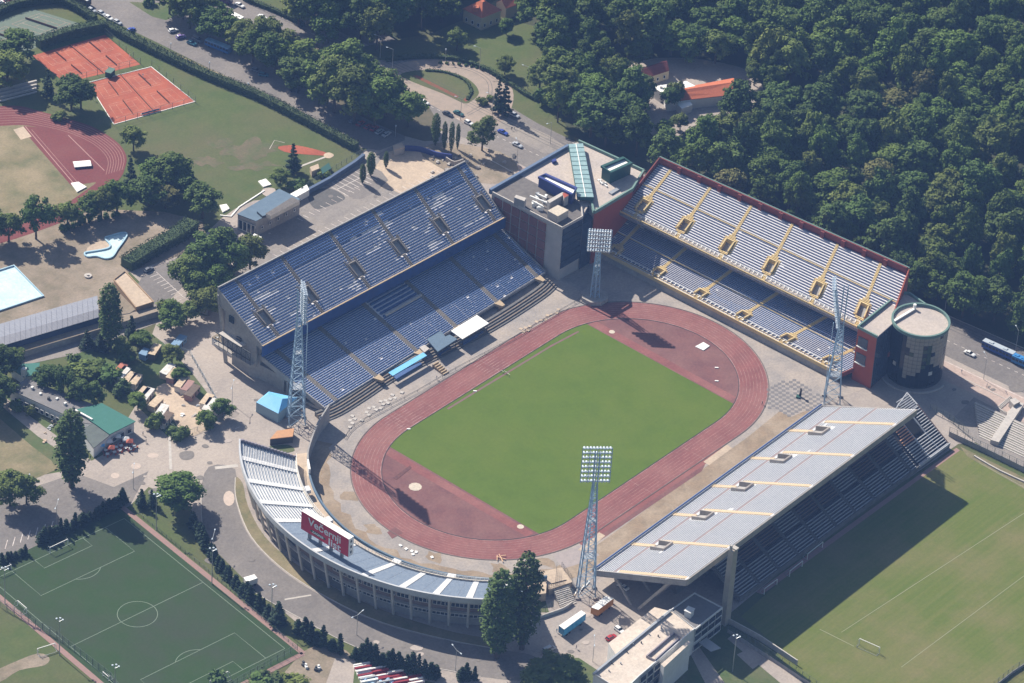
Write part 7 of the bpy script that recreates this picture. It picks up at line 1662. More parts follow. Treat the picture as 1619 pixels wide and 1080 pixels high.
def make_table():
    t = thing('table_set', '', 'table', (0, 0, -500)); mb = MB(); mb.box((0, 0, .7), (1.2, 1.2, .06)); mb.build('tabletop', M_white, t, local=True)
    mb = MB(); mb.tube((0, 0, 0), (0, 0, .7), .08, .08, 6); mb.build('leg', M_dark, t, local=True)
    for i in range(4): a = i*math.pi/2; mb = MB(); x, y = 1.1*math.cos(a), 1.1*math.sin(a); mb.box((x, y, .05), (.5, .5, .42), a); mb.box((x+.2*math.cos(a), y+.2*math.sin(a), .47), (.08, .5, .45), a); mb.build('seat', mat('brick_red_cloth', (0.38, 0.10, 0.06)), t, local=True)
    return t
tb = make_table(); pts = [(167, 714), (175, 711), (184, 709), (192, 707), (199, 710), (206, 712), (212, 708), (181, 717), (189, 714), (197, 700), (170, 720), (203, 700)]
for i, q in enumerate(pts):
    lbt = 'square white cafe table with four brick red seats on the restaurant terrace'
    if i == 0: tb.location = G(*q); tb['label'] = lbt; tb['group'] = 'cafe tables in front of the restaurant'
    else: dup(tb, G(*q), i*.4, lbt, 'cafe tables in front of the restaurant')
# people on foot: skinned figures
def make_person(cloth, trousers):
    me = bpy.data.meshes.new('body'); V = [(0, 0, .95), (0, 0, 1.2), (0, 0, 1.45), (0, 0, 1.56), (0, .01, 1.68), (-.18, 0, 1.42), (-.27, 0, 1.15), (-.27, .12, .92), (.18, 0, 1.42), (.27, 0, 1.15), (.27, -.1, .92), (-.1, 0, .9), (-.12, .12, .5), (-.13, .2, .06), (.1, 0, .9), (.12, -.12, .5), (.13, -.16, .06), (-.13, .33, .04), (.13, -.02, .04)]
    E = [(0, 1), (1, 2), (2, 3), (3, 4), (2, 5), (5, 6), (6, 7), (2, 8), (8, 9), (9, 10), (0, 11), (11, 12), (12, 13), (13, 17), (0, 14), (14, 15), (15, 16), (16, 18)]
    rad = [.15, .14, .14, .06, .11, .07, .05, .035, .07, .05, .035, .10, .07, .045, .10, .07, .045, .04, .04]
    me.from_pydata(V, E, []); o = bpy.data.objects.new('tmpb', me); COL.objects.link(o)
    md = o.modifiers.new('s', 'SKIN'); 
    for i, r in enumerate(rad): me.skin_vertices[0].data[i].radius = (r, r)
    me.skin_vertices[0].data[0].use_root = True
    o.modifiers.new('d', 'SUBSURF').levels = 1
    dg = bpy.context.evaluated_depsgraph_get(); dg.update(); m2 = bpy.data.meshes.new_from_object(o.evaluated_get(dg)); bpy.data.objects.remove(o)
    sk = mat('skin', (0.42, 0.24, 0.17)); hr = mat('hair', (0.04, 0.025, 0.02)); m2.materials.clear()
    for m_ in (sk, cloth, trousers, hr): m2.materials.append(m_)
    for p in m2.polygons:
        c = p.center; p.material_index = 3 if c.z > 1.73 else 0 if c.z > 1.5 or (abs(c.x) > .22 and c.z < 1.1) else 1 if c.z > .93 else 2
    return m2
def person(px, rz, label, cloth=None, tr=None):
    m2 = make_person(mat(*cloth), mat(*tr)); o = bpy.data.objects.new('person', m2); COL.objects.link(o); o.location = G(*px)+Vector((0, 0, .06)); o.rotation_euler = (0, 0, rz); tag(o, label, 'person'); return o
person((911, 1026), .6, 'person in dark clothes walking across the yard near the office', ('shirt_dark', (.04, .05, .08)), ('jeans', (.05, .08, .15)))
person((1178/1.0-0, 0) if False else (813, 205), 1.2, 'person in light shirt waiting near the tram stop by the spruces', ('shirt_light', (.5, .5, .48)), ('jeans', (.05, .08, .15)))
person((1456/1.0, 0) if False else (226, 688), .2, 'person in white shirt standing beside the restaurant wall', ('shirt_white', (.7, .7, .7)), ('trousers_dark', (.04, .04, .05)))
person((809, 206), 2.2, 'person in dark shirt waiting near the tram stop by the spruces', ('shirt_dark', (.04, .05, .08)), ('trousers_dark', (.04, .04, .05)))
person((226, 122), 2.2, 'tennis player in white on the white edged clay court', ('shirt_white', (.7, .7, .7)), ('shirt_white', (.7, .7, .7)))

for i, (q, lb, c_) in enumerate([((690, 600), 'person in white standing on the track edge by the main stand', 0), ((205, 716), 'person in dark shirt walking away from the restaurant terrace', 1), ((231, 700), 'person in light shirt crossing the square near the restaurant', 2), ((330, 612), 'person in dark clothes in the empty asphalt yard', 1), ((640, 372), 'person in white walking on the upper car park', 0), ((1205, 640), 'person in dark shirt beside the checkered paving', 1), ((1560, 612), 'person in light shirt on the pavement near the tram', 2), ((1520, 590), 'person in white on the pavement right of the drum', 0), ((1245, 570) if False else (880, 1000), 'person in light shirt beside the blue trailer', 2), ((150, 160), 'tennis player in white on the clay court behind the tree', 0), ((205, 90), 'tennis player in white on the upper clay court', 0)]):
    person(q, i*.7, lb, [('shirt_white', (.7, .7, .7)), ('shirt_dark', (.04, .05, .08)), ('shirt_light', (.5, .5, .48))][c_], [('shirt_white', (.7, .7, .7)), ('trousers_dark', (.04, .04, .05)), ('jeans', (.05, .08, .15))][c_])
# ================================================================== vegetation
def leaf_mat(name, c, c2, vary=.28):
    m = mat(name, c, c2, 0.45, rough=.75, vary=vary, contrast=(.35, .65), spec=.15, det=3); return m
M_leaf = [leaf_mat('leaf_oak', (0.064, 0.112, 0.020), (0.098, 0.148, 0.028), .22), leaf_mat('leaf_dark', (0.050, 0.094, 0.022), (0.074, 0.120, 0.026), .22), leaf_mat('leaf_olive', (0.086, 0.124, 0.024), (0.118, 0.152, 0.036), .22), leaf_mat('leaf_yellowing', (0.115, 0.122, 0.034), (0.135, 0.13, 0.045), .15)]
M_lpop = leaf_mat('leaf_poplar', (0.046, 0.086, 0.020), (0.074, 0.118, 0.030), .15); M_lcon = leaf_mat('needle_green', (0.020, 0.042, 0.024), (0.034, 0.058, 0.030), .15)
M_lbush = leaf_mat('leaf_bush', (0.045, 0.085, 0.025), (0.07, 0.11, 0.035), .25); M_lhedge = leaf_mat('leaf_hedge', (0.040, 0.066, 0.026), (0.058, 0.085, 0.034), .15)
M_bark = mat('bark', (0.10, 0.08, 0.06), (0.07, 0.055, 0.045), 1.5)
nprng = np.random.default_rng(11)
def leafcloud(centers, radii, n_per, size, squash=.8, core=None, up_bias=.6, only_upper=True):
    """leaf quads scattered through the shells of many clumps -> verts, faces"""
    V = []; 
    for (c, r) in zip(centers, radii):
        n = max(12, int(n_per*r*r)); d = nprng.normal(size=(n, 3)); d /= np.linalg.norm(d, axis=1)[:, None]
        if only_upper: d[:, 2] = np.where(d[:, 2] < -.55, -d[:, 2], d[:, 2])
        rr = r*(.72+.36*nprng.random(n))[:, None]; p = c+d*rr*np.array([1, 1, squash])
        nr = d+nprng.normal(size=(n, 3))*.55+np.array([0, 0, up_bias]); nr /= np.linalg.norm(nr, axis=1)[:, None]
        a = np.cross(nr, nprng.normal(size=(n, 3))); a /= np.linalg.norm(a, axis=1)[:, None]; b = np.cross(nr, a)
        s = size*(.6+.8*nprng.random(n))[:, None]; s2 = s*(.55+.35*nprng.random(n))[:, None]
        q = np.stack([p-a*s-b*s2*.3, p-b*s2, p+a*s+b*s2*.2, p+b*s2], 1); V.append(q.reshape(-1, 3))
    V = np.concatenate(V); return V
def cloud_mesh(name, V, m, cores=None):
    n = len(V)//4; me = bpy.data.meshes.new(name); F = np.arange(len(V)).reshape(-1, 4)
    vs_, fs_ = V.tolist(), F.tolist()
    if cores:
        for c, r in cores:      # dense inner foliage of each clump
            i = len(vs_); A = 6; 
            for ph in (-.6, .25, .95):
                for k in range(A):
                    t = 2*math.pi*k/A+ph; vs_.append((c[0]+r*math.cos(ph)*math.cos(t), c[1]+r*math.cos(ph)*math.sin(t), c[2]+r*.8*math.sin(ph)))
            vs_.append((c[0], c[1], c[2]+r*.8)); vs_.append((c[0], c[1], c[2]-r*.7))
            for b in (0, 1):
                for k in range(A): k2 = (k+1) % A; fs_.append([i+b*A+k, i+b*A+k2, i+(b+1)*A+k2, i+(b+1)*A+k])
            for k in range(A): k2 = (k+1) % A; fs_.append([i+2*A+k, i+2*A+k2, i+3*A]); fs_.append([i+k2, i+k, i+3*A+1])
    me.from_pydata(vs_, [], fs_); me.materials.append(m); me.update(); return me
def limb_mesh(H, trunk_h, r, spread, n=5, name='trunk'):
    mb = MB(); mb.tube((0, 0, 0), (0, 0, trunk_h), r, r*.75, 7)
    for i in range(n):
        a = 2*math.pi*i/n+rnd.uniform(-.4, .4); L_ = spread*rnd.uniform(.5, .85); p = Vector((0, 0, trunk_h*rnd.uniform(.75, 1))); q = Vector((L_*math.cos(a), L_*math.sin(a), trunk_h+(H-trunk_h)*rnd.uniform(.35, .7))); mb.tube(p, q, r*.45, r*.15, 5)
    mb.tube((0, 0, trunk_h), (0, 0, H*.8), r*.75, r*.2, 6); return mb.mesh(name, M_bark)
def broadleaf(seed, m, dens=24, size=.42):
    """unit tree: height 1 -> real 16 m, crown radius 6.5"""
    r_ = random.Random(seed); H, Rc = 16.0, 6.5; C, Q = [], []; lob, lp = r_.uniform(.05, .28), r_.uniform(0, 6)
    n = r_.randint(30, 44)
    for i in range(n):
        t = (i+.5)/n; ph = 2.399*i+r_.uniform(-.3, .3); zz = 1-1.55*t; rad = math.sqrt(max(0, 1-max(zz, -.5)**2)); R_ = Rc*(.42+.44*r_.random())*(1+lob*math.cos(2*ph+lp))
        c = np.array([R_*rad*math.cos(ph), R_*rad*math.sin(ph), H*.56+zz*H*.34*(1 if zz > 0 else .95)]); c[2] += r_.uniform(-1.3, 1.3); C.append(c); Q.append(r_.uniform(.9, 2.45))
    C.append(np.array([0, 0, H*.62])); Q.append(3.4)
    V = leafcloud(C, Q, dens, size); me = cloud_mesh('crown', V, m, [(c, q*.62) for c, q in zip(C, Q)]); tr = limb_mesh(H, H*.34, .42, Rc*.6); return me, tr
def poplar(seed, H=24, Rc=3.0):
    r_ = random.Random(seed); C, Q = [], []
    n = 90
    for i in range(n):
        t = (i+.5)/n; z = H*(.06+.90*t); prof = (.3+.7*math.sin(min(1, t*2.6)*math.pi/2))*max(0, 1-max(0, (t-.45)/.55)**3.2)**.6; ph = 2.399*i; R_ = Rc*prof*r_.uniform(.5, .8); C.append(np.array([R_*math.cos(ph), R_*math.sin(ph), z])); Q.append(max(.4, Rc*.27*prof+.15))
    V = leafcloud(C, Q, 42, .27, squash=2.0); me = cloud_mesh('crown', V, M_lpop, [(c, q*.7) for c, q in zip(C, Q)]); mb = MB(); mb.tube((0, 0, 0), (0, 0, H*.9), .5, .08, 7); return me, mb.mesh('trunk', M_bark)
def conifer(seed, H=12, Rc=2.6, m=None, dens=30, size=.30, pw=.85, base=.05):
    r_ = random.Random(seed); C, Q = [], []
    n = 34
    for i in range(n):
        t = (i+.5)/n; z = H*(base+.93*t); R_ = Rc*(1-t)**pw*r_.uniform(.55, .95); ph = 2.399*i; C.append(np.array([R_*.7*math.cos(ph), R_*.7*math.sin(ph), z])); Q.append(max(.28, R_*.55))
    V = leafcloud(C, Q, dens, size, squash=.7, up_bias=.1); me = cloud_mesh('crown', V, m or M_lcon, [(c, q*.75) for c, q in zip(C, Q)]); mb = MB(); mb.tube((0, 0, 0), (0, 0, H*.9), .25, .05, 6); return me, mb.mesh('trunk', M_bark)
def bushm(seed, m, R_=2.0, n=9):
    r_ = random.Random(seed); C = [np.array([r_.uniform(-1, 1)*R_*.6, r_.uniform(-1, 1)*R_*.6, R_*r_.uniform(.25, .7)]) for _ in range(n)]; Q = [R_*r_.uniform(.4, .6) for _ in range(n)]
    return cloud_mesh('foliage', leafcloud(C, Q, 26, .26, squash=.85), m, [(c, q*.8) for c, q in zip(C, Q)])
BL = []
for mi in range(4):
    for sd_ in range(5 if mi < 2 else 3 if mi < 3 else 2): BL.append((mi, *broadleaf(100+mi*10+sd_, M_leaf[mi])))
POP = [poplar(5), poplar(6)]; CON = [conifer(1), conifer(2, pw=.7)]; SPR = [conifer(3, H=18, Rc=3.6, dens=20, size=.42, pw=.8), ]; THU = [conifer(4, H=5, Rc=1.5, dens=46, size=.2, pw=.55, base=.02), conifer(8, H=5, Rc=1.4, dens=46, size=.2, pw=.7, base=.02)]
BU = [bushm(1, M_lbush), bushm(2, M_lbush), bushm(3, M_leaf[1]), bushm(4, M_leaf[2])]
def put_tree(name, loc, meshes, sc, label, cat='tree', group=None, rz=None):
    t = thing(name, label, cat, loc, rnd.uniform(0, 6.28) if rz is None else rz, group); t.scale = sc
    for n_, me in zip(('crown', 'trunk'), meshes): o = bpy.data.objects.new(n_, me); COL.objects.link(o); o.parent = t
    return t
def tree_at(px, H, Rc, kind, label, group=None, name=None):
    if isinstance(kind, int): H *= 1.08; Rc *= 1.1
    """kind: 0-3 broadleaf tones, 'pop','spr','con'"""
    p = G(*px)
    if isinstance(kind, int):
        c = rnd.choice([b for b in BL if b[0] == kind]); return put_tree(name or 'broadleaf_tree', p, c[1:], (Rc/6.8, Rc/6.8, H/16.3), label, group=group)
    if kind == 'pop': return put_tree(name or 'poplar_tree', p, rnd.choice(POP), (Rc/3.0, Rc/3.0, H/24), label, group=group)
    if kind == 'spr': return put_tree(name or 'spruce_tree', p, SPR[0], (Rc/3.4, Rc/3.4, H/18), label, group=group)
    if kind == 'con': return put_tree(name or 'conical_tree', p, rnd.choice(CON), (Rc/2.5, Rc/2.5, H/12), label, group=group)
    if kind == 'thu': return put_tree(name or 'cypress_shrub', p, rnd.choice(THU), (Rc/1.4, Rc/1.4, H/5), label, group=group)
    if kind == 'bush':
        o = bpy.data.objects.new(name or 'bush', rnd.choice(BU)); COL.objects.link(o); o.location = p; o.rotation_euler = (0, 0, rnd.uniform(0, 6)); o.scale = (Rc/2, Rc/2, H/2.3); tag(o, label, 'bush', group); return o
T_ = [
 ((785, 1040), 37, 6.2, 'pop', 'tall dark poplar left one of the pair in front of the curved stand'),
 ((825, 1026), 41, 5.6, 'pop', 'tallest dark poplar right one of the pair in front of the curved stand'),
 ((113, 770), 33, 6.0, 'pop', 'tall poplar beside the restaurant terrace at the left'),
 ((174, 552), 29, 4.6, 'pop', 'tall slim poplar in front of the long pool building'),
 ((282, 806), 13, 8.2, 0, 'wide round tree in the middle of the paved area left of the curved stand'),
 ((224, 801), 7.5, 3.0, 'con', 'clipped dark conifer pair by the corner of the artificial pitch'),
 ((240, 800), 7, 2.6, 'con', 'clipped dark conifer beside the round tree by the artificial pitch'),
 ((16, 800), 13, 7, 2, 'pale green tree at the left edge by the lower car park'), ((42, 797), 11, 5.5, 0, 'green tree second from the left edge by the lower car park'),
 ((113, 175), 14, 7.5, 1, 'dark round tree between the clay courts and the old track'), ((128, 172), 12, 6, 0, 'green round tree overlapping the left corner of the clay court'), ((92, 188), 3.5, 3, 'bush', 'small dark round bush beside the old track'),
 ((76, 152), 12, 3.4, 'spr', 'small spruce left of the clay court trees'), ((30, 95), 13, 7.5, 1, 'dark round tree at the corner of the green hard court'), ((12, 140), 15, 8.5, 2, 'big olive tree at the left edge above the bleacher'), ((-8, 120), 14, 8, 1, 'dark tree cut by the left edge above the bleacher'),
 ((211, 238), 10, 5, 2, 'lone small tree between the clay courts and the dark group'), ((207, 302), 15, 3.6, 'con', 'dark columnar conifer at the edge of the old track'),
 ((250, 300), 13, 7, 0, 'green tree in the group below the lone tree'), ((272, 305), 16, 8, 0, 'large green tree in the group in the middle of the meadow edge'), ((236, 325), 12, 7, 1, 'dark tree in the group at the old track curve'), ((292, 318), 12, 6, 1, 'dark tree at the right of the meadow edge group'), ((320, 345), 14, 7, 1, 'dark tree in the group left of the service building'), ((262, 330), 9, 6, 3, 'yellowish tree low in the meadow edge group'),
 ((185, 335), 13, 6.5, 0, 'tree behind the dry field, right one of the row'), ((160, 345), 12, 6, 2, 'olive tree behind the dry field, middle of the row'), ((140, 350), 11, 6, 0, 'tree behind the dry field next to the dark oak'), ((107, 358), 10, 5, 2, 'thin olive tree behind the dry field, left of the row'), ((57, 378), 17, 6.4, 1, 'large dark oak by the old track at the left'), ((14, 382), 12, 6, 2, 'pale tree at the left edge above the pool'), ((-10, 385), 13, 6, 2, 'pale tree cut by the left edge above the pool'),
 ((325, 445), 19, 9, 1, 'large dark tree left of the blue grandstand'), ((350, 425), 17, 7.5, 1, 'dark tree just behind the left end of the blue grandstand'), ((395, 425), 13, 6.5, 2, 'olive tree touching the back of the blue grandstand'), ((312, 470), 12, 6.5, 0, 'green tree above the small car park'), ((330, 498), 11, 6.5, 2, 'light olive tree by the end of the blue grandstand'), ((270, 520), 10, 6, 0, 'green tree below the small car park'), ((295, 510), 8, 5, 2, 'thin tree below the small car park, right one'), ((318, 480), 10, 5, 1, 'small dark tree squeezed beside the grandstand end'),
 ((138, 550), 8, 3, 'con', 'dark conifer left of the slim poplar'), ((208, 535), 10, 3.4, 'con', 'dark pointed conifer right of the slim poplar'), ((158, 553), 7, 3.6, 'con', 'dark conifer at the foot of the slim poplar'), ((225, 548), 6, 4, 0, 'small round tree among the plots beside the conifer'), ((190, 555), 5, 4, 'bush', 'round bush among the plots by the service road'), ((272, 575), 7, 4, 2, 'soft green tree at the top of the container yard'), ((284, 602), 5, 3, 0, 'small tree beside the container yard fence'),
 ((218, 648), 7, 3.8, 0, 'green tree at the left side of the container yard'), ((243, 675), 6, 3.4, 'bush', 'bush at the lower left of the container yard'), ((282, 693), 4.5, 4, 'bush', 'bush at the bottom corner of the container yard'), ((352, 660), 7.5, 3.8, 0, 'small tree by the last container of the yard'), ((325, 678), 7, 3.6, 0, 'small tree casting shade on the pavement by the yard'), ((330, 672), 5, 3, 'bush', 'bush in front of the large white striped container'),
 ((75, 618), 10, 5, 1, 'dark tree behind the restaurant, left of four'), ((100, 628), 12, 5, 1, 'dark tree behind the restaurant, second of four'), ((125, 640), 10, 5, 1, 'dark tree behind the restaurant, third of four'), ((148, 642), 9, 4, 1, 'dark tree behind the restaurant, right of four'), ((0, 640), 12, 6, 1, 'dark tree at the left end of the restaurant'), ((10, 600), 13, 6, 1, 'dark tree at the left edge behind the restaurant'), ((-15, 660), 12, 6, 1, 'dark tree cut by the left edge near the restaurant'), ((20, 575), 6, 4, 0, 'small tree by the service road near the restaurant'), ((25, 648), 4, 2.6, 'bush', 'small bush in front of the restaurant'), ((50, 655), 4, 2.6, 'bush', 'second small bush in front of the restaurant'),
 ((128, 590), 4, 5, 'bush', 'low sprawling bush in the garden plots, left'), ((150, 592), 5, 6, 'bush', 'low sprawling bush in the garden plots, middle'), ((175, 600), 5, 5, 'bush', 'sprawling bush in the garden plots beside the huts'), ((192, 620), 5, 4, 'bush', 'sprawling bush in the lower garden plots'), ((115, 575), 4, 3, 'bush', 'bush at the upper left of the garden plots'), ((200, 570), 3, 3, 'bush', 'little bush beside the blue cab hut'),
 ((463, 272), 13, 3.8, 'spr', 'dark spruce beside the sand diamond'), ((443, 295), 7, 4, 0, 'round dark green tree left of the dugouts'), ((470, 300), 4, 4, 'bush', 'dark bush beside the dugouts'), ((514, 278), 3, 3, 'bush', 'little bush behind the dark green shelter'), ((722, 80), 9, 5, 2, 'lone round tree on the park lawn'), ((798, 118), 8, 4.2, 2, 'small grey green tree on the park lawn by the loop'), ((800, 55), 7, 3.5, 0, 'small tree on the park lawn beside the villa'),
 ((787, 178), 16, 3.2, 'spr', 'left one of two dark spruces beside the tram loop'), ((798, 182), 17, 3.4, 'spr', 'right one of two dark spruces beside the tram loop'), ((762, 238), 14, 6, 2, 'leafy grey green tree between the road and the sandy yard'),
 ((645, 200), 14, 7.5, 0, 'round tree alone at the end of the big tree row'), ((560, 195), 24, 10, 2, 'huge olive tree second in the big row by the road'), ((592, 200), 21, 10, 0, 'large green tree at the right of the big row by the road'), ((528, 178), 23, 10, 2, 'huge olive tree at the left of the big row by the road'), ((545, 150), 24, 10, 0, 'large green tree at the back of the big row by the road'), ((575, 165), 20, 9, 0, 'large green tree at the back right of the big row'), 
 ((462, 140), 13, 7.5, 1, 'dark round tree left of the big row'), ((435, 115), 16, 8, 0, 'green tree left of the big row, beyond the parking road'), ((400, 100), 15, 7, 0, 'green tree above the shaded cars by the parking road'), ((385, 85), 14, 7, 2, 'olive tree above the blue bus'), ((300, 45), 17, 8, 0, 'tall green tree at the left end of the top row'), ((290, 30), 14, 6, 1, 'dark tree at the left end of the top row'), ((330, 62), 13, 7, 1, 'dark tree behind the blue bus'), ((360, 70), 12, 6, 0, 'green tree right behind the blue bus'), ((450, 100), 14, 7, 2, 'olive tree reaching over the main road'), ((268, 22), 15, 7, 0, 'green tree leftmost of the top row beside the little green'), ((315, 38), 16, 7.5, 2, 'olive tree between the tall green tree and the white van'), ((345, 50), 12, 6, 0, 'green tree hiding the back of the blue bus'), ((418, 92), 17, 8, 2, 'tall olive tree behind the shaded cars'), ((475, 118), 15, 8, 0, 'green tree filling the gap left of the big row'), ((505, 165), 19, 8, 0, 'green tree on the left shoulder of the big row'), ((610, 185), 18, 8, 0, 'green tree low on the right shoulder of the big row'), ((495, 50), 22, 9, 0, 'big tree at the left corner of the grove by the road'), ((520, 40), 23, 9, 2, 'big olive tree at the left corner of the grove'), ((480, 20), 20, 8, 0, 'green tree at the top left corner of the grove'), ((300, 460), 14, 7, 0, 'green tree between the small car park and the dark tree'), ((345, 470), 13, 6, 0, 'green tree pressed against the grandstand corner'), ((370, 440), 14, 6.5, 0, 'green tree at the back corner of the blue grandstand'), ((262, 500), 6, 4, 'bush', 'bush at the lower corner of the small car park'), ((236, 8), 4, 2.5, 'bush', 'small bush on the little green at the top'),
 ((870, 1075), 8, 8, 2, 'olive tree at the bottom edge left of the office'), ((895, 1085), 9, 8, 0, 'green tree at the bottom edge beside the office'), ((850, 1090), 8, 6, 2, 'olive tree lowest at the bottom edge'),
 ((432, 1082), 5, 5, 'bush', 'bush at the near end of the artificial pitch'), ((345, 1085), 6, 4, 'bush', 'bush by the goal at the bottom edge'), ((465, 1082), 4, 5, 'bush', 'low bush at the bottom edge beside the sandy ground'), ((410, 1090), 5, 5, 'bush', 'wide bush at the bottom edge below the pitch'),
 ((737, 1072), 6.5, 2.6, 'con', 'dark conifer pair beside the ring road lamp at the bottom'),
 ((573, 290), 9, 1.4, 'pop', 'thin small poplar in the car park, left of three'), ((586, 278), 11, 1.9, 'pop', 'forked small poplar in the car park, middle of three'), ((610, 266), 8, 1.1, 'pop', 'thin small poplar in the car park, right of three'),
 ((688, 230), 15, 1.9, 'pop', 'left poplar of the lopped group by the hoarding'), ((702, 236), 13, 1.2, 'pop', 'middle poplar of the lopped group by the hoarding'), ((713, 240), 14, 1.3, 'pop', 'right poplar of the lopped group by the hoarding'), ((723, 236), 12, 1.0, 'pop', 'small poplar inside the lopped group by the hoarding'),
 ((1480, 475), 15, 7, 0, 'light green tree at the forest edge behind the drum'), ((1540, 500), 12, 6, 1, 'dark tree at the forest edge beside the road lamp'), ((730, 178) if False else (860, 165), 8, 4, 'bush', 'round shrub at the park hedge right of the spruces'), ((762, 165), 3, 2.4, 'bush', 'clipped shrub by the tram loop lawn, near the red bed'), ((776, 158), 2.4, 1.8, 'bush', 'small clipped shrub right of the tram loop'),
 ((1085, 100), 13, 6, 0, 'green tree behind the long orange roof, left one'), ((1130, 100), 14, 6.5, 2, 'olive tree behind the long orange roof, right one'), ((1192, 135), 11, 5, 0, 'green tree right of the long orange roof'), ((1010, 105), 12, 5.5, 1, 'dark tree behind the dark red roof'), ((1075, 205), 7, 3.5, 2, 'small olive tree beside the forest path'), ((1058, 172), 9, 4, 1, 'small dark tree in front of the orange roofed restaurant'), ((1015, 165), 12, 5, 1, 'dark tree between the two forest restaurants'), ((1050, 215), 7, 3.6, 0, 'small round tree on the forest path'), ((1070, 165), 10, 3.6, 2, 'slim pale tree before the orange roof'),
]
for (px, H, Rc, k, lb) in T_: tree_at(px, H, Rc, k, lb)
# rows of small conical shrubs
ORD = 'first second third fourth fifth sixth seventh eighth ninth tenth eleventh twelfth thirteenth fourteenth fifteenth sixteenth seventeenth eighteenth nineteenth twentieth twenty-first twenty-second'.split()
def row(px, n, H, Rc, label, group, kind='thu', jit=2.5):
    pts = []; 
    for i in range(n):
        t = i/(n-1)*(len(px)-1); j = min(int(t), len(px)-2); f = t-j; pts.append((px[j][0]*(1-f)+px[j+1][0]*f+rnd.uniform(-jit, jit), px[j][1]*(1-f)+px[j+1][1]*f+rnd.uniform(-jit*.5, jit*.5)))
    for k, q in enumerate(pts): tree_at(q, H*rnd.uniform(.65, 1.3), Rc*rnd.uniform(.75, 1.25), kind, ORD[k]+' '+label+', from the left', group)
row([(305, 835), (330, 878), (360, 918), (392, 948), (425, 975)], 20, 6.5, 2.1, 'dark conical tree between ring road and artificial pitch', 'conical trees beside the artificial pitch')
tree_at((440, 985), 9, 4.4, 'con', 'big dark conifer at the end of the conical row beside the pitch light')
row([(470, 1002), (500, 1018), (535, 1030)], 7, 7, 2.3, 'dark conical tree in the row above the sandy ground', 'conical trees above the sandy ground')
row([(563, 1040), (600, 1050), (640, 1060), (688, 1070)], 17, 7, 2.3, 'dark conical tree above the stacked stalls', 'conical trees above the stalls')
row([(728, 1076), (748, 1076)], 3, 6, 2.0, 'small conifer in the clump by the ring road lamp', 'conifers by the ring road lamp')
row([(66, 858), (100, 843), (140, 825), (178, 806), (198, 793)], 22, 5.2, 2.2, 'dark shrub tree along the top of the artificial pitch', 'shrub trees above the artificial pitch')
row([(5, 890), (22, 882), (40, 876)], 6, 4, 1.6, 'small dark shrub left of the artificial pitch goal', 'shrubs at the left edge')
row([(696, 100), (740, 104), (775, 115), (795, 130)], 14, 1.2, .7, 'tiny clipped shrub outside the tram loop', 'clipped shrubs round the tram loop', kind='bush', jit=.6)
row([(100, 366), (130, 352), (180, 342)], 9, 3, 1.6, 'small green shrub under the trees behind the dry field', 'shrubs behind the dry field', kind='bush')
# hedges: one trimmed mass each
def hedge(px, w, h, label, m=M_lhedge, wob=.35, dens=5.0, size=.32):
    P = [G(*q) for q in smooth_ring(px, 6, closed=False)] if len(px) > 2 else [G(*q) for q in px]; mb = MB(); V = []
    wall_strip(mb, [(p.x, p.y) for p in P], w*.8, 0, h*.88)
    for a, b in zip(P, P[1:]):
        L_ = (b-a).length; n = int(L_*(w+2*h)*dens); d = (b-a).normalized(); nn = Vector((-d.y, d.x, 0))
        for _ in range(n):
            u = nprng.random()*L_; s = nprng.random()*(w+2*h)
            if s < h: off, z = -w/2, s
            elif s < h+w: off, z = s-h-w/2, h
            else: off, z = w/2, s-h-w
            j = nprng.normal(size=3)*wob*.5; c = a+d*u+nn*off+Vector((j[0], j[1], z+j[2])); q = nprng.normal(size=(2, 3)); e1 = Vector(q[0]).normalized()*size; e2 = Vector(q[1]).normalized()*size*.7
            V += [c-e1, c-e2, c+e1, c+e2]
    i0 = len(mb.v); mb.v += [tuple(v) for v in V]; mb.f += [(i0+4*k, i0+4*k+1, i0+4*k+2, i0+4*k+3) for k in range(len(V)//4)]; mb.m += [0]*(len(V)//4)
    o = mb.build('hedge', m); tag(o, label, 'hedge'); return o
hedge([(162, 42), (240, 82), (330, 124), (400, 152), (460, 182), (563, 237)], 3.6, 3.2, 'long tall trimmed hedge between the meadow and the parking road')
hedge([(-40, 40), (20, 14), (60, 6), (98, 6), (130, 22), (150, 36)], 3.0, 3.4, 'hedge round the upper side of the green hard court')
hedge([(60, 76), (100, 62), (140, 52), (165, 48)], 4.0, 4.5, 'thick hedge between the green court and the clay courts')
hedge([(200, 425), (240, 400), (280, 378), (305, 360)], 6.5, 4.0, 'broad dark hedge between the dry pool ground and the small car park')
hedge([(610, 97), (660, 92), (720, 95), (770, 112), (800, 130), (830, 150), (850, 160)], 1.6, 1.6, 'low dark hedge curving outside the tram loop')
hedge([(385, 0), (440, 22), (480, 42)], 1.6, 1.8, 'dark hedge between the main road and the top lawn')
hedge([(650, 132), (672, 140), (700, 152), (728, 168)], .4, .4, 'dark clipped band across the loop lawn') if False else None
hedge([(672, 112), (705, 115), (735, 128), (745, 145), (738, 158)], 1.0, .7, 'low clipped band inside the loop lawn')
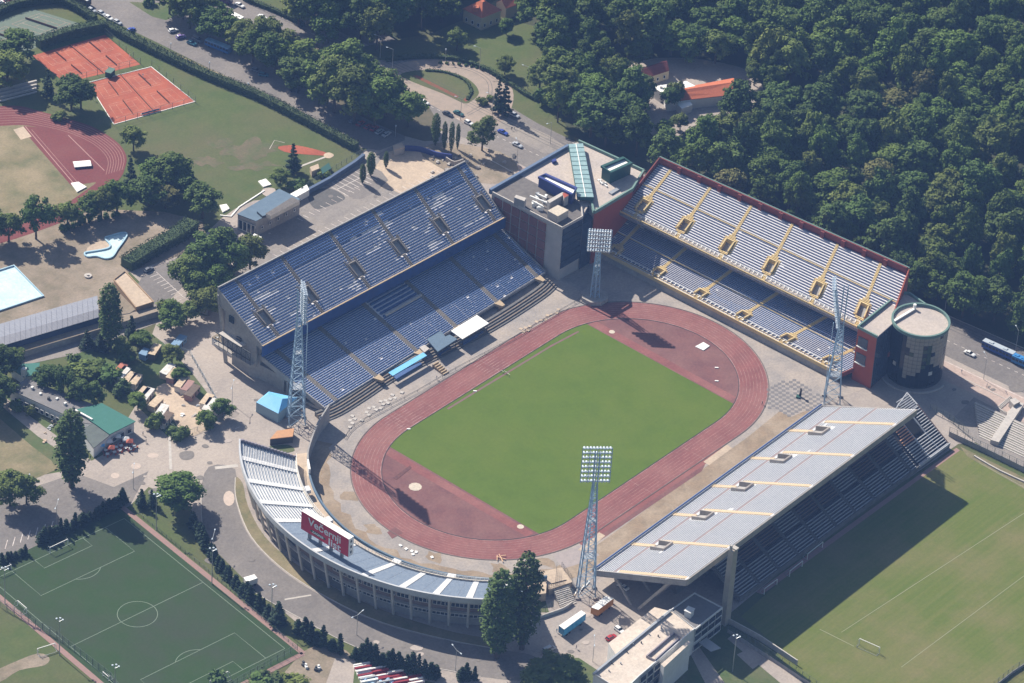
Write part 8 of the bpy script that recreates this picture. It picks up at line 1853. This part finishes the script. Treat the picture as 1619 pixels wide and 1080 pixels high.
# ================================================================== the forest
def inside(poly, x, y):
    c = False
    for i in range(len(poly)):
        x0, y0 = poly[i-1]; x1, y1 = poly[i]
        if (y0 > y) != (y1 > y) and x < (x1-x0)*(y-y0)/(y1-y0)+x0: c = not c
    return c
def scatter(polypx, holespx, dmin, tries, seed):
    P = [tuple(G(*q).xy) for q in polypx]; H_ = [[tuple(G(*q).xy) for q in h] for h in holespx]; r_ = random.Random(seed); xs = [p[0] for p in P]; ys = [p[1] for p in P]; out = []
    cell = {}
    for _ in range(tries):
        x, y = r_.uniform(min(xs), max(xs)), r_.uniform(min(ys), max(ys))
        if not inside(P, x, y) or any(inside(h, x, y) for h in H_): continue
        k = (int(x//dmin), int(y//dmin)); ok = True
        for i in (-1, 0, 1):
            for j in (-1, 0, 1):
                for q in cell.get((k[0]+i, k[1]+j), []):
                    if (q[0]-x)**2+(q[1]-y)**2 < dmin*dmin: ok = False
        if ok: cell.setdefault(k, []).append((x, y)); out.append((x, y))
    return out
def wood(pts, label_f, group, hmin=17, hmax=23):
    for (x, y) in pts:
        b = rnd.choices(BL, weights=[3 if q[0] == 0 else 3 if q[0] == 1 else 1.6 if q[0] == 2 else .35 for q in BL])[0]; s = rnd.uniform(.72, 1.32); s2 = s*rnd.uniform(.8, 1.2)
        lb = label_f(b[0]) if label_f else '%s%s forest tree %s' % ('small ' if s < .9 else 'wide ' if s > 1.17 else '', tone[b[0]], zone(x, y))
        t = put_tree('broadleaf_tree', (x, y, 0), b[1:], (s*1.08, s2*1.08, rnd.uniform(hmin-2.5, hmax+2)/16.3), lb, group=group)
hole = [(978, 140), (1000, 98), (1095, 90), (1175, 106), (1212, 130), (1212, 182), (1165, 205), (1108, 225), (1082, 262), (1048, 258), (1030, 215), (1000, 175)]
tone = ['mid green', 'dark green', 'olive green', 'yellowing']
f1 = scatter([(868, 130), (910, 212), (1050, 285), (1300, 405), (1500, 496), (1619, 540), (1720, 585), (1850, 420), (1800, 150), (1700, -90), (1400, -110), (900, -100), (830, 30)], [hole], 10.5, 9000, 3)
f1.sort(key=lambda p: (Vector((p[0], p[1], 0))-CPOS).length)
print('forest trees', len(f1))
def pxof(x, y, z=12):
    v = Vector((x, y, z))-CPOS; d_ = v.dot(CW); return 809.5+CF*v.dot(CR)/d_, 540-CF*v.dot(CU)/d_
def zone(x, y):
    px, py = pxof(x, y)
    if py < 45: return 'at the top edge, ' + ('above the orange roofs' if px < 1200 else 'towards the middle right' if px < 1430 else 'in the top right corner')
    if px > 1540: return 'at the right edge'
    if math.hypot((px-1100)/1.6, py-150) < 75: return 'round the orange roofed restaurant'
    line = 255+(px-1040)*.453
    if py > line-55: return 'just behind the red back wall, ' + ('at its left end' if px < 1130 else 'behind its middle' if px < 1300 else 'near the drum building' if px > 1420 else 'behind its right half')
    return 'in the heart of the wood, ' + ('left of centre' if px < 1200 else 'above the red wall' if px < 1400 else 'towards the right edge')
f1 = [p for p in f1 if -60 < pxof(*p)[0] < 1700 and pxof(*p)[1] > -70]
NF = 300-len([1 for q in T_ if isinstance(q[3], int)])-75
wood(f1[:NF], None, 'trees of the dense wood behind the stadium')
rest = f1[NF:]
def mass(pts, label):
    """far part of the wood as one mass, many crowns joined"""
    Vs, LV, LT, off = [], [], [], 0
    if not pts: return
    for i, (x, y, s, hz) in enumerate(pts):
        me = BL[i % 8][1]; n = len(me.vertices); a = np.empty(n*3); me.vertices.foreach_get('co', a); a = a.reshape(-1, 3); t = rnd.uniform(0, 6.28)
        a = a@np.array([[math.cos(t)*s, -math.sin(t)*s, 0], [math.sin(t)*s, math.cos(t)*s, 0], [0, 0, hz]]).T+np.array([x, y, 0]); Vs.append(a)
        lv = np.empty(len(me.loops), dtype=np.int32); me.loops.foreach_get('vertex_index', lv); LV.append(lv+off)
        lt = np.empty(len(me.polygons), dtype=np.int32); me.polygons.foreach_get('loop_total', lt); LT.append(lt); off += n
    V, LV, LT = np.concatenate(Vs), np.concatenate(LV), np.concatenate(LT); me = bpy.data.meshes.new('far_wood')
    me.vertices.add(len(V)); me.vertices.foreach_set('co', V.ravel()); me.loops.add(len(LV)); me.loops.foreach_set('vertex_index', LV); me.polygons.add(len(LT)); me.polygons.foreach_set('loop_start', np.concatenate([[0], np.cumsum(LT)[:-1]]).astype(np.int32)); me.update(calc_edges=True)
    me.materials.append(mat('leaf_far', (0.050, 0.094, 0.020), (0.080, 0.128, 0.026), .45, c3=(0.088, 0.122, 0.028), s3=.07, f3=.8, rough=.75, spec=.15)); o = bpy.data.objects.new('far_wood', me); COL.objects.link(o); o['kind'] = 'stuff'; o['label'] = label
under = scatter([(868, 130), (910, 215), (1050, 290), (1300, 410), (1500, 500), (1619, 543), (1700, 570), (1760, 300), (1700, -60), (1400, -80), (950, -80), (850, 60)], [hole], 9.0, 9000, 21)
under = [p for p in under if min((p[0]-q[0])**2+(p[1]-q[1])**2 for q in f1) > 30][:170]
print('mass', len(rest), len(under)); mass([(x, y, rnd.uniform(.62, .85), rnd.uniform(.65, .95)) for x, y in under]+[(x, y, rnd.uniform(.95, 1.3), rnd.uniform(1.05, 1.4)) for x, y in rest], 'far part of the wood, crowns merging into one mass')
f2 = scatter([(460, 60), (452, 0), (470, -120), (780, -120), (725, -20), (735, 8), (700, 38), (640, 55), (600, 90), (560, 75)], [], 10, 3000, 4)
wood(f2, lambda k: '%s tree of the grove between the main road and the park lawn' % tone[k], 'grove at the top between road and park lawn', 16, 24)
f3_ = scatter([(835, 95), (880, 60), (960, 120), (1000, 190), (1040, 262), (1060, 275), (1000, 245), (905, 214), (862, 200), (852, 165)], [hole], 8.5, 4000, 5)
f3_ = [p for p in f3_ if all((p[0]-q[0])**2+(p[1]-q[1])**2 > 60 for q in f1)]
wood(f3_, lambda k: '%s tree at the forest edge between the park lawn and the corner building' % tone[k], 'forest edge trees beside the park lawn', 15, 20)
f4_ = scatter([(780, -60), (830, -60), (890, 50), (835, 30)], [], 10, 400, 6)
wood([p for p in f4_ if all((p[0]-q[0])**2+(p[1]-q[1])**2 > 60 for q in f1)], lambda k: '%s tree right of the villas at the top edge' % tone[k], 'trees right of the villas', 14, 18)
# ================================================================== haze
HZ = MB(); HZ.hexa([(x, y, z) for z in (-1.2, 840.0) for x, y in ((-1050, -850), (700, -850), (700, 700), (-1050, 700))])
hm = bpy.data.materials.new('haze_air'); hm.use_nodes = True; hn = hm.node_tree; hn.nodes.clear(); ho = hn.nodes.new('ShaderNodeOutputMaterial'); hv = hn.nodes.new('ShaderNodeVolumePrincipled')
hv.inputs['Color'].default_value = (0.26, 0.46, 1.0, 1); hv.inputs['Density'].default_value = 0.000075; hv.inputs['Anisotropy'].default_value = 0.0
hn.links.new(hv.outputs[0], ho.inputs['Volume']); hz = HZ.build('haze', hm); hz['kind'] = 'stuff'; hz['label'] = 'thin blue summer air'
